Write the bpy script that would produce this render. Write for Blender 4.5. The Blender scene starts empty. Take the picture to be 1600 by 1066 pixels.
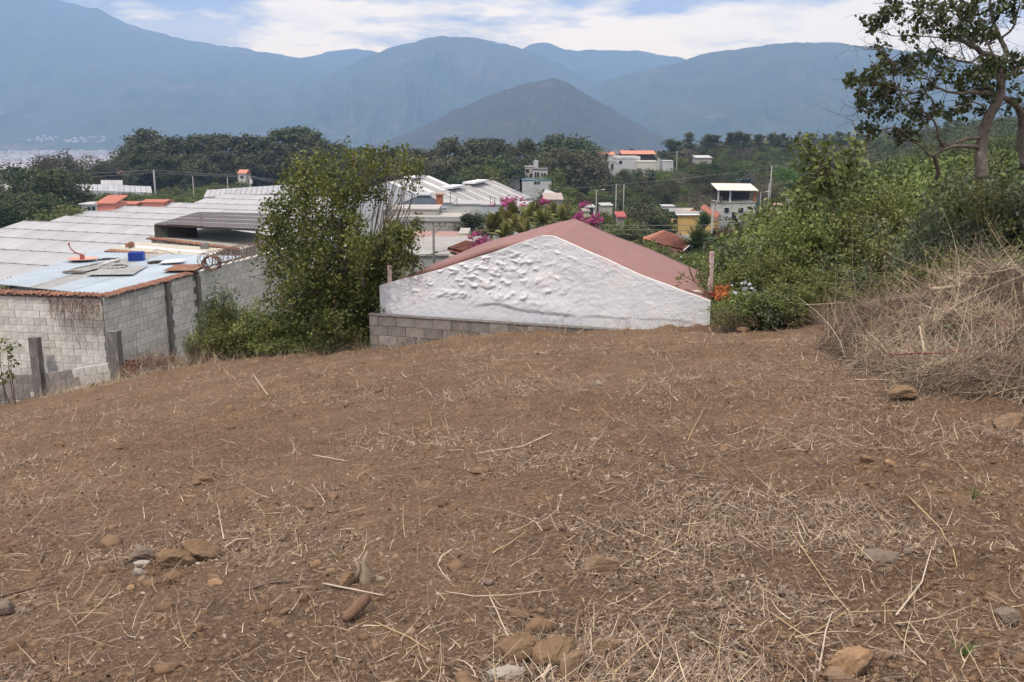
import bpy, math, random
import numpy as np
from mathutils import Vector

SC = bpy.context.scene
COL = SC.collection
# ------------------------------------------------------------------ camera, sky, sun, exposure
F = 1500.0; PITCH = math.radians(12.5)
cd = bpy.data.cameras.new('camera'); cam = bpy.data.objects.new('camera', cd); COL.objects.link(cam)
cd.sensor_width = 36.0; cd.lens = 36.0 * F / 1600.0; cd.clip_start = 0.05; cd.clip_end = 40000
cam.location = (0, 0, 0); cam.rotation_euler = (math.radians(90) - PITCH, 0, 0)
SC.camera = cam

SUN_EL = 62.0; SUN_AZ = 215.0        # azimuth clockwise from +y (the view direction)
SUN_STRENGTH = 4.6; SKY_STRENGTH = 0.10; EXPOSURE = -0.08
HAZE_DENSITY = 2.0e-4; HAZE_COLOR = (0.37, 0.60, 1.0, 1)

def NN(nt, typ, **kw):
    n = nt.nodes.new(typ)
    for k, v in kw.items():
        if k.startswith('_'):
            setattr(n, k[1:], v)
        else:
            n.inputs[k].default_value = v
    return n

w = bpy.data.worlds.new("World"); SC.world = w; w.use_nodes = True
nt = w.node_tree; nt.nodes.clear()
sky = NN(nt, 'ShaderNodeTexSky', _sky_type='NISHITA', _sun_disc=False)
sky.sun_elevation = math.radians(SUN_EL); sky.sun_rotation = math.radians(SUN_AZ)
sky.altitude = 1500; sky.air_density = 1.0; sky.dust_density = 1.5; sky.ozone_density = 1.0
tc = NN(nt, 'ShaderNodeTexCoord')
mp = NN(nt, 'ShaderNodeMapping'); mp.inputs['Scale'].default_value = (2.6, 2.6, 11.0)
mp.inputs['Location'].default_value = (0.35, 0.2, 0.1)
n1 = NN(nt, 'ShaderNodeTexNoise', Scale=2.6, Detail=7.0, Roughness=0.6)
n2 = NN(nt, 'ShaderNodeTexNoise', Scale=2.1, Detail=8.0, Roughness=0.6)
nt.links.new(tc.outputs['Generated'], mp.inputs['Vector'])
nt.links.new(mp.outputs[0], n1.inputs['Vector']); nt.links.new(mp.outputs[0], n2.inputs['Vector'])
sep = NN(nt, 'ShaderNodeSeparateXYZ'); nt.links.new(tc.outputs['Generated'], sep.inputs[0])
# cloud brightness: cream near the horizon, grey blue undersides higher up
mr = NN(nt, 'ShaderNodeMapRange', **{'From Min': 0.095, 'From Max': 0.135, 'To Min': 0.0, 'To Max': 0.8})
mr2 = NN(nt, 'ShaderNodeMath', _operation='ADD')
mr3 = NN(nt, 'ShaderNodeMapRange', **{'From Min': 0.42, 'From Max': 0.60, 'To Min': -0.6, 'To Max': 0.7})
nt.links.new(sep.outputs['Z'], mr.inputs['Value']); nt.links.new(n2.outputs['Fac'], mr3.inputs['Value'])
nt.links.new(mr.outputs[0], mr2.inputs[0]); nt.links.new(mr3.outputs[0], mr2.inputs[1])
mr2.use_clamp = True
cmix = NN(nt, 'ShaderNodeMix', _data_type='RGBA')
cmix.inputs[6].default_value = (48.0, 35.0, 19.5, 1)     # sunlit cream cloud
cmix.inputs[7].default_value = (11.0, 10.5, 12.5, 1)       # shaded blue grey cloud
nt.links.new(mr2.outputs[0], cmix.inputs[0])
cov = NN(nt, 'ShaderNodeMapRange', **{'From Min': 0.34, 'From Max': 0.48, 'To Min': 0.7, 'To Max': 1.0})
nt.links.new(n1.outputs['Fac'], cov.inputs['Value'])
smix = NN(nt, 'ShaderNodeMix', _data_type='RGBA')
nt.links.new(cov.outputs[0], smix.inputs[0]); nt.links.new(sky.outputs[0], smix.inputs[6]); nt.links.new(cmix.outputs[2], smix.inputs[7])
bg = NN(nt, 'ShaderNodeBackground', Strength=SKY_STRENGTH)
nt.links.new(smix.outputs[2], bg.inputs[0])
wo = NN(nt, 'ShaderNodeOutputWorld'); nt.links.new(bg.outputs[0], wo.inputs[0])

sl = bpy.data.lights.new('sun', 'SUN'); so = bpy.data.objects.new('sun', sl); COL.objects.link(so)
sl.energy = SUN_STRENGTH; sl.angle = math.radians(3.5); sl.color = (1.0, 0.93, 0.82)
az = math.radians(SUN_AZ); el = math.radians(SUN_EL)
sd = Vector((math.sin(az) * math.cos(el), math.cos(az) * math.cos(el), math.sin(el)))
so.rotation_euler = sd.to_track_quat('Z', 'Y').to_euler(); so.location = (-20, -30, 60)

SC.view_settings.view_transform = 'Standard'; SC.view_settings.look = 'None'
SC.view_settings.exposure = EXPOSURE; SC.view_settings.gamma = 1.0; SC.view_settings.use_curve_mapping = False
cy = SC.cycles
cy.max_bounces = 5; cy.diffuse_bounces = 3; cy.glossy_bounces = 2; cy.transmission_bounces = 3; cy.volume_bounces = 1
cy.transparent_max_bounces = 4; cy.use_denoising = True
try:
    cy.denoiser = 'OPENIMAGEDENOISE'
except Exception:
    pass
cy.caustics_reflective = False; cy.caustics_refractive = False; cy.sample_clamp_indirect = 4.0

# ------------------------------------------------------------------ helpers
def P(px, py, Y):
    """point of the place seen at a photo pixel, Y metres in front of the camera"""
    dx = (px - 800) / F; dy = (533 - py) / F
    d = (dx, math.cos(PITCH) + dy * math.sin(PITCH), -math.sin(PITCH) + dy * math.cos(PITCH))
    k = Y / d[1]
    return Vector((d[0] * k, Y, d[2] * k))

def S(t):
    t = np.clip(t, 0, 1); return t * t * (3 - 2 * t)

def hash3(ix, iy, iz):
    h = (ix.astype(np.int64) * 374761393 + iy.astype(np.int64) * 668265263 + np.int64(iz) * 2147483647 * 1 + 1442695041) & 0xffffffff
    h = ((h ^ (h >> 13)) * 1274126177) & 0xffffffff
    h = ((h ^ (h >> 16)) * 2246822519) & 0xffffffff
    return ((h ^ (h >> 15)) & 0xffffff).astype(np.float64) / 0xffffff

def vnoise(x, y, seed=0):
    x = np.asarray(x, float); y = np.asarray(y, float)
    x0 = np.floor(x); y0 = np.floor(y); fx = x - x0; fy = y - y0
    fx = fx * fx * fx * (fx * (fx * 6 - 15) + 10); fy = fy * fy * fy * (fy * (fy * 6 - 15) + 10)
    a = hash3(x0, y0, seed); b = hash3(x0 + 1, y0, seed); c = hash3(x0, y0 + 1, seed); d = hash3(x0 + 1, y0 + 1, seed)
    return (a + (b - a) * fx) * (1 - fy) + (c + (d - c) * fx) * fy

def fbm(x, y, oct=4, seed=0, gain=0.5):
    s = 0; a = 1.0; t = 0
    for i in range(oct):
        co, si = math.cos(0.6 * i + seed), math.sin(0.6 * i + seed)
        s = s + a * vnoise((x * co - y * si) * 2 ** i, (x * si + y * co) * 2 ** i, seed * 17 + i); t += a; a *= gain
    return s / t * 2 - 1

def yedge(x):
    return np.interp(x, [-30, -14, -3.2, 4.5, 6.0, 20], [27.5, 26.2, 19.5, 17.8, 16.8, 15.5])

VY = [0, 25, 45, 90, 180, 400, 700, 1200, 2000, 3000, 12000]
VZ = [-8, -9, -11.8, -16.8, -20, -27, -45, -68, -85, -88, -95]
def H(x, y, fine=False):
    x = np.asarray(x, float); y = np.asarray(y, float)
    xl = np.clip(x, -22, 0); xr = np.clip(x, 0, 60); yy = np.clip(y, -6, 60)
    p = -1.45 - 0.136 * yy + 0.10 * xl - 0.006 * xl ** 2 + 0.05 * xr + 0.10 * np.clip(xr - 6, 0, 40)
    v = np.interp(y, VY, VZ)
    v = v + 17 * S((x + 30) / 190) * S((y - 130) / 270) * (1 - S((y - 600) / 600))
    v = v + 13 * S((x - 0.36 * y) / 45) * S((y - 10) / 60) * (1 - S((y - 220) / 500))
    v = v + fbm(x / 60, y / 60, 3, 5) * 1.2 * S((y - 60) / 100)
    v = v + fbm(x / 900, y / 900, 3, 6) * 18 * S((y - 1500) / 2500)
    d = y - yedge(x)
    wgt = S((d - 0.3) / 24)
    z = p + (v - p) * wgt
    z = z - 1.3 * S((d - 0.5) / 1.6) * S((5 - x) / 1.5) * S((x + 3.4) / 1.0) * (1 - wgt)
    if fine:
        near = 1 - S((y - 26) / 10)
        m = S((fbm(x / 2.3, y / 2.3, 2, 30) + 0.25) / 0.6)          # rough patches against smooth ones
        hump = fbm(x / 2.6, y / 1.7, 3, 11) * 0.085 - 0.05 * np.maximum(fbm(x / 0.9, y / 0.6, 2, 24) - 0.15, 0)
        mid = fbm(x / 0.55, y / 0.45, 3, 12) * 0.050 * (0.45 + 0.8 * m)
        rid = (1 - np.abs(fbm(x / 0.38 + 3, y / 0.30, 3, 19))) ** 3
        cl = np.maximum(fbm(x / 0.13, y / 0.13, 4, 13), 0.02) ** 1.1 * 0.062 * (0.30 + m)
        fn = fbm(x / 0.035, y / 0.035, 2, 14) * 0.008
        ll = (x * 0.55 + y * 0.83); tt = (x * 0.83 - y * 0.55)
        dr = np.sin(ll / 0.16 * 1.0 + 2.2 * fbm(x / 1.2, y / 1.2, 2, 21)) * 0.010 * S((fbm(tt / 1.5, ll / 4, 2, 22)) / 0.4)
        edge = 0.12 * np.exp(-((y - yedge(x) + 0.7) / 0.5) ** 2) * fbm(x / 0.5, y / 0.5, 3, 23) * (np.abs(x) < 9)
        z = z + near * (hump + mid + cl + fn + dr + rid * 0.038 * m + edge)
    return z

def Hf(x, y):
    return float(H(np.array([x]), np.array([y]), True)[0])
def Hc(x, y):
    return float(H(np.array([x]), np.array([y]))[0])

def G(px, py):
    """where the ray through a photo pixel meets the plot"""
    a = P(px, py, 1.0); t = 1.5
    for i in range(60):
        f = a.z * t - Hf(a.x * t, t)
        if f < 0.002: break
        t += max(f * 1.4, 0.004)
    return Vector((a.x * t, t, Hf(a.x * t, t)))

def tag(o, label, cat, group=None, kind=None):
    o['label'] = label; o['category'] = cat
    if group: o['group'] = group
    if kind: o['kind'] = kind
    return o

def empty(name, loc, rz=0, parent=None):
    o = bpy.data.objects.new(name, None); COL.objects.link(o); o.location = loc; o.rotation_euler = (0, 0, rz)
    o.empty_display_size = 0.2
    if parent: o.parent = parent
    return o

def make_mesh(name, V, Fc, mat=None, smooth=False, attr=None):
    me = bpy.data.meshes.new(name)
    V = np.asarray(V, dtype=np.float32)
    if isinstance(Fc, np.ndarray):
        n, k = Fc.shape
        me.vertices.add(len(V)); me.vertices.foreach_set('co', V.ravel())
        me.loops.add(n * k); me.loops.foreach_set('vertex_index', Fc.astype(np.int32).ravel())
        me.polygons.add(n); me.polygons.foreach_set('loop_start', np.arange(0, n * k, k, dtype=np.int32))
        me.update(calc_edges=True)
    else:
        me.from_pydata([tuple(map(float, v)) for v in V], [], Fc); me.update()
    if smooth:
        me.polygons.foreach_set('use_smooth', np.ones(len(me.polygons), dtype=bool))
    if attr is not None:
        a = me.attributes.new('v', 'FLOAT', 'POINT'); a.data.foreach_set('value', np.asarray(attr, dtype=np.float32))
    if mat: me.materials.append(mat)
    return me

def obj(name, me, parent=None, loc=None, rz=0, scale=None):
    o = bpy.data.objects.new(name, me); COL.objects.link(o)
    if parent: o.parent = parent
    if loc is not None: o.location = loc
    if rz: o.rotation_euler = (0, 0, rz)
    if scale is not None: o.scale = scale
    return o

class MB:
    def __init__(s): s.v = []; s.f = []
    def add(s, vs, fs):
        n = len(s.v); s.v += [tuple(v) for v in vs]; s.f += [tuple(i + n for i in f) for f in fs]; return s
    def box(s, c, d, rz=0.0, top=1.0):
        x, y, z = d[0] / 2, d[1] / 2, d[2] / 2; vs = []
        co, si = math.cos(rz), math.sin(rz)
        for k, (a, b, e) in enumerate([(-1, -1, -1), (1, -1, -1), (1, 1, -1), (-1, 1, -1), (-1, -1, 1), (1, -1, 1), (1, 1, 1), (-1, 1, 1)]):
            t = top if e > 0 else 1
            X, Y = a * x * t, b * y * t
            vs.append((c[0] + X * co - Y * si, c[1] + X * si + Y * co, c[2] + e * z))
        return s.add(vs, [(3, 2, 1, 0), (4, 5, 6, 7), (0, 1, 5, 4), (1, 2, 6, 5), (2, 3, 7, 6), (3, 0, 4, 7)])
    def slab(s, q, t):
        """q: four points of the top, thickness t below"""
        q = [Vector(p) for p in q]; b = [p - Vector((0, 0, t)) for p in q]
        return s.add(q + b, [(0, 1, 2, 3), (7, 6, 5, 4), (0, 4, 5, 1), (1, 5, 6, 2), (2, 6, 7, 3), (3, 7, 4, 0)])
    def tube(s, pts, rad, n=6, cap=True):
        pts = [Vector(p) for p in pts]
        if not hasattr(rad, '__len__'): rad = [rad] * len(pts)
        base = len(s.v); prev = None
        for i, p in enumerate(pts):
            d = (pts[min(i + 1, len(pts) - 1)] - pts[max(i - 1, 0)])
            if d.length < 1e-6: d = Vector((0, 0, 1))
            d.normalize()
            a = prev if prev is not None else (Vector((1, 0, 0)) if abs(d.x) < 0.8 else Vector((0, 1, 0)))
            a = (a - d * a.dot(d)).normalized(); prev = a; b = d.cross(a)
            for k in range(n):
                th = 2 * math.pi * k / n
                s.v.append(tuple(p + (a * math.cos(th) + b * math.sin(th)) * rad[i]))
        for i in range(len(pts) - 1):
            for k in range(n):
                s.f.append((base + i * n + k, base + i * n + (k + 1) % n, base + (i + 1) * n + (k + 1) % n, base + (i + 1) * n + k))
        if cap:
            s.f.append(tuple(base + k for k in range(n))[::-1]); s.f.append(tuple(base + (len(pts) - 1) * n + k for k in range(n)))
        return s
    def build(s, name, mat, parent=None, smooth=False, loc=None, rz=0):
        return obj(name, make_mesh(name, s.v, s.f, mat, smooth), parent, loc, rz)

# ------------------------------------------------------------------ materials
MATS = {}
def mat(name, c1, c2=None, scale=6.0, rough=0.85, bump=0.0, bscale=None, c3=None, s3=0.8, a3=(0.5, 0.7), metal=0.0, detail=6.0, rand=0.0, stretch=None, spec=0.3, coord='Object', translucent=0.0):
    if name in MATS: return MATS[name]
    m = bpy.data.materials.new(name); MATS[name] = m; m.use_nodes = True; t = m.node_tree; t.nodes.clear()
    out = NN(t, 'ShaderNodeOutputMaterial'); bs = NN(t, 'ShaderNodeBsdfPrincipled', Roughness=rough, Metallic=metal)
    bs.inputs['Specular IOR Level'].default_value = spec
    t.links.new(bs.outputs[0], out.inputs[0])
    tcn = NN(t, 'ShaderNodeTexCoord'); src = tcn.outputs[coord]
    if stretch:
        mpn = NN(t, 'ShaderNodeMapping'); mpn.inputs['Scale'].default_value = stretch
        t.links.new(src, mpn.inputs[0]); src = mpn.outputs[0]
    no = NN(t, 'ShaderNodeTexNoise', Scale=scale, Detail=detail, Roughness=0.62); t.links.new(src, no.inputs['Vector'])
    r = NN(t, 'ShaderNodeMapRange', **{'From Min': 0.32, 'From Max': 0.68}); t.links.new(no.outputs['Fac'], r.inputs['Value'])
    mx = NN(t, 'ShaderNodeMix', _data_type='RGBA'); t.links.new(r.outputs[0], mx.inputs[0])
    mx.inputs[6].default_value = (*c1, 1); mx.inputs[7].default_value = (*(c2 or [c * 0.75 for c in c1]), 1)
    last = mx.outputs[2]
    if c3:
        n3 = NN(t, 'ShaderNodeTexNoise', Scale=s3, Detail=8.0, Roughness=0.7); t.links.new(src, n3.inputs['Vector'])
        r3 = NN(t, 'ShaderNodeMapRange', **{'From Min': a3[0], 'From Max': a3[1]}); t.links.new(n3.outputs['Fac'], r3.inputs['Value'])
        m3 = NN(t, 'ShaderNodeMix', _data_type='RGBA'); t.links.new(r3.outputs[0], m3.inputs[0])
        t.links.new(last, m3.inputs[6]); m3.inputs[7].default_value = (*c3, 1); last = m3.outputs[2]
    if rand:
        oi = NN(t, 'ShaderNodeObjectInfo'); rr = NN(t, 'ShaderNodeMapRange', **{'To Min': 1 - rand, 'To Max': 1 + rand})
        t.links.new(oi.outputs['Random'], rr.inputs['Value'])
        hs = NN(t, 'ShaderNodeHueSaturation'); t.links.new(rr.outputs[0], hs.inputs['Value']); t.links.new(last, hs.inputs['Color']); last = hs.outputs[0]
    t.links.new(last, bs.inputs['Base Color'])
    if bump:
        nb = NN(t, 'ShaderNodeTexNoise', Scale=bscale or scale * 3, Detail=6.0, Roughness=0.65); t.links.new(src, nb.inputs['Vector'])
        bn = NN(t, 'ShaderNodeBump', Strength=1.0, Distance=bump); t.links.new(nb.outputs['Fac'], bn.inputs['Height']); t.links.new(bn.outputs[0], bs.inputs['Normal'])
    return m

def leafmat(name, dark, mid, light, nscale=0.9, rand=0.22, trans=0.28, huevar=0.02):
    """leaf colours by leaf (attribute v), by clump (noise) and by plant (object random)"""
    if name in MATS: return MATS[name]
    m = bpy.data.materials.new(name); MATS[name] = m; m.use_nodes = True; t = m.node_tree; t.nodes.clear()
    out = NN(t, 'ShaderNodeOutputMaterial')
    at = NN(t, 'ShaderNodeAttribute', _attribute_name='v'); tcn = NN(t, 'ShaderNodeTexCoord')
    no = NN(t, 'ShaderNodeTexNoise', Scale=nscale, Detail=2.0); t.links.new(tcn.outputs['Object'], no.inputs['Vector'])
    ad = NN(t, 'ShaderNodeMath', _operation='MULTIPLY_ADD'); ad.inputs[1].default_value = 0.5
    sc = NN(t, 'ShaderNodeMapRange', **{'From Min': 0.3, 'From Max': 0.7, 'To Min': 0.0, 'To Max': 0.5}); t.links.new(no.outputs['Fac'], sc.inputs['Value'])
    t.links.new(at.outputs['Fac'], ad.inputs[0]); t.links.new(sc.outputs[0], ad.inputs[2])
    cr = NN(t, 'ShaderNodeValToRGB'); e = cr.color_ramp.elements
    e[0].position = 0.1; e[0].color = (*dark, 1); e[1].position = 0.92; e[1].color = (*light, 1)
    x = e.new(0.5); x.color = (*mid, 1)
    t.links.new(ad.outputs[0], cr.inputs[0])
    oi = NN(t, 'ShaderNodeObjectInfo'); rr = NN(t, 'ShaderNodeMapRange', **{'To Min': 1 - rand, 'To Max': 1 + rand}); t.links.new(oi.outputs['Random'], rr.inputs['Value'])
    rh = NN(t, 'ShaderNodeMapRange', **{'To Min': 0.5 - huevar, 'To Max': 0.5 + huevar}); t.links.new(oi.outputs['Random'], rh.inputs['Value'])
    hs = NN(t, 'ShaderNodeHueSaturation'); t.links.new(rr.outputs[0], hs.inputs['Value']); t.links.new(rh.outputs[0], hs.inputs['Hue']); t.links.new(cr.outputs[0], hs.inputs['Color'])
    df = NN(t, 'ShaderNodeBsdfPrincipled', Roughness=0.5); df.inputs['Specular IOR Level'].default_value = 0.35
    tr = NN(t, 'ShaderNodeBsdfTranslucent')
    ms = NN(t, 'ShaderNodeMixShader'); ms.inputs[0].default_value = trans
    t.links.new(hs.outputs[0], df.inputs[0]); t.links.new(hs.outputs[0], tr.inputs[0])
    t.links.new(df.outputs[0], ms.inputs[1]); t.links.new(tr.outputs[0], ms.inputs[2]); t.links.new(ms.outputs[0], out.inputs[0])
    return m

def attrmat(name, stops, rough=0.8, rand=0.0):
    if name in MATS: return MATS[name]
    m = bpy.data.materials.new(name); MATS[name] = m; m.use_nodes = True; t = m.node_tree
    bs = t.nodes['Principled BSDF']; bs.inputs['Roughness'].default_value = rough; bs.inputs['Specular IOR Level'].default_value = 0.25
    at = NN(t, 'ShaderNodeAttribute', _attribute_name='v'); cr = NN(t, 'ShaderNodeValToRGB'); e = cr.color_ramp.elements
    e[0].position = stops[0][0]; e[0].color = (*stops[0][1], 1); e[1].position = stops[-1][0]; e[1].color = (*stops[-1][1], 1)
    for p, c in stops[1:-1]:
        x = e.new(p); x.color = (*c, 1)
    t.links.new(at.outputs['Fac'], cr.inputs[0]); t.links.new(cr.outputs[0], bs.inputs['Base Color'])
    return m

# ------------------------------------------------------------------ the ground: one sheet from the plot to the mountains
def dirt_material():
    m = bpy.data.materials.new('ground_soil'); m.use_nodes = True; t = m.node_tree; t.nodes.clear()
    out = NN(t, 'ShaderNodeOutputMaterial'); bs = NN(t, 'ShaderNodeBsdfPrincipled', Roughness=0.95); bs.inputs['Specular IOR Level'].default_value = 0.12
    t.links.new(bs.outputs[0], out.inputs[0])
    tcn = NN(t, 'ShaderNodeTexCoord'); src = tcn.outputs['Object']
    def noise(s, d=6.0, r=0.6):
        n = NN(t, 'ShaderNodeTexNoise', Scale=s, Detail=d, Roughness=r); t.links.new(src, n.inputs['Vector']); return n.outputs['Fac']
    def rng(v, a, b, c=0.0, d=1.0):
        r = NN(t, 'ShaderNodeMapRange', **{'From Min': a, 'From Max': b, 'To Min': c, 'To Max': d}); t.links.new(v, r.inputs['Value']); return r.outputs[0]
    def mix(f, a, b):
        x = NN(t, 'ShaderNodeMix', _data_type='RGBA'); t.links.new(f, x.inputs[0])
        for i, c in ((6, a), (7, b)):
            if isinstance(c, tuple): x.inputs[i].default_value = (*c, 1)
            else: t.links.new(c, x.inputs[i])
        return x.outputs[2]
    def mul(a, b):
        x = NN(t, 'ShaderNodeMath', _operation='MULTIPLY'); t.links.new(a, x.inputs[0]); t.links.new(b, x.inputs[1]); return x.outputs[0]
    soil = mix(rng(noise(0.55, 5), 0.36, 0.62), (0.138, 0.087, 0.053), (0.212, 0.138, 0.084))
    soil = mix(rng(noise(3.2, 7, 0.7), 0.35, 0.7), soil, (0.085, 0.056, 0.040))
    soil = mix(rng(noise(38, 4, 0.7), 0.5, 0.72), soil, (0.36, 0.25, 0.155))
    grit = mix(rng(noise(120, 3, 0.7), 0.55, 0.7), soil, (0.085, 0.055, 0.040))
    # chaff ground into the soil, in patches
    patch = rng(noise(0.8, 6, 0.65), 0.38, 0.60)
    vo = NN(t, 'ShaderNodeTexVoronoi', Scale=55.0, _feature='F1'); vo.inputs['Randomness'].default_value = 1
    mpn = NN(t, 'ShaderNodeMapping'); mpn.inputs['Scale'].default_value = (1, 2.6, 1); mpn.inputs['Rotation'].default_value = (0, 0, 0.5)
    t.links.new(src, mpn.inputs[0]); t.links.new(mpn.outputs[0], vo.inputs['Vector'])
    chaff = mul(rng(vo.outputs['Distance'], 0.30, 0.20), patch)
    tcol = mix(rng(noise(22, 3), 0.4, 0.6), (0.34, 0.26, 0.185), (0.19, 0.15, 0.12))
    plot = mix(chaff, grit, tcol)
    # beyond the plot: grass, scrub and fields
    veg = mix(rng(noise(0.05, 8, 0.65), 0.4, 0.6), (0.036, 0.055, 0.020), (0.085, 0.078, 0.038))
    veg = mix(rng(noise(0.9, 6, 0.7), 0.4, 0.7), veg, (0.035, 0.05, 0.018))
    far = mix(rng(noise(0.004, 6, 0.6), 0.45, 0.6), (0.030, 0.048, 0.024), (0.085, 0.085, 0.045))
    sx = NN(t, 'ShaderNodeSeparateXYZ'); t.links.new(src, sx.inputs[0])
    f1 = NN(t, 'ShaderNodeAttribute', _attribute_name='v')
    c = mix(f1.outputs['Fac'], plot, veg)
    c = mix(rng(sx.outputs['Y'], 500, 1400), c, far)
    t.links.new(c, bs.inputs['Base Color'])
    b1 = NN(t, 'ShaderNodeBump', Strength=1.0, Distance=0.02); t.links.new(noise(45, 8, 0.75), b1.inputs['Height'])
    b2 = NN(t, 'ShaderNodeBump', Strength=0.7, Distance=0.02); t.links.new(noise(12, 6, 0.7), b2.inputs['Height']); t.links.new(b1.outputs[0], b2.inputs['Normal'])
    t.links.new(b2.outputs[0], bs.inputs['Normal'])
    return m

def build_ground():
    dense = np.radians(np.linspace(-37, 37, 640))
    l = np.radians(np.linspace(-180, -37, 40))[:-1]; r = np.radians(np.linspace(37, 180, 40))[1:-1]
    ang = np.concatenate([l, dense, r]); na = len(ang)
    rad = np.concatenate([np.geomspace(1.6, 27, 640), np.geomspace(27, 400, 90)[1:], np.geomspace(400, 9300, 70)[1:]])
    A, R = np.meshgrid(ang, rad); X = R * np.sin(A); Y = R * np.cos(A)
    Z = H(X, Y, True)
    nr = len(rad)
    V = np.stack([X, Y, Z], -1).reshape(-1, 3)
    i = np.arange(nr - 1)[:, None] * na; j = np.arange(na)[None, :]; j2 = (j + 1) % na
    Fc = np.stack([i + j, i + j2, i + na + j2, i + na + j], -1).reshape(-1, 4)[:, ::-1]
    # fill of the small hole under the camera
    V = np.vstack([V, [[0, 0, float(H(np.array([0.0]), np.array([0.0]))[0])]]]); c = len(V) - 1
    jj = np.arange(na); fan = np.stack([jj, np.full(na, c), (jj + 1) % na, (jj + 1) % na], -1)
    d = (Y - yedge(X)).reshape(-1)
    off = fbm(X.reshape(-1) / 0.8, Y.reshape(-1) / 0.8, 3, 44)
    v = S((d + 0.2 + off * 0.8) / 1.2); v = np.append(v, 0)
    v = np.maximum(v, 0.0)
    me = make_mesh('ground', V, Fc, dirt_material(), True, v)
    o = obj('ground', me); tag(o, 'bare brown soil plot sloping down to the valley floor', 'ground', kind='structure')
    me2 = make_mesh('ground', V[np.concatenate([jj, [c]])], [(k, len(jj), (k + 1) % na) for k in range(na)], me.materials[0], True, np.zeros(na + 1))
    o2 = obj('ground', me2, o)
build_ground()

# ------------------------------------------------------------------ mountains
def mountain(name, label, prof, D, depth, m, seed, spur=0.28, nx=420, ny=90, zb=-120):
    prof = sorted(prof); px = np.array([p[0] for p in prof], float); py = np.array([p[1] for p in prof], float)
    xs = np.array([P(a, b, D).x for a, b in prof]); zs = np.array([P(a, b, D).z for a, b in prof])
    xx = np.linspace(xs[0], xs[-1], nx); u = np.linspace(-1, 0.35, ny)
    X, U = np.meshgrid(xx, u)
    ridge = np.interp(xx, xs, zs)
    span = depth
    ridge = ridge + fbm(xx / (D * 0.02), xx * 0 + 1.5, 5, seed, 0.62) * D * 0.0026
    Rz = ridge[None, :] - zb
    prof_u = np.where(U < 0, np.clip(1 + U, 0, 1) ** 1.25, np.clip(1 - U / 0.6, 0, 1))
    wx = fbm(X / (D * 0.08), U * 2.0 + 3, 3, seed + 5) * D * 0.035
    sp = 1 - np.abs(fbm((X + wx) / (D * 0.06) + U * 1.1, U * 1.6 + X / D * 2, 5, seed + 3))
    sp2 = 1 - np.abs(fbm((X + wx) / (D * 0.02) - U * 2, U * 5, 4, seed + 9))
    k = np.sin(np.clip(-U, 0, 1) * math.pi) ** 0.8
    Z = zb + Rz * np.clip(prof_u + (sp - 0.75) * spur * k + (sp2 - 0.75) * spur * 0.35 * k, 0, None)
    Z = np.minimum(Z, zb + Rz)
    Yw = D + U * span
    Xw = X * (Yw / D) * 1.0 + (1 - Yw / D) * X * 0.5
    V = np.stack([Xw, Yw, Z], -1).reshape(-1, 3)
    i = np.arange(ny - 1)[:, None] * nx; j = np.arange(nx - 1)[None, :]
    Fc = np.stack([i + j, i + j + 1, i + nx + j + 1, i + nx + j], -1).reshape(-1, 4)
    o = obj(name, make_mesh(name, V, Fc, m, True)); tag(o, label, 'mountain', kind='structure')

mforest = mat('mountain_forest', (0.036, 0.056, 0.030), (0.075, 0.085, 0.045), scale=0.0035, bump=40, bscale=0.008, c3=(0.17, 0.125, 0.09), s3=0.0022, a3=(0.58, 0.66), detail=9)
mcone = mat('cone_scrub', (0.030, 0.034, 0.024), (0.052, 0.048, 0.036), scale=0.006, bump=8, bscale=0.03, c3=(0.13, 0.095, 0.075), s3=0.0035, a3=(0.58, 0.66), detail=9)
mountain('mountain', 'great blue volcano flank filling the upper left', [(-1000, -150), (-700, -215), (-500, -225), (-380, -205), (-200, -140), (0, -45), (90, 0), (150, 13), (200, 38), (250, 52), (300, 63), (350, 70), (400, 80), (470, 89), (560, 112), (680, 150), (900, 205)], 7600, 4200, mforest, 3, 0.25)
mountain('mountain', 'small far hump between the volcano and the main ridge', [(380, 150), (440, 100), (490, 87), (530, 77), (555, 74), (580, 79), (620, 92), (680, 130)], 8600, 1500, mforest, 7, 0.15)
mountain('mountain', 'long wooded main ridge in the middle of the skyline', [(330, 215), (400, 190), (450, 150), (520, 112), (580, 85), (630, 68), (690, 56), (740, 58), (800, 71), (830, 80), (870, 97), (940, 132), (1010, 170), (1100, 205)], 6200, 2300, mforest, 11, 0.40)
mountain('mountain', 'far rounded ridge showing right of the main ridge', [(700, 140), (800, 84), (830, 70), (850, 67), (885, 78), (930, 77), (1000, 80), (1050, 88), (1120, 105), (1250, 150)], 7900, 1900, mforest, 15, 0.45)
mountain('mountain', 'broad ridge on the right running behind the big tree', [(860, 205), (900, 150), (940, 127), (1000, 111), (1060, 96), (1110, 83), (1190, 70), (1230, 65), (1300, 68), (1370, 72), (1450, 82), (1520, 98), (1600, 112), (1750, 135), (2100, 150), (2500, 170)], 5200, 2000, mforest, 19, 0.42)
mountain('hill', 'dark bare cone shaped hill standing alone in the valley', [(560, 232), (600, 222), (650, 204), (700, 177), (760, 150), (810, 133), (845, 124), (866, 122), (890, 130), (930, 155), (980, 185), (1020, 208), (1070, 232)], 3000, 850, mcone, 23, 0.22, zb=-100)

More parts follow.
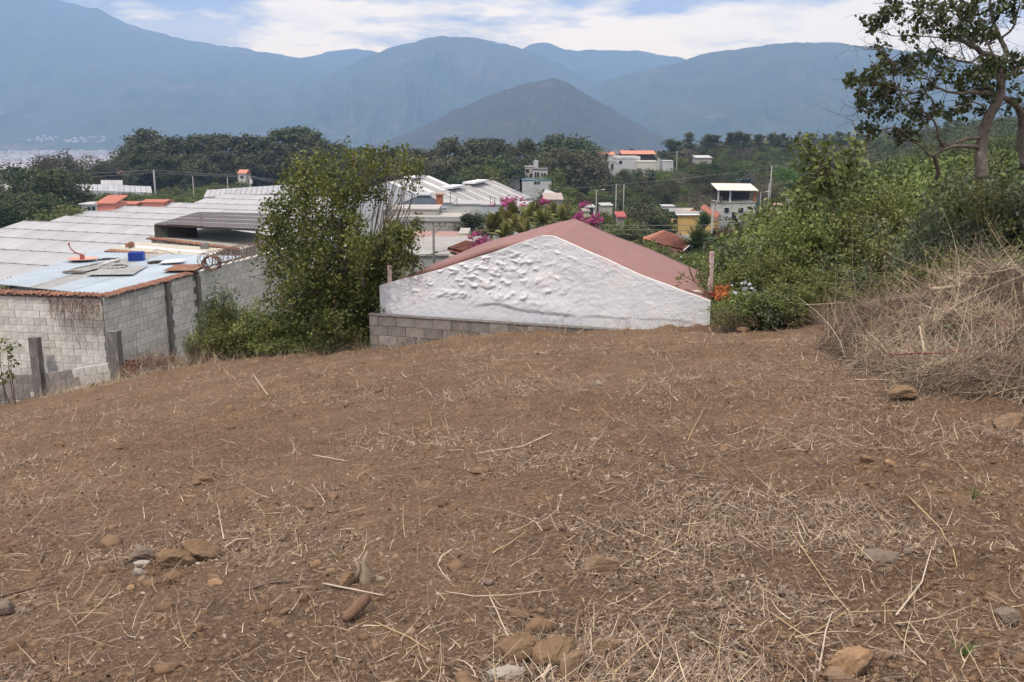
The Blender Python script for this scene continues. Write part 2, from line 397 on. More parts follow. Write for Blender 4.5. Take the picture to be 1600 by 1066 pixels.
# haze: the air of the valley, one even volume round everything below the clouds
hm = bpy.data.materials.new('haze_air'); hm.use_nodes = True; t = hm.node_tree; t.nodes.clear()
pv = NN(t, 'ShaderNodeVolumePrincipled', Density=HAZE_DENSITY, Anisotropy=0.15); pv.inputs['Color'].default_value = HAZE_COLOR
ho = NN(t, 'ShaderNodeOutputMaterial'); t.links.new(pv.outputs[0], ho.inputs['Volume'])
hz = MB().box((0, 0, 1000), (23000, 19600, 2260)).build('haze', hm)
tag(hz, 'pale blue haze filling the valley air', 'haze', kind='stuff')

R = random.Random(7)
ORD = ['first', 'second', 'third', 'fourth', 'fifth', 'sixth', 'seventh', 'eighth', 'ninth', 'tenth', 'eleventh', 'twelfth', 'thirteenth', 'fourteenth', 'fifteenth', 'sixteenth', 'seventeenth', 'eighteenth', 'nineteenth', 'twentieth']
def ordw(i):
    if i < 20: return ORD[i]
    tens = {2: 'twenty', 3: 'thirty', 4: 'forty', 5: 'fifty', 6: 'sixty', 7: 'seventy', 8: 'eighty'}[(i + 1) // 10]
    u = (i + 1) % 10
    return tens + ' ' + ORD[u - 1] if u else {20: 'twentieth', 30: 'thirtieth', 40: 'fortieth', 50: 'fiftieth', 60: 'sixtieth', 70: 'seventieth', 80: 'eightieth'}[i + 1]

# ------------------------------------------------------------------ the white gabled house at the foot of the plot
m_stucco = mat('white_stucco', (0.74, 0.74, 0.75), (0.63, 0.645, 0.68), scale=1.3, bump=0.012, bscale=26, c3=(0.66, 0.55, 0.56), s3=0.8, a3=(0.58, 0.70), rough=0.9)
m_edgew = mat('white_edge', (0.74, 0.73, 0.70), (0.58, 0.57, 0.55), scale=9, bump=0.004, bscale=40)
m_redroof = mat('red_membrane', (0.290, 0.155, 0.140), (0.245, 0.128, 0.116), scale=2.2, bump=0.004, bscale=24, c3=(0.23, 0.14, 0.125), s3=2.6, a3=(0.50, 0.68), detail=9, rough=0.7)
m_paintred = mat('red_paint', (0.33, 0.06, 0.06), (0.24, 0.05, 0.05), scale=20)
U = Vector((0.976, -0.216, 0)); N = Vector((0.216, 0.976, 0))
F0 = Vector((-2.74, 19.62, 0)); WID = 6.72
def rake(s):
    """height of the gable top along the facade"""
    a = 0.52 * WID
    z = np.interp(s, [0, a * 0.36, a * 0.66, a - 0.12, a + 0.12, a + 1.0, a + 1.9, WID], [-3.17, -2.82, -2.46, -2.07, -2.06, -2.41, -2.80, -3.25])
    return z + 0.012 * fbm(np.asarray(s) * 2.2, np.asarray(s) * 0 + .3, 2, 71)
house = empty('gabled_house', (F0.x, F0.y, -6.5))
tag(house, 'white rough plastered gable end with a faded red roof below the plot', 'house')
def loc(p): return Vector(p) - Vector((F0.x, F0.y, -6.5))
def facade():
    nx, nz = 420, 150
    s = np.linspace(0, WID, nx); t = np.linspace(0, 1, nz)
    Sx, T = np.meshgrid(s, t)
    top = rake(s); Z = -6.5 + (top + 6.5)[None, :] * (1 - (1 - T) ** 1.6 * 1.0)
    d = 0.010 * np.clip(fbm(Sx / 0.24, Z / 0.12, 4, 61) - 0.02, 0, 1) * 2 + 0.014 * fbm(Sx / 0.7, Z / 0.5, 2, 66) * S((Sx - 0.1) / 0.3)
    zone = S((fbm(Sx / 1.5, Z / 0.8, 2, 62) + 0.35) / 0.5) * np.exp(-((Sx - WID * 0.42) / 1.9) ** 2) + 0.28
    cells = np.clip(fbm(Sx / 0.13, Z / 0.07, 4, 65) - 0.10, 0, 1) ** 0.8 * 0.070 * np.exp(-((Sx - WID * 0.36) / 1.6) ** 2) * S((Z + 3.55) / 0.3) * (1 - S((Z + 2.5) / 0.4))
    ledge = -3.56 + 0.05 * fbm(Sx / 0.5, Sx * 0, 3, 63) + 0.10 * np.exp(-((Sx - 2.4) / 0.5) ** 2) - 0.02 * Sx
    lam = S((Sx - 1.9) / 0.4) * (1 - S((Sx - 3.9) / 0.3)) + 0.6 * S((Sx - 4.1) / 0.3) * (1 - S((Sx - 5.0) / 0.3)) + 0.4 * S((Sx - 5.2) / 0.2) * (1 - S((Sx - 6.2) / 0.3))
    d = d * zone + cells + 0.030 * S((Z - ledge) / 0.04) * (1 - S((Z - ledge) / 0.5)) * lam + 0.005 * fbm(Sx / 0.05, Z / 0.04, 3, 64)
    edge = np.clip(np.minimum(np.minimum(Sx, WID - Sx) / 0.06, (top[None, :] - Z) / 0.05), 0, 1)
    d = d * edge
    X = F0.x + U.x * Sx - N.x * d; Y = F0.y + U.y * Sx - N.y * d
    V = np.stack([X - F0.x, Y - F0.y, Z + 6.5], -1).reshape(-1, 3)
    i = np.arange(nz - 1)[:, None] * nx; j = np.arange(nx - 1)[None, :]
    Fc = np.stack([i + j, i + j + 1, i + nx + j + 1, i + nx + j], -1).reshape(-1, 4)
    return obj('front_wall', make_mesh('front_wall', V, Fc, m_stucco, True), house)
facade()
# thickness of the parapet: the top edge, back and the two ends
mb = MB(); ss = np.linspace(0, WID, 60); tt = rake(ss); TH = 0.11
fr = [loc(F0 + U * float(a) + Vector((0, 0, float(z)))) for a, z in zip(ss, tt)]
bk = [p + N * TH for p in fr]
bt = [Vector((p.x, p.y, 0)) for p in bk]
for i in range(59):
    mb.add([fr[i], fr[i + 1], bk[i + 1], bk[i]], [(0, 1, 2, 3)]); mb.add([bk[i], bk[i + 1], bt[i + 1], bt[i]], [(0, 1, 2, 3)])
for k in (0, 59):
    mb.add([fr[k], bk[k], bt[k], Vector((fr[k].x, fr[k].y, 0))], [(0, 1, 2, 3)])
mb.build('parapet_edge', m_edgew, house)
L = 3.6
mb = MB(); nS, nL = 40, 8
for side in (0, 1):
    a = 0.52 * WID
    s0, s1 = (0.03, a) if side == 0 else (a, WID - 0.03)
    z0, z1 = (-3.20, -2.045) if side == 0 else (-2.045, -3.28)
    g = []
    for j in range(nL + 1):
        for i in range(17):
            f = i / 16; s = s0 + (s1 - s0) * f
            z = z0 + (z1 - z0) * f + 0.02 * math.sin(s * 3.1 + j * 1.3) * math.sin(f * math.pi) - 0.018
            if side == 0: z += 0.10 * math.sin(f * math.pi)
            g.append(loc(F0 + U * s + N * (TH + 0.004 + L * j / nL) + Vector((0, 0, z))))
    mb.add(g, [(j * 17 + i, j * 17 + i + 1, (j + 1) * 17 + i + 1, (j + 1) * 17 + i) for j in range(nL) for i in range(16)])
rf = mb.build('roof', m_redroof, house, True)
so_ = rf.modifiers.new('t', 'SOLIDIFY'); so_.thickness = 0.08; so_.offset = -1
mb = MB()
for (s, ln) in ((0.03, 0), (WID - 0.03, 0)):
    a = loc(F0 + U * s + N * 0.12 + Vector((0, 0, -6.5))); b = loc(F0 + U * s + N * (L + 0.1) + Vector((0, 0, -6.5)))
    zt = 3.28 if s < 1 else 3.20
    mb.add([a, b, b + Vector((0, 0, zt)), a + Vector((0, 0, zt))], [(0, 1, 2, 3)])
a = 0.52 * WID
mb.add([loc(F0 + U * q + N * (L + 0.1) + Vector((0, 0, z))) for q, z in ((0.03, -6.5), (WID - .03, -6.5), (WID - .03, -3.33), (a, -2.12), (0.03, -3.25))], [(0, 1, 2, 3, 4)])
mb.build('side_wall', m_stucco, house)
for s, h, wd in ((0.10, 0.46, 0.085), (WID - 0.03, 0.88, 0.072)):
    base = loc(F0 + U * s + N * (0.35 if s < 1 else 0.75) + Vector((0, 0, -3.26)))
    po = MB().box((base.x, base.y, base.z + h / 2), (wd, wd, h), 0.22).build('corner_post', mat('pink_wash', (0.62, 0.50, 0.46), (0.45, 0.33, 0.30), scale=14, c3=(0.4, 0.12, 0.1), s3=7, a3=(0.58, 0.64)), house)
    MB().box((base.x, base.y, base.z + 0.03), (wd + 0.10, wd + 0.12, 0.09), 0.22).build('post_foot', m_paintred, po)
b = loc(F0 + U * (WID - 0.28) + N * 0.3 + Vector((0, 0, -3.16)))
MB().box(b, (0.14, 0.14, 0.12), 0.22).build('chimney_stub', mat('pale_pink', (0.6, 0.45, 0.42)), house)
MB().box(b - Vector((0, 0, 0.08)), (0.26, 0.22, 0.06), 0.22).build('stub_foot', m_paintred, house)

# ------------------------------------------------------------------ block walls: every block is a piece
def block_mesh(name, l, h, t, seed, m):
    r = random.Random(seed); e = 0.006
    x, y, z = l / 2, t / 2, h / 2
    vs = []
    for Z in (-z, z):
        for X, Y in ((-x + e, -y), (x - e, -y), (x, -y + e), (x, y), (-x, y), (-x, -y + e)):
            j = 0.003
            vs.append((X + r.uniform(-j, j), Y + r.uniform(-j, j), Z + r.uniform(-j, j)))
    fs = [(5, 4, 3, 2, 1, 0), (6, 7, 8, 9, 10, 11)] + [(i, (i + 1) % 6, 6 + (i + 1) % 6, 6 + i) for i in range(6)]
    return make_mesh(name, vs, fs, m)

def block_wall(root, a, b, z_top_a, z_top_b, rows, bl, bh, mats, mort, thick=0.15, joint=0.012, seed=1, tilt_rows=True, skip=None, jit=0.004, first_half=False):
    """courses hang below the wall top; a, b are the two ends at the front face"""
    r = random.Random(seed); a = Vector((a[0], a[1], 0)); b = Vector((b[0], b[1], 0)); d = (b - a); ln = d.length; d.normalize()
    n = Vector((d.y, -d.x, 0))
    if n.dot(-a) < 0: n = -n                     # towards the camera
    rz = math.atan2(d.y, d.x)
    meshes = [block_mesh('block', bl - joint, bh - joint, thick, seed * 10 + k, mats[k % len(mats)]) for k in range(len(mats) * 2)]
    half = {}
    base = root.location
    for row in range(rows):
        off = 0 if (row % 2) ^ first_half else bl / 2
        s = -off; 
        while s < ln - 0.02:
            s0, s1 = max(s, 0), min(s + bl, ln); c = (s0 + s1) / 2; f = c / ln
            if s1 - s0 > 0.05 and not (skip and skip(c, row)):
                k = r.randrange(len(meshes)); me = meshes[k]
                z = z_top_a + (z_top_b - z_top_a) * f - bh * (row + 0.5)
                p = a + d * c - n * (thick / 2) + n * r.uniform(-jit, jit)
                o = obj('block', me, root, (p.x - base.x, p.y - base.y, z - base.z), rz)
                if s1 - s0 < bl - 0.02: o.scale = ((s1 - s0 - joint) / (bl - joint), 1, 1)
                o.rotation_euler = (0, -math.atan2(z_top_b - z_top_a, ln), rz)
            s += bl
    q = MB()
    zb = rows * bh
    pa, pb = a - n * 0.012, b - n * 0.012; pc, pd = b - n * (thick - 0.012), a - n * (thick - 0.012)
    vs = []
    for (p, zt) in ((pa, z_top_a), (pb, z_top_b), (pc, z_top_b), (pd, z_top_a)):
        vs.append(Vector((p.x - base.x, p.y - base.y, zt - base.z - 0.006)))
    vs += [v - Vector((0, 0, zb - 0.01)) for v in vs]
    q.add(vs, [(0, 1, 2, 3), (7, 6, 5, 4), (0, 4, 5, 1), (1, 5, 6, 2), (2, 6, 7, 3), (3, 7, 4, 0)])
    q.build('mortar', mort, root)
    return d, n, rz

m_bl1 = mat('block_pale', (0.62, 0.60, 0.555), (0.49, 0.475, 0.435), scale=4, bump=0.004, bscale=60, rand=0.10, c3=(0.27, 0.25, 0.22), s3=2.2, a3=(0.56, 0.72))
m_bl2 = mat('block_white', (0.70, 0.68, 0.64), (0.57, 0.555, 0.515), scale=5, bump=0.003, bscale=60, rand=0.08, c3=(0.36, 0.34, 0.31), s3=2.4, a3=(0.56, 0.7))
m_bl3 = mat('block_dark', (0.23, 0.205, 0.18), (0.155, 0.135, 0.12), scale=5, bump=0.005, bscale=50, rand=0.18, c3=(0.30, 0.275, 0.25), s3=1.8, a3=(0.5, 0.68))
m_bl4 = mat('block_sooty', (0.30, 0.28, 0.255), (0.20, 0.18, 0.165), scale=3, bump=0.004, bscale=50, rand=0.2, c3=(0.11, 0.09, 0.08), s3=3.2, a3=(0.56, 0.7))
m_mort = mat('mortar_grey', (0.20, 0.185, 0.17), (0.13, 0.12, 0.11), scale=12, bump=0.004)
m_mort_w = mat('mortar_wall', (0.12, 0.11, 0.10), (0.26, 0.25, 0.23), scale=3.5, bump=0.004)
m_conc = mat('old_concrete', (0.20, 0.19, 0.18), (0.11, 0.10, 0.095), scale=5, bump=0.006, bscale=30, stretch=(3, 3, 0.6), c3=(0.34, 0.32, 0.30), s3=3, a3=(0.55, 0.7))

# dark retaining wall in front of the white house
dw = empty('retaining_wall', (-2.91, 19.3, -3.72)); tag(dw, 'low weathered grey block wall at the foot of the white gable', 'block wall')
A0 = Vector((-2.93, 19.30, 0)); A1 = A0 + U * 6.6
block_wall(dw, (A0.x, A0.y), (A1.x, A1.y), -3.735, -3.87, 4, 0.39, 0.205, [m_bl3, m_bl3, m_bl4], m_mort, seed=3, thick=0.15)
mb = MB(); p0 = A0 - dw.location; 
q = []
for s, zt in ((-0.02, -3.715), (6.6, -3.85)):
    for o_ in (-0.012, 0.17):
        q.append(A0 + U * s + N * o_ + Vector((0, 0, zt)) - dw.location)
mb.slab([q[0], q[2], q[3], q[1]], 0.02); mb.build('coping', m_conc, dw)

# pale wall on the left, two faces meeting at a corner
C = Vector((-11.42, 26.33, 0)); WL = Vector((-17.4, 27.40, 0)); WR = Vector((-8.25, 39.0, 0)); ZT = -4.62
def wcol(m1, m2): return [m1, m2, m2, m1]
w1 = empty('block_wall', (-14, 26.8, ZT - 3)); tag(w1, 'pale whitewashed block wall facing the plot, left of the wall corner', 'block wall')
ped1 = lambda c, row: False
block_wall(w1, (WL.x, WL.y), (C.x, C.y), ZT, ZT, 14, 0.39, 0.212, [m_bl2, m_bl2, m_bl1], m_mort_w, seed=5, thick=0.15, jit=0.007)
w2 = empty('block_wall', (-10.3, 31, ZT - 3)); tag(w2, 'pale block wall running back from the corner toward the razor wire', 'block wall')
cols = (3.05, 4.75)
block_wall(w2, (C.x + 0.02, C.y + 0.02), (WR.x, WR.y), ZT, ZT + 0.02, 14, 0.39, 0.212, [m_bl1, m_bl2, m_bl1], m_mort_w, seed=6, thick=0.15, jit=0.007, skip=lambda c, row: any(abs(c - k) < 0.11 for k in cols))
d2 = (WR - C).normalized(); n2_ = Vector((d2.y, -d2.x, 0)); rz2 = math.atan2(d2.y, d2.x)
for k in cols:
    p = C + d2 * k - w2.location
    MB().box((p.x, p.y, 1.45 + 0.02), (0.17, 0.20, 2.95), rz2).build('column', m_conc, w2)
mb = MB(); p = C + d2 * 5.9 - w2.location; p.z = 0                                  # the rear half carries a pale concrete coping
mb.slab([p + d2 * -1.0 + n2_ * 0.03 + Vector((0, 0, 3.06)), p + d2 * 6.7 + n2_ * 0.03 + Vector((0, 0, 3.08)), p + d2 * 6.7 - n2_ * 0.2 + Vector((0, 0, 3.08)), p - d2 * 1.0 - n2_ * 0.2 + Vector((0, 0, 3.06))], 0.055)
mb.build('coping', m_bl2, w2)

# little clay tiles along the wall tops
m_clay = mat('old_clay', (0.30, 0.145, 0.09), (0.20, 0.10, 0.07), scale=8, bump=0.004, rand=0.25, c3=(0.13, 0.10, 0.085), s3=6, a3=(0.52, 0.66))
def half_tile(name, l=0.26, r=0.075):
    mb = MB(); n = 6; vs = []
    for X, rr in ((0, r), (l, r * 0.85)):
        for k in range(n + 1):
            th = math.pi * k / n; vs.append((X, rr * math.cos(th), rr * math.sin(th)))
        for k in range(n + 1):
            th = math.pi * k / n; vs.append((X, (rr - .014) * math.cos(th), (rr - .014) * math.sin(th)))
    m = n + 1
    fs = []
    for k in range(n):
        fs += [(k, k + 1, 2 * m + k + 1, 2 * m + k), (m + k + 1, m + k, 3 * m + k, 3 * m + k + 1), (k + 1, k, m + k, m + k + 1)]
    return make_mesh(name, vs, fs, m_clay)
tile_me = half_tile('roof_tile')
def tile_row(root, a, b, z, n, face):
    a = Vector((a[0], a[1], 0)); b = Vector((b[0], b[1], 0)); d = (b - a); ln = d.length; d.normalize()
    rz = math.atan2(face.y, face.x)
    for i in range(n):
        p = a + d * (ln * (i + 0.5) / n) - face * 0.17
        o = obj('roof_tile', tile_me, root, (p.x - root.location.x, p.y - root.location.y, z + R.uniform(-0.01, 0.01) - root.location.z))
        o.rotation_euler = (0, math.radians(14 + R.uniform(-6, 6)), rz + R.uniform(-0.12, 0.12))
n1_ = Vector((-(C - WL).normalized().y, (C - WL).normalized().x, 0)) * -1
tile_row(w1, (WL.x, WL.y), (C.x, C.y), ZT + 0.07, 44, n1_)
tile_row(w2, (C.x + 0.1, C.y + 0.1), ((C + d2 * 4.75).x, (C + d2 * 4.75).y), ZT + 0.05, 36, n2_)
mb = MB(); e1 = (C - WL).normalized()
mb.slab([WL + n1_ * 0.03 - w1.location + Vector((0, 0, ZT + 0.03)), C + n1_ * 0.03 - w1.location + Vector((0, 0, ZT + 0.03)), C - n1_ * 0.2 - w1.location + Vector((0, 0, ZT + 0.03)), WL - n1_ * 0.2 - w1.location + Vector((0, 0, ZT + 0.03))], 0.05)
mb.build('tile_bed', m_conc, w1)
mb = MB(); e = C + d2 * 4.8
mb.slab([C + d2 * .1 + n2_ * 0.03 - w2.location + Vector((0, 0, ZT + 0.04)), e + n2_ * 0.03 - w2.location + Vector((0, 0, ZT + 0.04)), e - n2_ * 0.2 - w2.location + Vector((0, 0, ZT + 0.04)), C + d2 * .1 - n2_ * 0.2 - w2.location + Vector((0, 0, ZT + 0.04))], 0.05)
mb.build('tile_bed', m_conc, w2)

# darker low wall in front of the pale one, with its posts
lw = empty('low_block_wall', (-13.5, 26.3, -8)); tag(lw, 'sooty low block wall with vertical posts in front of the pale wall', 'block wall')
La, Lb, Lc = Vector((-16.6, 26.85, 0)), Vector((-13.42, 26.30, 0)), Vector((-11.05, 25.85, 0))
block_wall(lw, (La.x, La.y), (Lb.x, Lb.y), -7.00, -6.80, 5, 0.39, 0.25, [m_bl4, m_bl4, m_bl1], m_mort, seed=8, thick=0.14, jit=0.004)
block_wall(lw, (Lb.x + 0.12, Lb.y), (Lc.x, Lc.y), -6.80, -6.34, 6, 0.39, 0.25, [m_bl4, m_bl1, m_bl4], m_mort, seed=9, thick=0.14, jit=0.004)
for (p, zt, zb, wd) in (((Lb.x + 0.04, Lb.y - 0.02), -5.72, -8.4, 0.26), ((Lc.x + 0.08, Lc.y + 0.02), -5.45, -8.0, 0.30)):
    MB().box((p[0] - lw.location.x, p[1] - lw.location.y, (zt + zb) / 2 - lw.location.z), (wd, wd * 0.8, zt - zb), -0.17).build('post', m_conc, lw)
rp = empty('rusty_post', (-10.62, 25.95, -7.6)); tag(rp, 'short rusty metal post leaning beside the wall corner', 'post')
mb = MB(); mb.box((0, 0, 0.65), (0.20, 0.05, 1.3), -0.1); mb.build('plate', mat('dark_rust', (0.07, 0.035, 0.025), (0.13, 0.06, 0.04), scale=9, bump=0.003), rp)
mb = MB(); mb.box((0.11, -0.01, 0.65), (0.03, 0.09, 1.34), -0.1); mb.box((-0.11, -0.01, 0.65), (0.03, 0.09, 1.34), -0.1); mb.build('flange', MATS['dark_rust'], rp)

# razor wire coils on the wall
m_wire = mat('rusty_wire', (0.12, 0.065, 0.05), (0.20, 0.13, 0.10), scale=30, rough=0.6)
rw = empty('razor_wire', tuple(C + d2 * 5.3 + Vector((0, 0, ZT + 0.06)))); tag(rw, 'rusty razor wire coil stretched along the rear wall top', 'razor wire')
mb = MB(); pts = []
turns = 26
for i in range(turns * 12):
    th = i * math.pi / 6; s = i / (turns * 12) * 4.0
    rr = 0.26 + 0.03 * math.sin(i * 0.7)
    c = -n2_ * (0.08 + 0.05 * math.sin(s * 3)) + d2 * s
    pts.append(c + (n2_ * math.cos(th) + Vector((0, 0, 1)) * math.sin(th)) * rr + Vector((0, 0, 0.26)))
mb.tube(pts, 0.010, 4)
for p in pts[::3]:
    mb.box(p, (0.035, 0.008, 0.03), R.uniform(0, 3))
mb.build('coil', m_wire, rw)
rw2 = empty('razor_wire_roll', tuple(P(331, 411, 31.6))); tag(rw2, 'round bundle of rusty razor wire standing at the roof edge', 'razor wire')
mb = MB(); pts = []
for i in range(7 * 16):
    th = i * math.pi / 8; rr = 0.27 + 0.02 * math.sin(i * 1.9)
    pts.append(Vector((math.cos(th) * rr, (i / 112 - 0.5) * 0.5, math.sin(th) * rr * 0.9)))
mb.tube(pts, 0.014, 4)
for p in pts[::2]: mb.box(p, (0.05, 0.01, 0.04), R.uniform(0, 3))
mb.build('coil', m_wire, rw2)

# ------------------------------------------------------------------ the shed with the pale blue corrugated roof and what lies on it
def corrugated(name, q, waves, amp, m, parent, base, n_len=2, axis=0):
    """q: near-left, near-right, far-right, far-left; ridges run from near to far"""
    q = [Vector(p) - Vector(base) for p in q]; vs = []; nn = waves * 6
    for j in range(n_len + 1):
        for i in range(nn + 1):
            f = i / nn; g = j / n_len
            p = (q[0].lerp(q[1], f)).lerp(q[3].lerp(q[2], f), g)
            vs.append((p.x, p.y, p.z + amp * math.sin(f * waves * 2 * math.pi)))
    fs = [(j * (nn + 1) + i, j * (nn + 1) + i + 1, (j + 1) * (nn + 1) + i + 1, (j + 1) * (nn + 1) + i) for j in range(n_len) for i in range(nn)]
    return obj(name, make_mesh(name, vs, fs, m, True), parent)
m_blue = mat('galvanised_blue', (0.42, 0.50, 0.56), (0.35, 0.43, 0.49), scale=1.5, rough=0.5, metal=0.0, c3=(0.30, 0.31, 0.29), s3=1.6, a3=(0.56, 0.74), rand=0.10, spec=0.5)
m_greyz = mat('grey_zinc', (0.36, 0.37, 0.36), (0.27, 0.27, 0.26), scale=2.5, rough=0.55, c3=(0.25, 0.17, 0.12), s3=1.3, a3=(0.58, 0.72), rand=0.1)
shed = empty('shed', (-13, 30, -8)); tag(shed, 'long shed with a pale blue corrugated metal roof behind the wall', 'shed')
NL, NR, FR, FL = Vector((-15.6, 28.55, -4.56)), Vector((-11.50, 26.75, -4.62)), Vector((-9.75, 34.4, -4.50)), Vector((-15.6, 35.6, -4.50))
for k in range(6):
    a, b_ = k / 6, (k + 1) / 6 + 0.012
    dz = Vector((0, 0, 0.006 * (k % 2)))
    corrugated('roof_sheet', [NL.lerp(NR, a) + dz, NL.lerp(NR, b_) + dz, FL.lerp(FR, b_) + dz, FL.lerp(FR, a) + dz], 8, 0.014, m_blue if k not in (2,) else m_greyz, shed, shed.location)
mb = MB(); wa = [Vector((-15.2, 28.75, 0)), Vector((-11.75, 27.2, 0)), Vector((-10.1, 34.4, 0)), Vector((-15.2, 34.9, 0))]
for i in range(4):
    a, b_ = wa[i] - Vector((-13, 30, 0)), wa[(i + 1) % 4] - Vector((-13, 30, 0))
    a.z = 0; b_.z = 0; mb.add([a, b_, b_ + Vector((0, 0, 3.38)), a + Vector((0, 0, 3.38))], [(0, 1, 2, 3)])
mb.build('wall', mat('lime_wall', (0.40, 0.40, 0.39), (0.30, 0.30, 0.29), scale=2), shed)
mb = MB()
for k in range(4):
    a = NL.lerp(NR, 0.15 + 0.25 * k) - shed.location; b_ = FL.lerp(FR, 0.15 + 0.25 * k) - shed.location
    mb.tube([a + Vector((0, 0.03, -0.07)), b_ + Vector((0, 0, -0.07))], 0.045, 4)
mb.build('rafter', mat('dark_timber', (0.07, 0.05, 0.04), (0.04, 0.03, 0.025), scale=10), shed)

def onroof(px, py):
    a = P(px, py, 1.0)
    for i in range(400):
        t = 26 + i * 0.03
        if a.z * t < -4.40 - 0.0: return Vector((a.x * t, t, -4.39))
    return Vector((a.x * 33, 33, -4.39))
def at_z(px, py, z):
    a = P(px, py, 1.0); t = z / a.z; return Vector((a.x * t, t, z))
ROOFZ = -4.53
# satellite dish lying on its back
c = at_z(130, 409, ROOFZ); dish = empty('satellite_dish', c); tag(dish, 'faded pink satellite dish lying flat on the blue roof', 'satellite dish')
mb = MB(); n = 24; vs = [(0, 0, 0.05)]; fs = []
for ring, (rr, z) in enumerate(((0.2, 0.055), (0.38, 0.085), (0.50, 0.13), (0.52, 0.12), (0.50, 0.10))):
    for k in range(n):
        th = 2 * math.pi * k / n; vs.append((rr * 1.0 * math.cos(th), rr * 0.9 * math.sin(th), z))
for k in range(n): fs.append((0, 1 + k, 1 + (k + 1) % n))
for ring in range(4):
    for k in range(n): fs.append((1 + ring * n + k, 1 + (ring + 1) * n + k, 1 + (ring + 1) * n + (k + 1) % n, 1 + ring * n + (k + 1) % n))
mb.add(vs, fs); mb.build('reflector', mat('faded_pink', (0.62, 0.36, 0.30), (0.55, 0.28, 0.23), scale=6, rough=0.6), dish, True)
m_dred = mat('dish_red', (0.36, 0.10, 0.08), (0.24, 0.09, 0.07), scale=8)
MB().box((-0.02, 0, 0.16), (0.14, 0.12, 0.16), 0.3).build('mount', m_dred, dish)
MB().tube([(0, 0, 0.22), (-0.22, -0.05, 0.33), (-0.36, -0.08, 0.46), (-0.40, -0.08, 0.62)], [0.03, 0.025, 0.02, 0.018], 6).build('feed_arm', m_dred, dish)
MB().tube([(-0.42, -0.08, 0.60), (-0.38, -0.08, 0.66)], 0.03, 8).build('feed_horn', m_dred, dish)
# blue crate
c = at_z(214, 408, ROOFZ); cr = empty('plastic_crate', c, 0.15); tag(cr, 'bright blue plastic crate upside down on the shed roof', 'crate')
m_bl = mat('blue_plastic', (0.03, 0.07, 0.34), (0.02, 0.055, 0.28), scale=10, rough=0.45)
mb = MB()
for x in (-0.24, 0.24): mb.box((x, 0, 0.15), (0.02, 0.36, 0.30))
for y in (-0.17, 0.17):
    for z in (0.04, 0.12, 0.20, 0.28): mb.box((0, y, z), (0.46, 0.018, 0.045))
mb.build('crate_side', m_bl, cr)
mb = MB(); mb.box((0, 0, 0.305), (0.44, 0.32, 0.02))
for x in (-0.18, -0.06, 0.06, 0.18): mb.box((x, 0, 0.325), (0.025, 0.32, 0.02))
mb.build('crate_base', m_bl, cr)
mb = MB()
for x in (-0.2, -0.1, 0, 0.1, 0.2): mb.box((x, -0.182, 0.16), (0.03, 0.008, 0.26))
mb.build('crate_rib', m_bl, cr)
# pipe
a, b_ = at_z(158, 418, ROOFZ) + Vector((0, 0, .07)), at_z(186, 409, ROOFZ) + Vector((0, 0, .07))
pp = empty('white_pipe', a); tag(pp, 'thick white plastic pipe lying on the blue roof', 'pipe')
mb = MB(); d_ = b_ - a; mb.tube([(0, 0, 0), d_], 0.055, 12, cap=False); mb.tube([d_, (0, 0, 0)], 0.045, 12, cap=False); mb.build('pipe_body', mat('pvc', (0.66, 0.64, 0.60), (0.5, 0.47, 0.44), scale=8), pp, True)
MB().tube([(0, 0, 0), d_.normalized() * 0.07], 0.066, 12).build('pipe_collar', MATS['pvc'], pp)
# hose ring
c = at_z(178, 419, ROOFZ); hs_ = empty('hose', c); tag(hs_, 'loop of dark thin hose lying on the blue roof', 'hose')
pts = [Vector((0.42 * math.cos(t_ / 10) * (1 + 0.02 * (t_ // 63)), 0.42 * math.sin(t_ / 10), 0.03 + 0.02 * (t_ // 63))) for t_ in range(0, 126)]
MB().tube(pts, 0.016, 5).build('hose_ring', mat('hose_grey', (0.10, 0.12, 0.13)), hs_)
# planks, weights, sheets of scrap
m_plank = mat('grey_plank', (0.20, 0.18, 0.155), (0.11, 0.10, 0.085), scale=3, stretch=(1, 12, 12), bump=0.003)
def plank(px0, py0, px1, py1, wd, th, label, m, z=0.02):
    a, b_ = at_z(px0, py0, ROOFZ), at_z(px1, py1, ROOFZ); c = (a + b_) / 2; d_ = b_ - a
    mb = MB(); l_ = d_.length; k = 6
    for i in range(k):                            # slightly bowed
        x0, x1 = -l_ / 2 + l_ * i / k, -l_ / 2 + l_ * (i + 1) / k
        mb.box(((x0 + x1) / 2, 0, z + th / 2 + 0.015 * math.sin(i)), (x1 - x0 - 0.001, wd, th))
    o = mb.build('plank', m, None, loc=c, rz=math.atan2(d_.y, d_.x)); tag(o, label, 'plank'); return o
plank(100, 427, 133, 427, 0.22, 0.05, 'short dark board nearest the front of the blue roof', m_plank)
plank(112, 424, 152, 414, 0.16, 0.03, 'long grey plank angled behind the short dark board', m_plank)
plank(140, 418, 162, 412, 0.16, 0.03, 'narrow grey plank lying beside the white pipe', m_plank, 0.03)
plank(155, 408, 186, 405, 0.20, 0.04, 'dark beam lying behind the white pipe', MATS['dark_timber'])
plank(232, 413, 268, 410, 0.25, 0.06, 'charred timber lying between the crate and white sheet', MATS['dark_timber'], 0.02)
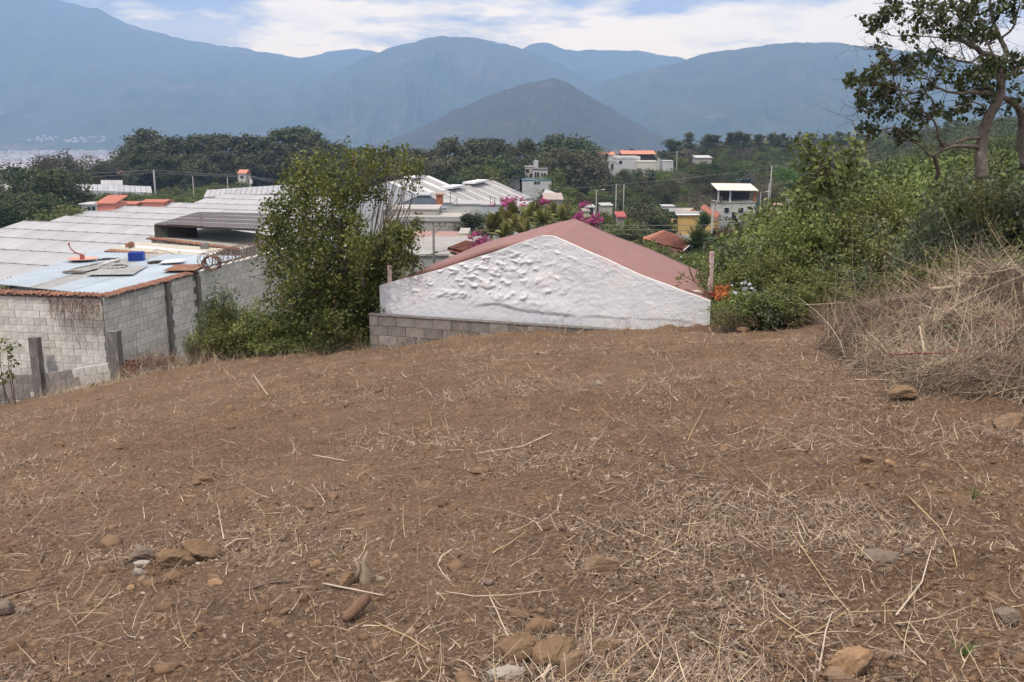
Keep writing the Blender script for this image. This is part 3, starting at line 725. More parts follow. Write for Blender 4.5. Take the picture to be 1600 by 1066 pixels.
def scrap(px, py, sx, sy, rz, z, m, label, cat='metal sheet', tilt=0.0):
    c = at_z(px, py, ROOFZ); mb = MB(); nn = 10; vs = []
    for j in range(nn + 1):
        for i in range(nn * 2 + 1):
            X, Y = (i / (2 * nn) - .5) * sx, (j / nn - .5) * sy
            vs.append((X, Y, z + 0.012 * math.sin(i * math.pi) + 0.03 * vnoise(X * 2 + px, Y * 2, 3) + tilt * (X + sx / 2) + (0.01 if i % 2 else -0.01)))
    fs = [(j * (2 * nn + 1) + i, j * (2 * nn + 1) + i + 1, (j + 1) * (2 * nn + 1) + i + 1, (j + 1) * (2 * nn + 1) + i) for j in range(nn) for i in range(2 * nn)]
    o = obj('metal_sheet', make_mesh('metal_sheet', vs, fs, m), None, c, rz)
    so = o.modifiers.new('t', 'SOLIDIFY'); so.thickness = 0.006
    tag(o, label, cat); return o
m_rust = mat('rust_sheet', (0.30, 0.13, 0.08), (0.20, 0.10, 0.07), scale=5, bump=0.002, c3=(0.36, 0.34, 0.31), s3=2.5, a3=(0.55, 0.66))
m_white = mat('white_sheet', (0.68, 0.70, 0.72), (0.60, 0.61, 0.62), scale=3, rough=0.5)
m_cream = mat('cream_sheet', (0.50, 0.48, 0.40), (0.40, 0.38, 0.31), scale=2, c3=(0.3, 0.27, 0.2), s3=1.3, a3=(0.58, 0.7))
scrap(270, 412, 0.75, 0.8, 0.2, 0.06, m_white, 'bright white bent sheet behind the charred timber', tilt=0.06)
scrap(288, 421, 1.0, 1.5, 0.1, 0.05, m_rust, 'rusty red corrugated scrap on the near right of the roof')
scrap(185, 424, 1.4, 2.0, 0.12, 0.025, m_greyz, 'dull grey sheet patched onto the blue roof')
scrap(150, 419, 0.7, 1.8, -0.3, 0.03, m_greyz, 'grey tin offcut lying under the narrow plank')

# raised flat outbuilding behind the blue roof
ob = empty('lean_to', (-13.5, 40.5, -8)); tag(ob, 'low lean-to with rusty and cream roof sheets behind the blue roof', 'shed')
qz = -4.98
fl, fr_, br, bl_ = at_z(162, 392, qz), at_z(318, 405, qz), at_z(352, 389, qz + .05), at_z(215, 378, qz + .05)
mb = MB(); base = ob.location
for a, b_ in ((fl, fr_), (fr_, br), (br, bl_), (bl_, fl)):
    a = a - base; b_ = b_ - base; mb.add([Vector((a.x, a.y, 0)), Vector((b_.x, b_.y, 0)), b_ - Vector((0, 0, 0.03)), a - Vector((0, 0, 0.03))], [(0, 1, 2, 3)])
mb.build('wall', mat('stained_block', (0.30, 0.29, 0.26), (0.20, 0.19, 0.17), scale=2), ob)
for k, (g0, g1, m) in enumerate(((0, 0.2, m_rust), (0.2, 0.48, m_cream), (0.48, 0.66, m_white), (0.66, 1.0, m_cream))):
    corrugated('roof_sheet', [fl.lerp(bl_, g0), fr_.lerp(br, g0), fr_.lerp(br, g1 + .01), fl.lerp(bl_, g1 + .01)], 26, 0.012, m, ob, base)
for i, (px, py) in enumerate(((203, 386), (320, 388))):
    c = at_z(px, py, qz + 0.06); r_ = random.Random(i)
    mb = MB(); mb.box((0, 0, 0.08), (0.34, 0.22, 0.16), r_.uniform(0, 1), 0.9); mb.box((0.05, 0.02, 0.18), (0.2, 0.16, 0.07), 0.8, 0.8)
    o = mb.build('roof_weight', m_conc if i else m_clay, None, loc=c); tag(o, ('rough clay lump weighting the left of the lean-to roof', 'concrete chunk weighting the right of the lean-to roof')[i], 'weight')
# bent rusty frame
c = at_z(262, 399, qz + 0.05); fo = empty('bent_wire_rack', c); tag(fo, 'bent rusty wire rack standing on the lean-to roof', 'rack')
mb = MB(); mb.tube([(-0.7, -0.1, 0), (-0.45, 0, 0.24), (-0.38, 0, 0.02)], 0.012, 5); mb.tube([(-0.45, 0, 0.24), (0.4, -0.1, 0.04), (0.52, -0.12, 0.2), (0.56, -0.12, 0)], 0.012, 5); mb.build('frame_rod', m_wire, fo)

# open sided canopy with the dark metal roof
m_dkroof = mat('dark_metal_roof', (0.115, 0.100, 0.098), (0.075, 0.065, 0.065), scale=2.5, rough=0.6, c3=(0.19, 0.17, 0.165), s3=1.2, a3=(0.5, 0.7), stretch=(1, 3, 1), rand=0.12)
cn = empty('canopy', (-12, 39, -6)); tag(cn, 'open sided canopy with a dark corrugated roof on thin posts', 'canopy')
a, b_, c_, e_ = P(241, 350, 45.5), P(404, 357, 41.6), P(446, 337, 50), P(312, 334, 51)
for k in range(4):
    g0, g1 = k / 4, (k + 1) / 4
    corrugated('roof_sheet', [a.lerp(e_, g0) + Vector((0, 0, .03 * k)), b_.lerp(c_, g0) + Vector((0, 0, .03 * k)), b_.lerp(c_, g1) + Vector((0, 0, .03 * k)), a.lerp(e_, g1) + Vector((0, 0, .03 * k))], 30, 0.02, m_dkroof, cn, cn.location)
for p, zb in ((a + Vector((.1, .1, 0)), -5.1), (b_ + Vector((-.1, .1, 0)), -5.1), (c_ + Vector((-.2, -.1, 0)), -5.1), (e_ + Vector((.1, -.1, 0)), -5.1)):
    q = p - cn.location; MB().box((q.x, q.y, (q.z + zb + 6) / 2 - 0.02), (0.10, 0.10, q.z - (zb + 6) - 0.04)).build('post', MATS['dark_timber'], cn)
mb = MB(); q0, q1 = a - cn.location, b_ - cn.location; mb.tube([q0 + Vector((0, 0.06, -0.07)), q1 + Vector((0, 0.06, -0.07))], 0.05, 4); mb.build('beam', MATS['dark_timber'], cn)
p = at_z(286, 371, -5.05); q = p - cn.location
MB().box((q.x, q.y, q.z + 0.32), (1.35, 0.12, 0.62)).build('board_screen', mat('black_screen', (0.022, 0.02, 0.018), (0.035, 0.025, 0.02), scale=5), cn)
p = at_z(256, 371, -5.05); q = p - cn.location
MB().box((q.x, q.y, q.z + 0.26), (0.8, 0.08, 0.52), 0.1).build('side_screen', mat('olive_screen', (0.07, 0.07, 0.06)), cn)
cb = empty('terrace_house', (-12, 40, -9)); tag(cb, 'flat roofed building carrying the open canopy', 'building')
q = [at_z(236, 374, -5.06), at_z(372, 391, -5.06), at_z(445, 371, -5.06), at_z(330, 355, -5.06)]
mb = MB(); mb.slab([v - cb.location for v in q], 3.9); mb.build('body', mat('pale_render', (0.42, 0.41, 0.36), (0.33, 0.32, 0.28), scale=2), cb)
for i in range(34):
    f = i / 33; p = q[0].lerp(q[1], f)
    o = obj('roof_tile', tile_me, cb, p - cb.location + Vector((0, 0.1, 0.05))); o.rotation_euler = (0, 0.2, -1.9 + R.uniform(-.2, .2)); o.scale = (1.1, 1.1, 1.1)

# ------------------------------------------------------------------ greenhouses: rows of pitched plastic roofs
m_plas = mat('greenhouse_plastic', (0.39, 0.39, 0.40), (0.33, 0.335, 0.345), scale=0.25, rough=0.45, rand=0.09, c3=(0.36, 0.345, 0.32), s3=0.5, a3=(0.55, 0.8), spec=0.4, stretch=(1, 0.3, 1))
m_gutter = mat('gutter_brown', (0.20, 0.18, 0.16), (0.32, 0.30, 0.28), scale=0.6)
m_gpost = mat('greenhouse_post', (0.25, 0.26, 0.27))
gu = Vector((math.cos(math.radians(21)), -math.sin(math.radians(21)), 0)); gv = Vector((-gu.y, gu.x, 0))
PW = 1.9
def panel_mesh(wd, run, rise, name='roof_panel'):
    mb = MB(); nseg = 5; vs = []
    for j in range(nseg + 1):
        for i in range(5):
            f = i / 4; g = j / nseg
            z = rise * g - 0.05 * math.sin(f * math.pi) + 0.05 * math.sin(g * math.pi)
            vs.append((wd * f * 0.992, run * g, z))
    mb.add(vs, [(j * 5 + i, j * 5 + i + 1, (j + 1) * 5 + i + 1, (j + 1) * 5 + i) for j in range(nseg) for i in range(4)])
    return make_mesh(name, mb.v, mb.f, m_plas, True)
pm_near = panel_mesh(PW, 5.2, 1.0); pm_far = panel_mesh(PW, -4.2, 1.0)
GBAY = [(79, -120, 420, -13.3), (89, -120, 480, -13.3), (99, -90, 515, -13.2), (109, -60, 515, -13.2), (119, -20, 515, -13.1), (129, 52, 515, -13.1), (139, 90, 515, -13.1), (150, 126, 515, -13.0), (161, 186, 515, -13.0), (174, 290, 515, -13.0), (188, 322, 515, -13.0)]
for i, (Yc, pl, pr, zg) in enumerate(GBAY):
    # the bay runs along gu; the point at photo x = 120 lies at depth Yc
    q = P(120, 300, 1.0); p0 = Vector((q.x * Yc, Yc, zg))
    def hit(px):
        k = P(px, 300, 1.0).x     # x = k*y
        s = (k * p0.y - p0.x) / (gu.x - k * gu.y); return s
    s0, s1 = hit(pl), hit(pr)
    n = max(3, int((s1 - s0) / PW)); org = p0 + gu * s0
    g = empty('greenhouse', org + Vector((0, 0, -4)), math.atan2(gu.y, gu.x))
    tag(g, f'greenhouse bay with a white plastic roof, {ORD[i]} from the front', 'greenhouse', 'rows of plastic greenhouses on the left')
    for k in range(n):
        o = obj('roof_panel', pm_near, g, (k * PW, 0, 4)); o.scale = (1, 1, 1 + R.uniform(-0.015, 0.015))
        if i < 4 or k % 1 == 0: obj('roof_panel', pm_far, g, (k * PW, 9.42, 4.0))
    mb = MB(); mb.box((n * PW / 2, -0.2, 3.93), (n * PW, 0.5, 0.22)); 
    for k in range(n * 2): mb.box((k * PW / 2, -0.30, 4.0), (0.14, 0.5, 0.3))
    mb.build('gutter', m_gutter, g)
    mb = MB(); mb.box((n * PW / 2, 5.2, 5.03), (n * PW, 0.08, 0.05))
    for k in range(n + 1): mb.box((k * PW, 5.2, 5.04), (0.16, 0.2, 0.08))
    mb.build('ridge_beam', m_gutter, g)
    mb = MB()
    for k in range(0, n + 1, 2): mb.box((k * PW, 0, 1.5), (0.12, 0.12, 5.2))
    mb.build('post_row', m_gpost, g)['kind'] = 'stuff'
    mb = MB()
    mb.add([(0, 0, -1), (0, 9.6, -1), (0, 9.6, 4), (0, 5.2, 4.97), (0, 0, 4)], [(0, 1, 2, 3, 4)])
    mb.add([(0, -0.02, -1), (n * PW, -0.02, -1), (n * PW, -0.02, 3.8), (0, -0.02, 3.8)], [(0, 1, 2, 3)])
    mb.build('side_sheet', m_plas, g)

# ------------------------------------------------------------------ leaves, crowns, branches
def leaves(c, size, rng, aspect=1.9, droop=0.0, up=0.0):
    """one small kite shaped leaf at each centre"""
    n = len(c)
    a = rng.normal(size=(n, 3)); a[:, 2] = a[:, 2] * 0.7 - droop; a /= np.linalg.norm(a, axis=1)[:, None]
    b = rng.normal(size=(n, 3)); b[:, 2] *= (1 - up); b -= a * (a * b).sum(1)[:, None]; b /= np.linalg.norm(b, axis=1)[:, None] + 1e-9
    nrm = np.cross(a, b)
    s = size * rng.uniform(0.65, 1.35, n)[:, None]; wdt = s / aspect
    v0 = c - a * s * .5; v1 = c - b * wdt * .5 + nrm * s * 0.08; v2 = c + a * s * .5; v3 = c + b * wdt * .5 + nrm * s * 0.08
    V = np.stack([v0, v1, v2, v3], 1).reshape(-1, 3)
    Fc = np.arange(4 * n).reshape(n, 4)
    return V, Fc, np.repeat(rng.uniform(0, 1, n), 4)

def crown_pts(rng, rx, ry, rz, cz, lobes, per, nl, cr, flat=0.5, gap=0.0, shape='ball'):
    """clump centres on uneven lobes inside an ellipsoid; leaves gathered round the clump centres"""
    L = []
    for i in range(lobes):
        th = rng.uniform(0, 2 * np.pi); u = rng.uniform(-0.98, 0.95); r = rng.uniform(0.3, 0.78) * math.sqrt(max(0.05, 1 - 0.75 * u * u))
        if shape == 'cone':
            u = rng.uniform(-0.95, 0.9); r = (1 - (u + 1) / 2) * 0.75 + 0.05
        L.append((np.cos(th) * r * rx, np.sin(th) * r * ry, cz + u * rz * (0.72 if shape != 'cone' else 1.0), rng.uniform(0.28, 0.5) * (1.15 - 0.45 * abs(u))))
    pts = []
    for (x, y, z, s) in L:
        d = rng.normal(size=(per, 3)); d /= np.linalg.norm(d, axis=1)[:, None]
        d[:, 2] = np.where(d[:, 2] < -0.35, d[:, 2] * flat, d[:, 2])
        rr = rng.uniform(0.55, 1.08, per)[:, None]
        m = min(rx, ry) * s
        cc = np.array([x, y, z]) + d * rr * np.array([m * rng.uniform(.9, 1.2), m * rng.uniform(.9, 1.2), m * rng.uniform(0.7, 1.0)])
        pts.append(cc)
    cc = np.vstack(pts)
    if gap: cc = cc[rng.uniform(size=len(cc)) > gap]
    lp = np.repeat(cc, nl, 0) + rng.normal(size=(len(cc) * nl, 3)) * cr * np.array([1, 1, 0.7])
    return lp, L

def limbs_mesh(name, rng, h, L, r0, m, base_r=None, bend=0.06, fork=0.35, n=6):
    mb = MB(); r0 = r0
    pts = [Vector((0, 0, -0.4))]; k = 5
    for i in range(1, k + 1):
        pts.append(Vector((rng.uniform(-bend, bend) * h * i / k, rng.uniform(-bend, bend) * h * i / k, h * i / k)))
    mb.tube(pts, [r0 * (1 - 0.7 * i / k) for i in range(k + 1)], n)
    for (x, y, z, s) in L:
        t = rng.uniform(fork, 0.9); a = pts[0].lerp(pts[-1], t) if False else pts[min(int(t * k) + 0, k)]
        b = Vector((x, y, z)); mid = a.lerp(b, 0.5) + Vector((rng.uniform(-.1, .1), rng.uniform(-.1, .1), rng.uniform(-.15, .05))) * (b - a).length
        mb.tube([a, mid, b], [r0 * 0.42 * (1 - t * .4), r0 * 0.25, r0 * 0.08], 4)
    return make_mesh(name, mb.v, mb.f, m, True)

m_bark = mat('bark_grey', (0.17, 0.135, 0.105), (0.09, 0.07, 0.055), scale=3, bump=0.01, stretch=(2, 2, 0.6), c3=(0.28, 0.25, 0.21), s3=3, a3=(0.55, 0.7))
m_barkp = mat('bark_pale', (0.33, 0.29, 0.24), (0.19, 0.15, 0.12), scale=1.5, stretch=(2, 2, 0.5))
L_euc = leafmat('leaf_eucalyptus', (0.030, 0.038, 0.015), (0.080, 0.090, 0.036), (0.18, 0.185, 0.08), 0.22, 0.25)
L_dark = leafmat('leaf_dark', (0.024, 0.036, 0.012), (0.056, 0.078, 0.023), (0.125, 0.155, 0.046), 0.4, 0.25)
L_mid = leafmat('leaf_mid', (0.042, 0.058, 0.014), (0.110, 0.138, 0.032), (0.23, 0.255, 0.065), 0.35, 0.28, huevar=0.03)
L_olive = leafmat('leaf_olive', (0.042, 0.046, 0.022), (0.090, 0.090, 0.042), (0.155, 0.140, 0.068), 0.3, 0.25, huevar=0.02)
L_brown = leafmat('leaf_brown', (0.055, 0.040, 0.028), (0.105, 0.078, 0.055), (0.165, 0.125, 0.090), 0.4, 0.25)
L_bright = leafmat('leaf_bright', (0.04, 0.075, 0.012), (0.095, 0.155, 0.028), (0.19, 0.26, 0.06), 0.6, 0.2)
L_blue = leafmat('leaf_blue', (0.05, 0.075, 0.07), (0.10, 0.135, 0.13), (0.17, 0.21, 0.20), 0.6, 0.1)

PROTO = {}
def tree_proto(key, seed, leafm, h, rx, rz, lobes, per, nl, cr, ls, barkm=None, aspect=1.6, flat=0.5, gap=0.0, shape='ball', cz=None, r0=None, fork=0.35, ry=None, droop=0.2):
    rng = np.random.default_rng(seed)
    cz = cz if cz is not None else h - rz
    lp, L = crown_pts(rng, rx, ry or rx, rz, cz, lobes, per, nl, cr, flat, gap, shape)
    V, Fc, v = leaves(lp, ls, rng, aspect, droop)
    top = V[:, 2].max()
    cm = make_mesh('crown', V, Fc, leafm, False, v)
    tm = limbs_mesh('trunk', rng, cz + rz * 0.3, L, r0 or h * 0.022, barkm or m_bark, fork=fork)
    PROTO[key] = dict(crown=cm, trunk=tm, h=float(top), r=max(rx, ry or rx))
def spawn(key, loc, h, label, cat='tree', group=None, name='tree', wid=1.0, rz=None, leafm=None):
    p = PROTO[key]; s = h / p['h']
    o = empty(name, loc, R.uniform(0, 6.28) if rz is None else rz)
    o.scale = (s * wid, s * wid, s)
    tag(o, label, cat, group)
    if p.get('trunk'): obj('trunk' if cat == 'tree' else 'stems', p['trunk'], o)
    obj('crown' if cat == 'tree' else 'foliage', p['crown'], o)
    return o

for i in range(5):
    tree_proto(f'euc{i}', 100 + i, L_euc, 22, 5.2, 10.0, 24, 28, 9, 0.6, 0.72, m_barkp, 1.7, gap=0.12, cz=11.2, r0=0.35)
for i in range(4):
    tree_proto(f'mid{i}', 120 + i, L_mid, 9, 4.6, 4.6, 19, 30, 9, 0.36, 0.36, m_bark, 1.6, gap=0.05, cz=4.4, r0=0.2)
for i in range(4):
    tree_proto(f'dark{i}', 130 + i, L_dark, 9, 4.4, 4.6, 19, 30, 9, 0.36, 0.36, m_bark, 1.6, cz=4.4, r0=0.2)
for i in range(3):
    tree_proto(f'olive{i}', 140 + i, L_olive, 10, 4.4, 4.9, 18, 28, 8, 0.45, 0.38, m_barkp, 1.6, gap=0.1, cz=5.0, r0=0.2)
for i in range(2):
    tree_proto(f'brown{i}', 150 + i, L_brown, 8, 4.0, 3.2, 14, 24, 7, 0.45, 0.28, m_barkp, 2.2, gap=0.2, cz=4.8, r0=0.16)
for i in range(3):
    tree_proto(f'cyp{i}', 160 + i, L_euc, 16, 3.4, 7.0, 14, 24, 9, 0.40, 0.50, m_bark, 1.7, shape='cone', cz=8.5, r0=0.3)
for i in range(3):
    tree_proto(f'fine{i}', 180 + i, L_mid if i != 1 else L_dark, 7, 3.6, 3.5, 20, 60, 12, 0.22, 0.17, m_bark, 1.6, cz=3.4, r0=0.12)
tree_proto('bright0', 170, L_bright, 8, 4.0, 3.4, 12, 30, 8, 0.4, 0.34, m_bark, cz=4.6)
tree_proto('blue0', 171, L_blue, 8, 2.6, 3.7, 12, 24, 8, 0.3, 0.30, m_bark, shape='cone', cz=4.2)
tree_proto('round0', 172, L_dark, 5, 2.3, 2.2, 16, 60, 9, 0.16, 0.16, m_bark, 1.4, cz=2.9, r0=0.10)

def tree_at(key, px, pytop, Y, label, group=None, wid=1.0, name='tree', minh=3.0, maxh=40, cat='tree'):
    p = P(px, pytop, Y); g = Hc(p.x, Y); h = p.z - g
    h = max(minh, min(maxh, h)); return spawn(key, (p.x, Y, p.z - h), h, label, cat, group, name, wid)

# far belt of eucalyptus behind the greenhouses
prof = [(196, 222), (212, 210), (243, 203), (262, 210), (290, 218), (322, 211), (350, 216), (378, 209), (404, 212), (440, 206), (474, 203), (500, 212), (520, 220), (552, 230), (590, 236), (622, 232), (650, 229)]
k = 0
xs = np.linspace(200, 655, 26)
for i, px in enumerate(xs):
    py = float(np.interp(px, [a for a, b in prof], [b for a, b in prof])) + R.uniform(-9, 3)
    Y = 330 + R.uniform(-12, 25)
    tree_at(f'euc{R.randrange(5)}', px, py, Y, f'tall dark eucalyptus behind the greenhouses, {ordw(i)} from the left in the back row', 'eucalyptus belt, back row', 1.15, 'eucalyptus_tree')
xs = np.linspace(206, 560, 19)
for i, px in enumerate(xs):
    py = float(np.interp(px, [a for a, b in prof], [b for a, b in prof])) + R.uniform(14, 34)
    tree_at(f'euc{R.randrange(5)}', px, py, 300 + R.uniform(-10, 10), f'shorter dark eucalyptus fronting the tall belt, {ordw(i)} from the left', 'eucalyptus belt, front row', 1.1, 'eucalyptus_tree')
for i, (px, py) in enumerate(((285, 288), (312, 290), (340, 284), (362, 283), (385, 286), (405, 292), (428, 294), (262, 292))):
    tree_at(f'mid{i % 4}', px, py, 262 + R.uniform(-6, 6), f'low bushy green tree at the foot of the eucalyptus belt, {ORD[i]} planted', 'low trees under the eucalyptus belt', 1.3, 'small_tree', minh=4)
# left edge trees
for (key, px, py, Y, wd, lab) in (
    ('olive0', 90, 231, 300, 1.1, 'grey olive tree with a thin crown, highest at the far left'),
    ('olive1', 66, 240, 290, 0.8, 'sparse bare looking tree left of the grey olive tree'),
    ('olive2', 118, 240, 300, 1.0, 'olive tree close on the right of the grey olive tree'),
    ('olive0', 148, 243, 305, 1.0, 'brownish olive tree between the far left trees and the belt'),
    ('olive1', 172, 246, 310, 0.9, 'brownish olive tree just left of the eucalyptus belt'),
    ('olive2', 190, 262, 310, 0.8, 'small olive tree touching the left end of the eucalyptus belt'),
    ('dark0', 4, 252, 205, 1.3, 'dark spreading tree cut by the left edge of the photo'),
    ('dark1', 92, 262, 172, 1.15, 'large very dark tree standing left of the orange house'),
    ('dark2', 70, 281, 178, 0.9, 'dark tree tucked in left of the large very dark tree'),
    ('cyp0', 88, 260, 176, 1.5, 'dark ragged conifer rising behind the large very dark tree'),
    ('mid0', 36, 275, 210, 1.2, 'green tree between the dark trees at the far left'),
    ('dark3', 20, 298, 158, 1.5, 'dark grey green tree low at the left edge'),
    ('dark1', 50, 300, 152, 1.4, 'broad grey green tree in front of the dark trees'),
    ('mid1', 104, 318, 146, 1.6, 'low pale green tree behind the first greenhouse rows'),
    ('mid2', 125, 321, 146, 1.2, 'small green tree under the orange house'),
    ('dark0', -20, 300, 150, 1.6, 'grey green tree half outside the left edge')):
    tree_at(key, px, py, Y, lab, None, wd)
# hedge in front of the far long greenhouse
for i, px in enumerate(range(140, 330, 13)):
    tree_at(f'mid{i % 4}', px, 300 + (i % 3) * 1.5 + (px > 240) * 3, 222, f'bright hedge bush under the power line, {ordw(i)} from the left', 'hedge bushes behind the greenhouses', 1.6, 'hedge_bush', minh=3.2, cat='bush')

# middle distance: dark wood behind the warehouses
mids = [('euc0', 662, 238, 300, 1.0), ('euc1', 684, 226, 300, 1.0), ('euc2', 712, 209, 290, 1.2), ('euc3', 738, 214, 300, 1.1), ('euc4', 756, 214, 310, 0.9), ('euc0', 772, 214, 300, 0.8), ('euc1', 790, 222, 315, 0.8), ('euc2', 806, 216, 305, 0.9), ('euc3', 824, 214, 300, 0.7), ('euc4', 640, 240, 310, 1.1),
        ('olive0', 680, 236, 270, 1.2), ('olive2', 700, 240, 265, 1.1), ('dark0', 724, 244, 260, 1.3), ('dark1', 756, 240, 262, 1.2), ('mid0', 738, 258, 240, 1.0), ('mid3', 752, 254, 238, 1.0), ('dark3', 712, 272, 235, 1.0), ('dark2', 790, 238, 268, 1.2), ('dark1', 812, 246, 300, 1.0),
        ('dark2', 888, 207, 330, 1.5), ('dark3', 908, 214, 330, 1.2), ('olive1', 878, 226, 268, 1.3), ('olive2', 905, 228, 262, 1.3), ('olive0', 860, 240, 275, 1.0), ('olive1', 928, 240, 272, 1.1), ('mid2', 862, 262, 240, 1.0)]
WHERE = ['leftmost behind the warehouse roofs', 'second behind the warehouse roofs', 'tallest behind the warehouse', 'right of the tallest one', 'above the far roof end', 'above the warehouse ridge', 'left of the brown far house', 'above the brown far house', 'with a thin ragged top above the far houses', 'behind the big near tree',
         'in front of the dark wood, left', 'in front of the dark wood, middle', 'low in front of the tallest tree', 'low beside the far ridge end', 'pale and rounded by the warehouse ridge', 'bright by the warehouse ridge', 'dark and low at the left ridge', 'beside the brown far house', 'between the far houses',
         'highest rounded crown left of the white villa', 'rounded shoulder of the highest crown', 'yellowish and broad below the highest crown', 'yellowish and tall left of the white villa', 'olive above the small far houses', 'olive touching the white villa', 'green under the yellowish trees']
for i, (key, px, py, Y, wd) in enumerate(mids):
    kind = {'euc': 'tall dark tree', 'oli': 'olive coloured tree', 'dar': 'dark green tree', 'mid': 'green tree'}[key[:3]]
    tree_at(key, px, py, Y, f'{kind} {WHERE[i]}', 'trees behind the warehouses', wd)

# hillside wood on the right
def prof_h(px, row): 
    top = float(np.interp(px, [840, 900, 960, 1040, 1100, 1160, 1230, 1300, 1340, 1480], [236, 240, 246, 226, 232, 228, 228, 214, 216, 205]))
    bot = float(np.interp(px, [840, 1000, 1100, 1250, 1480], [318, 330, 322, 300, 280]))
    return top + (bot - top) * row
rows = [(430, 0.0), (375, 0.14), (330, 0.28), (290, 0.42), (255, 0.57), (225, 0.74), (200, 0.92)]
cnt = 0
for ri, (Y, f) in enumerate(rows):
    px = 850 + R.uniform(0, 14) + (60 if f < 0.3 else 0)
    px0 = px; j = 0
    while px < 1480:
        py = prof_h(px, f) + R.uniform(-5, 5)
        skip = (930 < px < 1060 and 230 < py < 262 and Y > 280) or (1040 < px < 1130 and py > 318) or (930 < px < 1060 and f < 0.3) or (1110 < px < 1195 and py > 288)
        if not skip:
            key = R.choice(['mid0', 'mid1', 'mid2', 'mid3', 'dark0', 'dark1', 'dark2', 'dark3', 'olive0', 'olive1', 'brown0', 'brown1', 'dark1', 'mid2', 'olive2'])
            if 950 < px < 1120 and 0.4 < f < 0.8 and R.random() < 0.4: key = R.choice(['olive0', 'olive1', 'brown0'])
            kind = {'mid': 'green', 'dar': 'dark green', 'oli': 'olive', 'bro': 'brownish half bare'}[key[:3]]
            tree_at(key, px, py, Y + R.uniform(-9, 9), f'{kind} tree on the wooded slope, {ordw(j)} from left, {ORD[ri]} row below skyline', 'trees on the wooded slope to the right', R.uniform(1.0, 1.45), minh=5, maxh=13); j += 1
        px += R.uniform(17, 25) * (330 / Y) ** 0.55
for i, (px, py, wd) in enumerate(((1048, 216, 1.2), (1060, 218, 1.0), (1077, 206, 0.95), (1108, 208, 1.1), (1120, 209, 1.0), (1142, 206, 1.0), (1155, 204, 1.0), (1168, 207, 0.95), (1186, 209, 1.1), (1206, 208, 0.95), (1216, 210, 0.9), (1245, 212, 0.8))):
    tree_at(f'cyp{i % 3}', px, py, 440, f'ragged dark cypress against the blue mountain, {ORD[i]} from the left on the skyline', 'cypresses on the skyline', wd * 1.25, 'cypress_tree', minh=9, maxh=18)
for (key, px, py, Y, wd, lab) in (('blue0', 1168, 268, 205, 1.1, 'pale blue grey conifer behind the white terrace building'), ('blue0', 1139, 283, 203, 0.7, 'small blue grey conifer by the white terrace building'), ('bright0', 1226, 254, 230, 1.0, 'bright yellow green tree right of the tall utility pole'), ('bright0', 1130, 238, 330, 1.0, 'bright green tree high on the wooded slope'),
                                  ('brown0', 1192, 266, 215, 1.0, 'brown leaved tree left of the tall utility pole'), ('brown1', 1095, 290, 176, 1.2, 'bare brownish spreading tree left of the white terrace building'), ('dark2', 1020, 330, 150, 1.1, 'dark tree left of the yellow house'), ('dark0', 1035, 340, 148, 1.0, 'dark tree touching the yellow house wall'), ('olive1', 985, 322, 150, 1.2, 'olive tree with a flat top over the wires'), ('olive0', 1008, 312, 158, 1.3, 'wide olive tree above the dark trees'), ('mid3', 960, 336, 135, 1.0, 'loose green tree right of the bougainvillea'), ('olive2', 985, 345, 128, 1.2, 'feathery olive green tree behind the red roof slope'), ('bright0', 1150, 368, 110, 1.0, 'bright green bush on the bank under the terrace building'), ('mid1', 1180, 376, 95, 1.1, 'green bush on the grassy bank')):
    tree_at(key, px, py, Y, lab, None, wd, minh=2.5)

# distant woods too far to count
def wood(name, label, n, pxr, Yr, seed, m, hh=(7, 14)):
    rng = np.random.default_rng(seed); Y = np.exp(rng.uniform(math.log(Yr[0]), math.log(Yr[1]), n)); px = rng.uniform(pxr[0], pxr[1], n)
    X = (px - 800) / F * Y; Z = H(X, Y); h = rng.uniform(hh[0], hh[1], n)
    k = 30; c = np.repeat(np.stack([X, Y, Z + h * 0.5], 1), k, 0)
    d = rng.normal(size=(n * k, 3)); d /= np.linalg.norm(d, axis=1)[:, None]
    c = c + d * np.repeat(np.stack([h * .5, h * .5, h * .5], 1), k, 0) * rng.uniform(.7, 1.05, (n * k, 1))
    V, Fc, v = leaves(c, 1, rng, 1.3); s = np.repeat(np.clip(h * 0.42 * Y / 900, 0.10 * h, h * 0.42), k * 4)[:, None]
    cc = np.repeat(c, 4, 0); V = cc + (V - cc) * s
    o = obj(name, make_mesh(name, V, Fc, m, False, v)); tag(o, label, 'woods', kind='stuff')
wood('distant_woods', 'distant dark woods reading as one mass on the valley floor', 9000, (-100, 1700), (450, 2600), 5, L_euc)

wood('valley_scrub', 'low scrub and bushes covering the valley ground between the trees', 6600, (640, 1850), (150, 450), 6, L_dark, (2.0, 4.2))
wood('belt_undergrowth', 'dark undergrowth filling the foot of the eucalyptus belt', 1500, (150, 680), (285, 420), 8, L_euc, (3, 6))

# woods on the near right rise, seen over the thicket
for ri, (Y, py0) in enumerate(((150, 262), (115, 258), (85, 262), (62, 270), (45, 285))):
    px = 1330 - ri * 8; j = 0
    while px < 1760:
        py = py0 - (px - 1330) * (0.22 if px < 1600 else 0.14) + R.uniform(-7, 7) + (12 if px < 1400 else 0)
        key = R.choice(['fine0', 'fine1', 'fine2', 'fine1'])
        kind = {'0': 'green', '1': 'dark green', '2': 'leafy green'}[key[-1]]
        tree_at(key, px, py, Y + R.uniform(-4, 4), f'{kind} tree on the near rise behind the big tree, {ordw(j)} of row {["one", "two", "three", "four", "five"][ri]}', 'trees on the near right rise', 1.2, minh=2.5, maxh=9); j += 1
        px += R.uniform(30, 45) * (80 / Y) ** 0.5

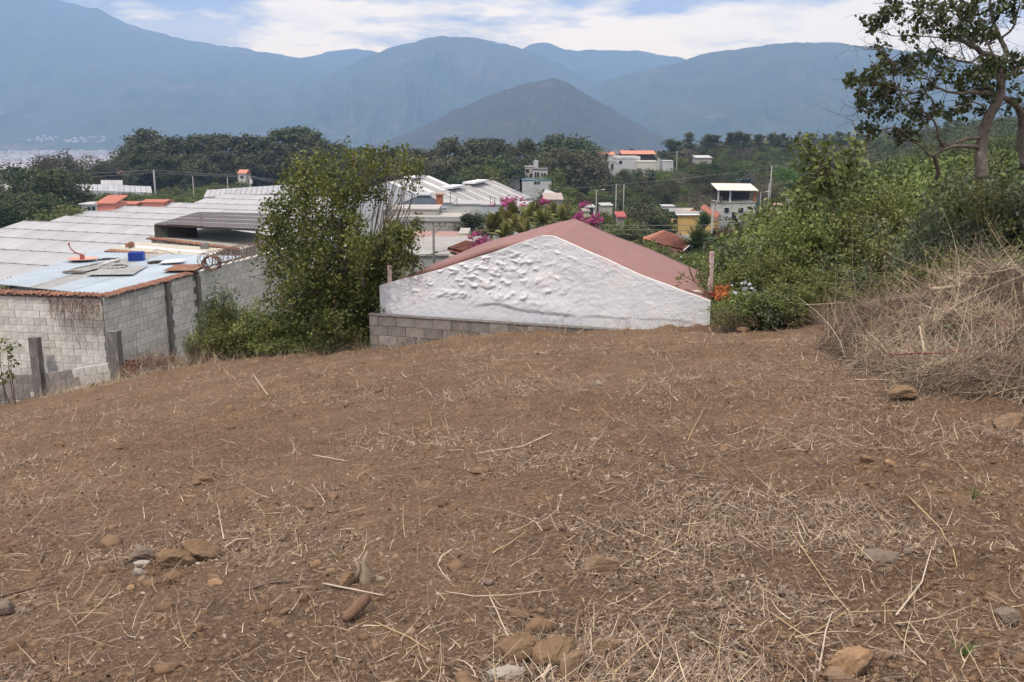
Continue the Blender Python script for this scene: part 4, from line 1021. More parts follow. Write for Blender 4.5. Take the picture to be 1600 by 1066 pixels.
# ------------------------------------------------------------------ near tree and shrubs, each with its own leaves
L_near = leafmat('leaf_near', (0.036, 0.052, 0.012), (0.105, 0.138, 0.030), (0.24, 0.275, 0.075), 1.6, 0.1)
L_shrub = leafmat('leaf_shrub', (0.050, 0.066, 0.016), (0.150, 0.180, 0.044), (0.36, 0.39, 0.13), 1.1, 0.25, huevar=0.025)
L_shrub2 = leafmat('leaf_shrub_grey', (0.055, 0.070, 0.036), (0.125, 0.150, 0.080), (0.26, 0.29, 0.18), 1.1, 0.2, huevar=0.02)
L_big = leafmat('leaf_big_tree', (0.018, 0.032, 0.010), (0.048, 0.072, 0.022), (0.115, 0.145, 0.050), 1.5, 0.05)
L_dry = leafmat('leaf_dry', (0.09, 0.055, 0.035), (0.20, 0.13, 0.08), (0.34, 0.25, 0.16), 1.5, 0.1)
L_yel = leafmat('leaf_yellowgreen', (0.06, 0.085, 0.02), (0.14, 0.18, 0.05), (0.27, 0.30, 0.11), 1.2, 0.05)
m_stem = mat('stem_brown', (0.16, 0.115, 0.08), (0.10, 0.07, 0.05), scale=12)
m_stemp = mat('stem_pale', (0.30, 0.25, 0.20), (0.20, 0.16, 0.12), scale=12)

def wobble(a, b, rng, n=5, amp=0.08, sag=0.0):
    a = Vector(a); b = Vector(b); L_ = (b - a).length; pts = []
    o1 = Vector(rng.normal(size=3)) * amp * L_; o2 = Vector(rng.normal(size=3)) * amp * 0.5 * L_
    for i in range(n + 1):
        f = i / n; pts.append(a.lerp(b, f) + o1 * math.sin(f * math.pi) + o2 * math.sin(2 * f * math.pi) - Vector((0, 0, sag * L_ * math.sin(f * math.pi))))
    return pts

# the tall leafy tree between the wall and the white house
rng = np.random.default_rng(42)
base = P(556, 545, 22.0); base.z = Hc(base.x, 22.0) - 0.1
bt = empty('leafy_tree', base); tag(bt, 'tall dense leafy tree with upright shoots left of the white gable', 'tree')
clusters = [  # photo x, y, radius in photo pixels, leaf count weight
    (470, 262, 20), (500, 250, 20), (455, 285, 22), (490, 285, 28), (520, 270, 20), (545, 246, 16), (548, 280, 24), (575, 240, 13), (578, 262, 16), (600, 245, 12), (604, 270, 14), (625, 250, 10), (632, 268, 11), (640, 288, 9), (655, 270, 7), (628, 236, 8), (650, 255, 7),
    (440, 320, 26), (475, 320, 28), (510, 312, 24), (540, 318, 22), (566, 302, 16), (590, 300, 12), (430, 355, 24), (465, 358, 30), (500, 352, 28), (532, 355, 24), (556, 345, 14), (425, 385, 20), (455, 395, 32), (492, 392, 34), (530, 395, 34), (565, 390, 28), (598, 385, 20), (624, 368, 15), (648, 352, 10), (640, 372, 14), (610, 360, 10),
    (436, 425, 24), (470, 430, 34), (510, 432, 38), (548, 430, 38), (585, 425, 30), (598, 405, 24), (625, 402, 24), (640, 412, 14), (450, 462, 24), (490, 468, 36), (530, 470, 40), (562, 468, 34), (584, 462, 20), (520, 505, 36), (556, 505, 34), (575, 500, 18), (560, 532, 22), (582, 440, 16), (480, 500, 30), (570, 520, 20)]
LP = []; tips = []
for (cx, cy_, r) in clusters:
    dz = rng.uniform(-1.3, 1.0) if cy_ > 300 else rng.uniform(-0.6, 0.6)
    c = P(cx, cy_, 20.6 + dz); rr = r / F * 20.6; tips.append((c, rr))
    n = int(96 * rr / 0.1 * (1.0 + rr * 3.5) * (0.6 if cy_ < 300 else 1.0))
    sub = rng.normal(size=(max(4, n // 14), 3)) * rr * np.array([0.52, 0.75, 0.52]) + np.array(c)
    p_ = np.repeat(sub, 14, 0) + rng.normal(size=(len(sub) * 14, 3)) * 0.075
    LP.append(p_)
lp = np.vstack(LP) - np.array(base)
lp = lp[lp[:, 2] > 0.02]
V, Fc, v = leaves(lp, 0.078, rng, 1.8, 0.35)
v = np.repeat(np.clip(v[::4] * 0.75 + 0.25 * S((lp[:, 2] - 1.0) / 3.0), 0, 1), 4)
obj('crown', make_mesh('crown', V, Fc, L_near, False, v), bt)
mb = MB(); roots = [Vector((x, y, 0)) for x, y in ((0, 0), (-0.35, 0.1), (0.3, -0.1), (-0.8, 0.2), (0.1, 0.4))]
for i, (c, rr) in enumerate(tips):
    r_ = roots[i % 5]; t = c - base
    pts = wobble(r_, t, rng, 6, 0.035)
    mb.tube(pts, [0.034, 0.028, 0.022, 0.016, 0.011, 0.007, 0.004], 5)
    for q in range(2):
        e = t + Vector(rng.normal(size=3)) * rr * 0.8 + Vector((0, 0, rr * 0.8)); mb.tube(wobble(pts[4], e, rng, 3, 0.06), [0.012, 0.009, 0.006, 0.004], 4)
mb.build('stems', m_stemp, bt)
dv = lp[rng.integers(0, len(lp), 1300)]; dv = dv[(dv[:, 2] < 2.6)]
V, Fc, v = leaves(dv + rng.normal(size=dv.shape) * 0.05, 0.10, rng, 2.4, 0.6); obj('dry_vines', make_mesh('dry_vines', V, Fc, L_dry, False, v), bt)

# shrub prototypes
def shrub_proto(key, seed, leafm, r, h, n_stem, n_leaf, ls, stem=m_stem, dry=0.0, dense=1.0):
    rng = np.random.default_rng(seed); pts = []; mb = MB(); nl = 0
    for i in range(n_stem):
        th = rng.uniform(0, 2 * np.pi); rr = r * math.sqrt(rng.uniform(0.02, 1)); hh = h * (1 - 0.55 * (rr / r) ** 2) * rng.uniform(0.7, 1.08)
        a = Vector((math.cos(th) * rr * 0.25, math.sin(th) * rr * 0.25, -0.1)); b = Vector((math.cos(th) * rr, math.sin(th) * rr, hh))
        w_ = wobble(a, b, rng, 5, 0.07); mb.tube(w_, [0.014, 0.012, 0.010, 0.008, 0.006, 0.003], 4, False)
        k = max(3, n_leaf // n_stem // 12)
        for q in range(k):
            f = rng.uniform(0.30, 1.05) ** 0.8; f = min(f, 1.0) * 5; i0 = min(int(f), 4); c = w_[i0].lerp(w_[i0 + 1], f - i0)
            cc = np.array(c) + rng.normal(size=3) * 0.13 * h / 2
            pts.append(cc + rng.normal(size=(12, 3)) * 0.075 * dense)
    lp = np.vstack(pts); lp = lp[lp[:, 2] > 0.02]
    V, Fc, v = leaves(lp, ls, rng, 1.9, 0.15, 0.3)
    PROTO[key] = dict(crown=make_mesh('foliage', V, Fc, leafm, False, v), trunk=make_mesh('stems', mb.v, mb.f, stem), h=h, r=r)
for i in range(4): shrub_proto(f'sh{i}', 300 + i, L_shrub, 1.15, 1.9, 40, 9500, 0.080)
for i in range(3): shrub_proto(f'sg{i}', 310 + i, L_shrub2, 1.1, 1.8, 38, 7600, 0.085)
shrub_proto('sd0', 320, L_dry, 0.9, 1.3, 60, 2400, 0.05, m_stemp)
shrub_proto('sd1', 321, L_dry, 1.0, 1.5, 70, 1600, 0.05, m_stemp)
shrub_proto('sy0', 322, L_yel, 1.0, 1.6, 30, 3600, 0.085, m_stemp, dense=1.2)

def shrub(key, px, pytop, Y, label, wid=1.0, group=None, minh=0.5, maxh=3.6):
    p = P(px, pytop, Y); g = Hc(p.x, Y); h = max(minh, min(maxh, p.z - g)); pr = PROTO[key]; s = h / pr['h']
    zb = p.z - h
    o = empty('shrub', (p.x, Y, zb), R.uniform(0, 6.28)); wxy = wid / pr['r']
    o.scale = (wxy, wxy, s); tag(o, label, 'shrub', group)
    obj('stems', pr['trunk'], o); obj('foliage', pr['crown'], o)
    return o
# strip of shrubs at the left edge of the plot
for i, (key, px, py, Y, wd) in enumerate((('sg0', 340, 432, 22.8, 0.55), ('sh0', 352, 470, 22.5, 0.75), ('sh1', 386, 492, 22.2, 0.85), ('sh2', 425, 470, 21.8, 0.95), ('sh3', 468, 462, 21.4, 0.95), ('sh0', 508, 470, 21.2, 0.9), ('sh1', 540, 492, 20.8, 0.7), ('sd0', 318, 520, 22.9, 0.55), ('sy0', 306, 506, 23.0, 0.35), ('sh2', 448, 505, 21.0, 0.9), ('sh3', 395, 515, 21.9, 0.7), ('sd1', 352, 540, 22.4, 0.55), ('sh1', 492, 515, 20.8, 0.9), ('sd0', 330, 470, 23.6, 0.5))):
    lab = ['tall thin grey green shrub leaning on the pale wall', 'green shrub at the foot of the tall thin one', 'low rounded green shrub right of the thin one', 'green shrub under the left of the leafy tree', 'full bright green shrub below the leafy tree', 'bright shrub just left of the dark wall end', 'dark little shrub next to the dark wall end', 'dry brown bush beside the pale wall', 'small yellow green sprout beside the dry bush', 'low front shrub in the middle of the shrub strip', 'low front shrub left of the middle of the strip', 'dry twiggy bush at the plot edge', 'low front shrub toward the right of the strip', 'dead brown bush against the pale wall'][i]
    shrub(key, px, py, Y, lab, wd, 'shrubs along the left edge of the plot')
# thicket on the right, one shrub after another up the bank
TH = [(17.2, [(1172, 444), (1205, 446), (1238, 444), (1275, 440), (1312, 448)], 0.62),
      (18.6, [(1156, 402), (1190, 398), (1232, 402), (1275, 404), (1318, 408), (1362, 414), (1405, 420)], 0.8),
      (20.2, [(1152, 378), (1186, 366), (1222, 360), (1264, 366), (1308, 372), (1352, 378), (1398, 384), (1446, 390)], 0.95),
      (21.0, [(1175, 345), (1215, 332), (1256, 330), (1298, 338), (1344, 342), (1392, 346), (1442, 346), (1494, 346)], 1.1),
      (19.0, [(1480, 372), (1535, 362), (1590, 350), (1640, 345)], 1.1),
      (24.0, [(1190, 345), (1238, 312), (1284, 302), (1330, 308), (1378, 312), (1428, 310), (1480, 304)], 1.25),
      (20.0, [(1530, 300), (1580, 288), (1635, 282), (1690, 280)], 1.15),
      (18.2, [(1495, 292), (1545, 268), (1592, 262), (1640, 255)], 0.95),
      (28.0, [(1300, 290), (1350, 288), (1402, 284), (1452, 280), (1500, 276), (1545, 272), (1595, 266)], 1.4),
      (15.5, [(1470, 398), (1530, 392), (1590, 384), (1655, 380)], 0.9)]
for ri, (Y, lst, wd) in enumerate(TH):
    for j, (px, py) in enumerate(lst):
        key = R.choice(['sh0', 'sh1', 'sh2', 'sh3', 'sh0', 'sh1', 'sg0', 'sg1', 'sg2'])
        kind = {'sh': 'green', 'sg': 'grey green'}[key[:2]]
        shrub(key, px, py + R.uniform(-4, 4), Y + R.uniform(-.3, .3), f'{kind} shrub in the right hand thicket, {ordw(j)} from the left at level {["one", "two", "three", "four", "five", "six", "seven", "eight", "nine", "ten"][ri]}', wd * R.uniform(0.9, 1.15), 'shrubs of the right hand thicket', maxh=3.2)
for i, (px, py, Y, wd, lab) in enumerate(((1255, 462, 16.8, .5, 'dry brown bush at the foot of the thicket, middle'), (1305, 465, 16.2, .45, 'dry brown bush where the thicket meets the brush pile'), (1425, 425, 15.6, .45, 'dry stalky bush above the brush pile'), (1510, 372, 15.0, .45, 'rust brown dead bush on the upper right bank'), (1150, 470, 16.9, .45, 'dead brown bush next to the white gable corner'), (1380, 372, 19.6, .5, 'dry bush inside the green thicket'))):
    shrub(f'sd{i % 2}', px, py, Y, lab, wd, 'dry bushes around the thicket')
# pale yellow green sapling over the thicket
def px_tree(name, label, Y, clusters, stems, leafm, ls, stemm, cat='tree', seed=1, per=40, spread=0.4, droop=0.3, aspect=1.8, sub=10, csz=0.08, mats_trunk=None):
    """clusters: photo x, y, radius px, depth offset; stems: lists of (x, y, radius px, depth offset)"""
    rng = np.random.default_rng(seed); b0 = P(stems[0][0][0], stems[0][0][1], Y + stems[0][0][3]); o = empty(name, b0); tag(o, label, cat)
    LP = []
    for c in clusters:
        p = np.array(P(c[0], c[1], Y + c[3])) - np.array(b0); rr = c[2] / F * Y
        k = max(2, int(per * c[2] / 10 / sub * 1.0))
        s_ = p + rng.normal(size=(k, 3)) * rr * np.array([.55, spread / 0.55 * .6, .5])
        LP.append(np.repeat(s_, sub, 0) + rng.normal(size=(k * sub, 3)) * csz)
    V, Fc, v = leaves(np.vstack(LP), ls, rng, aspect, droop)
    obj('crown', make_mesh('crown', V, Fc, leafm, False, v), o)
    return o, b0, rng
cl = [(1262, 232, 12, 0), (1280, 250, 16, .2), (1300, 268, 18, -.2), (1322, 240, 18, .2), (1340, 226, 10, 0), (1258, 262, 14, 0), (1275, 285, 16, .1), (1310, 290, 20, -.1), (1335, 262, 14, 0), (1252, 290, 14, 0), (1240, 300, 10, 0), (1345, 282, 16, 0), (1290, 228, 10, 0), (1252, 222, 8, 0), (1300, 310, 18, 0), (1275, 310, 14, 0)]
o, b0, rng = px_tree('sapling', 'slender pale yellow green young tree rising over the thicket', 23, cl, [[(1300, 372, 0, 0)]], L_yel, 0.17, m_stem, seed=5, per=42, csz=0.12)
mb = MB(); top = P(1296, 250, 23) - b0; mb.tube(wobble((0, 0, 0), top, rng, 6, 0.02), [0.05, .045, .04, .035, .03, .02, .01], 6)
for c in cl: mb.tube(wobble(Vector((0, 0, 0)).lerp(top, rng.uniform(0.45, 0.9)), P(c[0], c[1], 23 + c[3]) - b0, rng, 4, 0.06), [0.02, .016, .012, .008, .004], 4)
mb.build('trunk', m_stem, o)

# the big gnarled tree on the right: limbs and leaf bunches
def z4(x, y): return (1300 + x / 3.807, y / 3.807)
CL = [(235,110),(240,175),(320,130),(370,60),(350,75),(390,5),(290,135),(470,195),(530,60),(500,110),(560,180),(570,100),(640,90),(690,60),(720,10),(790,20),(830,130),(860,80),(720,210),(700,230),(660,240),(870,170),(980,110),(920,190),(1050,350),(1000,370),(1100,330),(850,480),(900,480),(940,520),(900,440),(800,450),(1000,450),(310,290),(300,350),(270,390),(410,340),(400,400),(440,420),(540,320),(500,390),(560,350),(640,350),(640,400),(690,420),(620,480),(590,520),(150,460),(190,500),(130,500),(250,480),(300,500),(150,570),(190,590),(370,530),(400,540),(320,590),(330,650),(240,650),(260,680),(350,690),(200,750),(220,770),(430,640),(480,660),(530,570),(540,660),(570,720),(720,660),(680,680),(800,620),(830,640),(760,510),(780,600),(430,780),(460,760),(420,830),(640,640),
      (1000,20),(1060,60),(1120,20),(950,40),(880,30),(1000,70),(820,60),(760,60),(1130,380),(1080,400),(1020,420),(960,380),(940,470),(870,520),(1110,470),(900,560),(960,560),(930,650),(1080,620),(1110,560),(620,20),(560,40),(680,110),(600,150),(780,110),(800,170),(740,170),(850,210),(960,200),(900,240),(350,420),(460,360),(330,540),(280,560),(470,450),(660,460),(240,430),(290,440),(1120,650),(1040,640),(980,620),(870,380),(840,420)]
YB = 17.0
def t4(x, y, dy=0.0):
    a = z4(x, y); return P(a[0], a[1], YB + dy)
rng = np.random.default_rng(9)
b0 = t4(900, 1010); b0.z -= 0.9; big = empty('gnarled_tree', b0); tag(big, 'large gnarled open tree with drooping leaf bunches at the upper right', 'tree')
LIMB = [ # points in the enlarged view with depth offset, radii in metres
    ([(895,1060,0),(885,960,0),(900,800,0),(940,680,0),(995,580,0),(1005,480,0),(1010,400,0),(960,345,0),(900,315,-.1),(850,280,-.2),(790,250,-.3),(700,190,-.5),(640,150,-.6),(600,90,-.7)], .15, .02),
    ([(1010,400,0),(1040,320,.2),(1000,230,.3),(960,130,.4),(940,0,.5),(930,-60,.5)], .07, .02),
    ([(1005,480,0),(1060,440,-.1),(1110,420,-.2),(1180,380,-.3)], .06, .02),
    ([(900,315,-.1),(830,370,-.3),(720,350,-.5),(640,310,-.7),(590,240,-.8)], .035, .010),
    ([(885,880,0),(800,866,-.2),(680,880,-.4),(600,922,-.5),(560,905,-.6),(500,850,-.7)], .055, .015),
    ([(680,880,-.4),(640,840,-.5),(620,760,-.5),(590,700,-.6),(480,620,-.8),(400,530,-1)], .04, .012),
    ([(590,700,-.6),(600,620,-.6),(560,560,-.7),(430,540,-.9),(300,505,-1.1),(190,490,-1.2)], .022, .006),
    ([(900,820,0),(800,830,-.2),(700,860,-.3),(640,870,-.4)], .045, .03),
    ([(1150,1000,.5),(1125,860,.5),(1130,680,.4),(1050,600,.2),(940,560,0),(860,550,-.2),(740,555,-.4),(660,530,-.6),(560,470,-.7)], .11, .010),
    ([(640,225,-.8),(540,215,-.9),(400,212,-1.0),(330,205,-1.1),(265,182,-1.2)], .016, .006),
    ([(790,250,-.3),(720,235,-.5),(640,225,-.8)], .03, .018),
    ([(850,280,-.2),(780,180,-.3),(760,80,-.4),(770,-20,-.4)], .035, .012),
    ([(640,150,-.6),(560,90,-.7),(480,60,-.8),(380,40,-.9)], .018, .005),
    ([(960,345,0),(900,200,.2),(880,100,.3),(860,-20,.3)], .03, .01),
    ([(1000,230,.3),(1080,160,.3),(1100,60,.3),(1150,-20,.3)], .03, .012),
    ([(800,375,-.3),(760,270,-.2),(690,160,-.3),(640,60,-.4)], .015, .006),
    ([(940,680,0),(860,610,-.2),(800,620,-.4),(720,655,-.5)], .025, .007),
    ([(480,620,-.8),(400,640,-.9),(330,640,-1.0),(250,660,-1.1),(150,660,-1.1)], .016, .005),
    ([(500,850,-.7),(430,790,-.8),(380,760,-.9),(270,775,-1.0),(180,810,-1.1),(130,760,-1.1)], .02, .005),
    ([(560,560,-.7),(500,450,-.8),(420,400,-.9),(320,330,-1.0),(300,290,-1.0)], .014, .005),
    ([(560,560,-.7),(590,450,-.7),(600,380,-.7),(560,320,-.7)], .014, .005),
    ([(600,922,-.5),(630,1000,-.3),(620,1060,-.2)], .04, .045)]
mbt = MB(); mbb = MB(); nodes = []
for k, (pts, r0, r1) in enumerate(LIMB):
    q = [t4(*p) - b0 for p in pts]; fine = []
    for i in range(len(q) - 1):
        for s_ in range(3):
            f = s_ / 3; pv = q[max(i - 1, 0)]; nx_ = q[min(i + 2, len(q) - 1)]; p0, p1 = q[i], q[i + 1]
            c = 0.5 * ((2 * p0) + (p1 - pv) * f + (2 * pv - 5 * p0 + 4 * p1 - nx_) * f * f + (3 * p0 - pv - 3 * p1 + nx_) * f ** 3)
            fine.append(c + Vector(rng.normal(size=3)) * 0.008)
    fine.append(q[-1]); n = len(fine)
    (mbt if r0 > .05 else mbb).tube(fine, [0.8 * (r0 + (r1 - r0) * (i / (n - 1)) ** 0.8) for i in range(n)], 9 if r0 > .05 else 6)
    nodes += fine
NB = np.array([list(p) for p in nodes])
LP = []
for (x, y) in CL:
    dy = float(np.interp(x, [100, 900, 1150], [-1.2, 0, .3])) + rng.uniform(-.4, .4)
    c = t4(x, y, dy) - b0; d = np.linalg.norm(NB - np.array(c), axis=1); a = Vector(NB[d.argmin()])
    mbb.tube(wobble(a, c, rng, 4, 0.07), [0.011, 0.009, 0.007, 0.005, 0.004], 4)
    k = rng.integers(2, 5)
    s_ = np.array(c) + rng.normal(size=(k, 3)) * np.array([.075, .12, .06])
    LP.append(np.repeat(s_, 15, 0) + rng.normal(size=(k * 15, 3)) * np.array([.042, .045, .05]))
    for q in range(3):                                     # bare twigs sticking out
        e = c + Vector(rng.normal(size=3)) * 0.22; mbb.tube(wobble(a.lerp(c, .5), e, rng, 3, 0.12), [0.005, 0.004, 0.003, 0.002], 3)
for q in range(260):
    a = Vector(NB[rng.integers(0, len(NB))]); 
    if a.z < 1.3: continue
    e = a + Vector((rng.normal(-.15, .22), rng.normal(0, .25), rng.normal(.05, .2))); pts = wobble(a, e, rng, 4, 0.1); mbb.tube(pts, [0.008, 0.006, 0.004, 0.003, 0.002], 3)
    e2 = e + Vector(rng.normal(size=3)) * .12; mbb.tube([pts[3], e2], [.003, .002], 3)
V, Fc, v = leaves(np.vstack(LP), 0.088, rng, 1.55, 0.75)
obj('crown', make_mesh('crown', V, Fc, L_big, False, v), big)
mbt.build('trunk', mat('bark_big', (0.17, 0.150, 0.125), (0.10, 0.08, 0.06), scale=9, bump=0.008, c3=(0.28, 0.25, 0.21), s3=5, a3=(0.55, 0.7)), big, True)
mbb.build('branches', mat('bark_twig', (0.15, 0.12, 0.095), (0.09, 0.07, 0.055), scale=20), big, True)
# bare bent sapling reaching over the red roof corner
o, b0, rng = px_tree('bare_sapling', 'bare twiggy sapling leaning over the corner of the red roof', 17.6, [(1068, 430, 6, 0), (1092, 428, 5, 0), (1100, 448, 6, 0), (1062, 443, 4, 0), (1108, 418, 5, 0)], [[(1122, 500, 0, 0)]], L_shrub, 0.06, m_stem, seed=8, per=22, csz=0.04)
mb = MB()
for pts in ([(1122, 500), (1112, 470), (1100, 450), (1085, 440), (1070, 432), (1058, 424)], [(1100, 450), (1094, 430), (1090, 415)], [(1085, 440), (1078, 425), (1076, 412)], [(1112, 470), (1104, 462), (1088, 458), (1070, 452)], [(1100, 450), (1108, 430), (1106, 405)]):
    mb.tube([P(a, b_, 17.6) - b0 for a, b_ in pts], [0.016 * (1 - .12 * i) for i in range(len(pts))], 5)
mb.build('stems', m_stem, o)
# small plant at the far left by the low wall
sp = P(20, 592, 24.5); sp.z = Hc(sp.x, 24.5); o = empty('small_plant', sp); tag(o, 'small leafy plant standing in front of the low wall at the far left', 'plant')
rng = np.random.default_rng(4); mb = MB(); LP = []
for (x0, x1, y1) in ((18, 12, 530), (20, 18, 540), (10, 0, 552), (4, -8, 540)):
    a = Vector((0.0 + (x0 - 20) * .016, 0, 0)); b_ = P(x1, y1, 24.5) - sp; w_ = wobble(a, b_, rng, 5, 0.04); mb.tube(w_, [.016, .014, .012, .009, .006, .004], 5)
    for q in range(8):
        c = np.array(w_[rng.integers(2, 6)]) + rng.normal(size=3) * .07; LP.append(c + rng.normal(size=(6, 3)) * .05)
V, Fc, v = leaves(np.vstack(LP), 0.10, rng, 1.6, .2); obj('foliage', make_mesh('foliage', V, Fc, L_shrub, False, v), o); mb.build('stems', m_stem, o)
# bush at the left edge by the blue roof
sp = P(8, 442, 31); o = empty('flowering_bush', (sp.x - .2, 31, -7.2)); tag(o, 'rusty green bush with bare twigs at the corner of the blue roof', 'bush')
pr = PROTO['sh1']; o.scale = (0.62, 0.62, 1.33); obj('stems', pr['trunk'], o); obj('foliage', pr['crown'], o)

# ------------------------------------------------------------------ houses and sheds of the valley
def M(name, c, **k):
    c2 = k.pop('c2', [x * 0.78 for x in c]); return mat(name, c, c2, scale=k.pop('scale', 0.5), **k)
m_glassd = mat('dark_glass', (0.03, 0.035, 0.04), rough=0.15, spec=0.6)
m_hole = mat('dark_opening', (0.025, 0.022, 0.02))
m_wf = mat('white_frame', (0.7, 0.7, 0.7))
def house_box(name, label, cat, px0, px1, ytop, ybot, Y, dep, wallm, roofm=None, rz=0.0, wins=(), overhang=0.25, roof='flat', rh=1.2, doors=(), ridge='x', parapet=False, ext=None):
    """a building whose near face spans photo x px0..px1; heights from photo rows at distance Y"""
    a, b = P(px0, (ytop + ybot) / 2, Y), P(px1, (ytop + ybot) / 2, Y); zt = P((px0 + px1) / 2, ytop, Y).z; zb = P((px0 + px1) / 2, ybot, Y).z
    c = (a + b) / 2; wd = abs(b.x - a.x) / max(0.5, math.cos(rz)); h = zt - zb; g = Hc(c.x, Y); ext = (max(0, zb - g) + 0.5) if ext is None else ext
    o = empty(name, (c.x, Y, zb), rz); tag(o, label, cat)
    mb = MB(); mb.box((0, dep / 2, (h - ext) / 2), (wd, dep, h + ext)); mb.build('wall', wallm, o)
    rm = roofm or wallm; mb = MB(); v = overhang
    if roof == 'flat':
        mb.box((0, dep / 2, h + 0.08), (wd + v, dep + v, 0.16))
        if parapet:
            for (x, y, sx, sy) in ((0, 0.0, wd + .1, .15), (0, dep, wd + .1, .15), (-wd / 2, dep / 2, .15, dep), (wd / 2, dep / 2, .15, dep)): mb.box((x, y, h + .35), (sx, sy, .5))
    elif roof == 'gable':
        x, y0, y1 = wd / 2 + v, -v, dep + v
        if ridge == 'x':
            ym = dep / 2
            mb.add([(-x, y0, h), (x, y0, h), (x, ym, h + rh), (-x, ym, h + rh), (-x, y1, h), (x, y1, h)], [(0, 1, 2, 3), (3, 2, 5, 4), (0, 3, 4), (1, 5, 2), (0, 4, 5, 1)])
        else:
            mb.add([(-x, y0, h), (0, y0, h + rh), (x, y0, h), (-x, y1, h), (0, y1, h + rh), (x, y1, h)], [(0, 1, 4, 3), (1, 2, 5, 4), (0, 2, 1), (3, 4, 5), (0, 3, 5, 2)])
    elif roof == 'shed':
        x, y0, y1 = wd / 2 + v, -v, dep + v
        mb.add([(-x, y0, h), (x, y0, h), (x, y1, h + rh), (-x, y1, h + rh), (-x, y0, h + .15), (x, y0, h + .15), (x, y1, h + rh + .15), (-x, y1, h + rh + .15)], [(0, 1, 2, 3), (4, 5, 6, 7), (0, 1, 5, 4), (1, 2, 6, 5), (3, 0, 4, 7), (2, 3, 7, 6)])
    mb.build('roof', rm, o)
    for w_ in wins:
        fx, fz, ww, wh = w_; x = -wd / 2 + wd * fx; z = h * fz
        fr = MB().box((x, -0.04, z), (ww + .16, 0.08, wh + .16)).build('window', m_wf, o); MB().box((x, -0.09, z), (ww, 0.03, wh)).build('pane', m_glassd, fr)
        if ww > 1.0: MB().box((x, -0.115, z), (0.07, 0.03, wh)).build('mullion', m_wf, fr)
    for w_ in doors:
        fx, ww, wh = w_; MB().box((-wd / 2 + wd * fx, -0.04, wh / 2), (ww, 0.08, wh)).build('doorway', m_hole, o)
    return o, wd, h

# long warehouse roof with white skylight strips
rd = Vector((math.sin(math.radians(14.4)), math.cos(math.radians(14.4)), 0)); rp_ = Vector((rd.y, -rd.x, 0))
q0 = P(662, 303, 170); wh_ = empty('warehouse', (q0.x, q0.y, -24)); tag(wh_, 'large warehouse with a grey ribbed roof striped by white skylights', 'warehouse')
m_wroof = mat('ribbed_grey_roof', (0.36, 0.35, 0.34), (0.29, 0.28, 0.275), scale=0.4, rough=0.5, rand=0.05, c3=(0.42, 0.41, 0.40), s3=0.3)
m_sky = mat('skylight_white', (0.72, 0.73, 0.74), (0.6, 0.61, 0.62), scale=1)
zr = q0.z + 24; nb = 22; Lw = 46.0
base = Vector((0, 0, zr))
for sgn, half, drop in ((1, 8.6, 3.6), (-1, 8.0, 3.2)):
    for k in range(nb):
        s0, s1 = Lw * k / nb, Lw * (k + 1) / nb - 0.03
        a_ = base + rd * s0; b_ = base + rd * s1; dn = rp_ * half * sgn - Vector((0, 0, drop))
        q = [a_ + dn, b_ + dn, b_, a_] if sgn > 0 else [a_, b_, b_ + dn, a_ + dn]
        mb = MB(); mb.slab(q, 0.05); mb.tube([a_ + Vector((0, 0, .02)), a_ + dn + Vector((0, 0, .02))], 0.05, 4)
        mb.build('roof_panel', m_wroof, wh_)
        if k % 3 == 1 and sgn > 0 or k in (19,):
            u0 = 0.16; c0 = a_ + dn * u0 + Vector((0, 0, .06)); c1 = a_ + dn * 0.96 + Vector((0, 0, .06)); ww = rd * 0.8
            MB().slab([c1, c1 + ww, c0 + ww, c0], 0.03).build('skylight', m_sky, wh_)
for (s0, s1, z0) in ((12.5, 20.5, .5), (27, 38, .6), (-0.3, 1.0, .1)):
    a_ = base + rd * s0; b_ = base + rd * s1; up_ = Vector((0, 0, z0))
    MB().slab([a_ + rp_ * 1.3 + up_, b_ + rp_ * 1.3 + up_, b_ - rp_ * 1.3 + up_, a_ - rp_ * 1.3 + up_], 0.35).build('ridge_vent', m_sky, wh_)
m_gcorr = mat('blue_grey_cladding', (0.17, 0.195, 0.235), (0.14, 0.165, 0.20), scale=0.5)
mb = MB(); a_ = base - rd * 0.05
mb.add([a_ + rp_ * 8.4 - Vector((0, 0, 3.6)), a_ - Vector((0, 0, .1)), a_ - rp_ * 7.8 - Vector((0, 0, 3.3)), a_ - rp_ * 7.8 - Vector((0, 0, zr)), a_ + rp_ * 8.4 - Vector((0, 0, zr))], [(0, 1, 2, 3, 4)])
for k in range(34): mb.box(a_ + rp_ * (-7.6 + k * 0.47) - rd * 0.04 - Vector((0, 0, zr / 2 + 1.9)), (0.08, 0.08, zr - 3.8), -math.radians(14.4))
mb.build('gable_wall', m_gcorr, wh_)
mb = MB(); e_ = base + rp_ * 8.3 - Vector((0, 0, 3.7))
mb.add([e_, e_ + rd * Lw, e_ + rd * Lw - Vector((0, 0, zr - 3.7)), e_ - Vector((0, 0, zr - 3.7))], [(0, 1, 2, 3)]); mb.build('side_wall', M('white_wall_far', (0.52, 0.54, 0.56)), wh_)
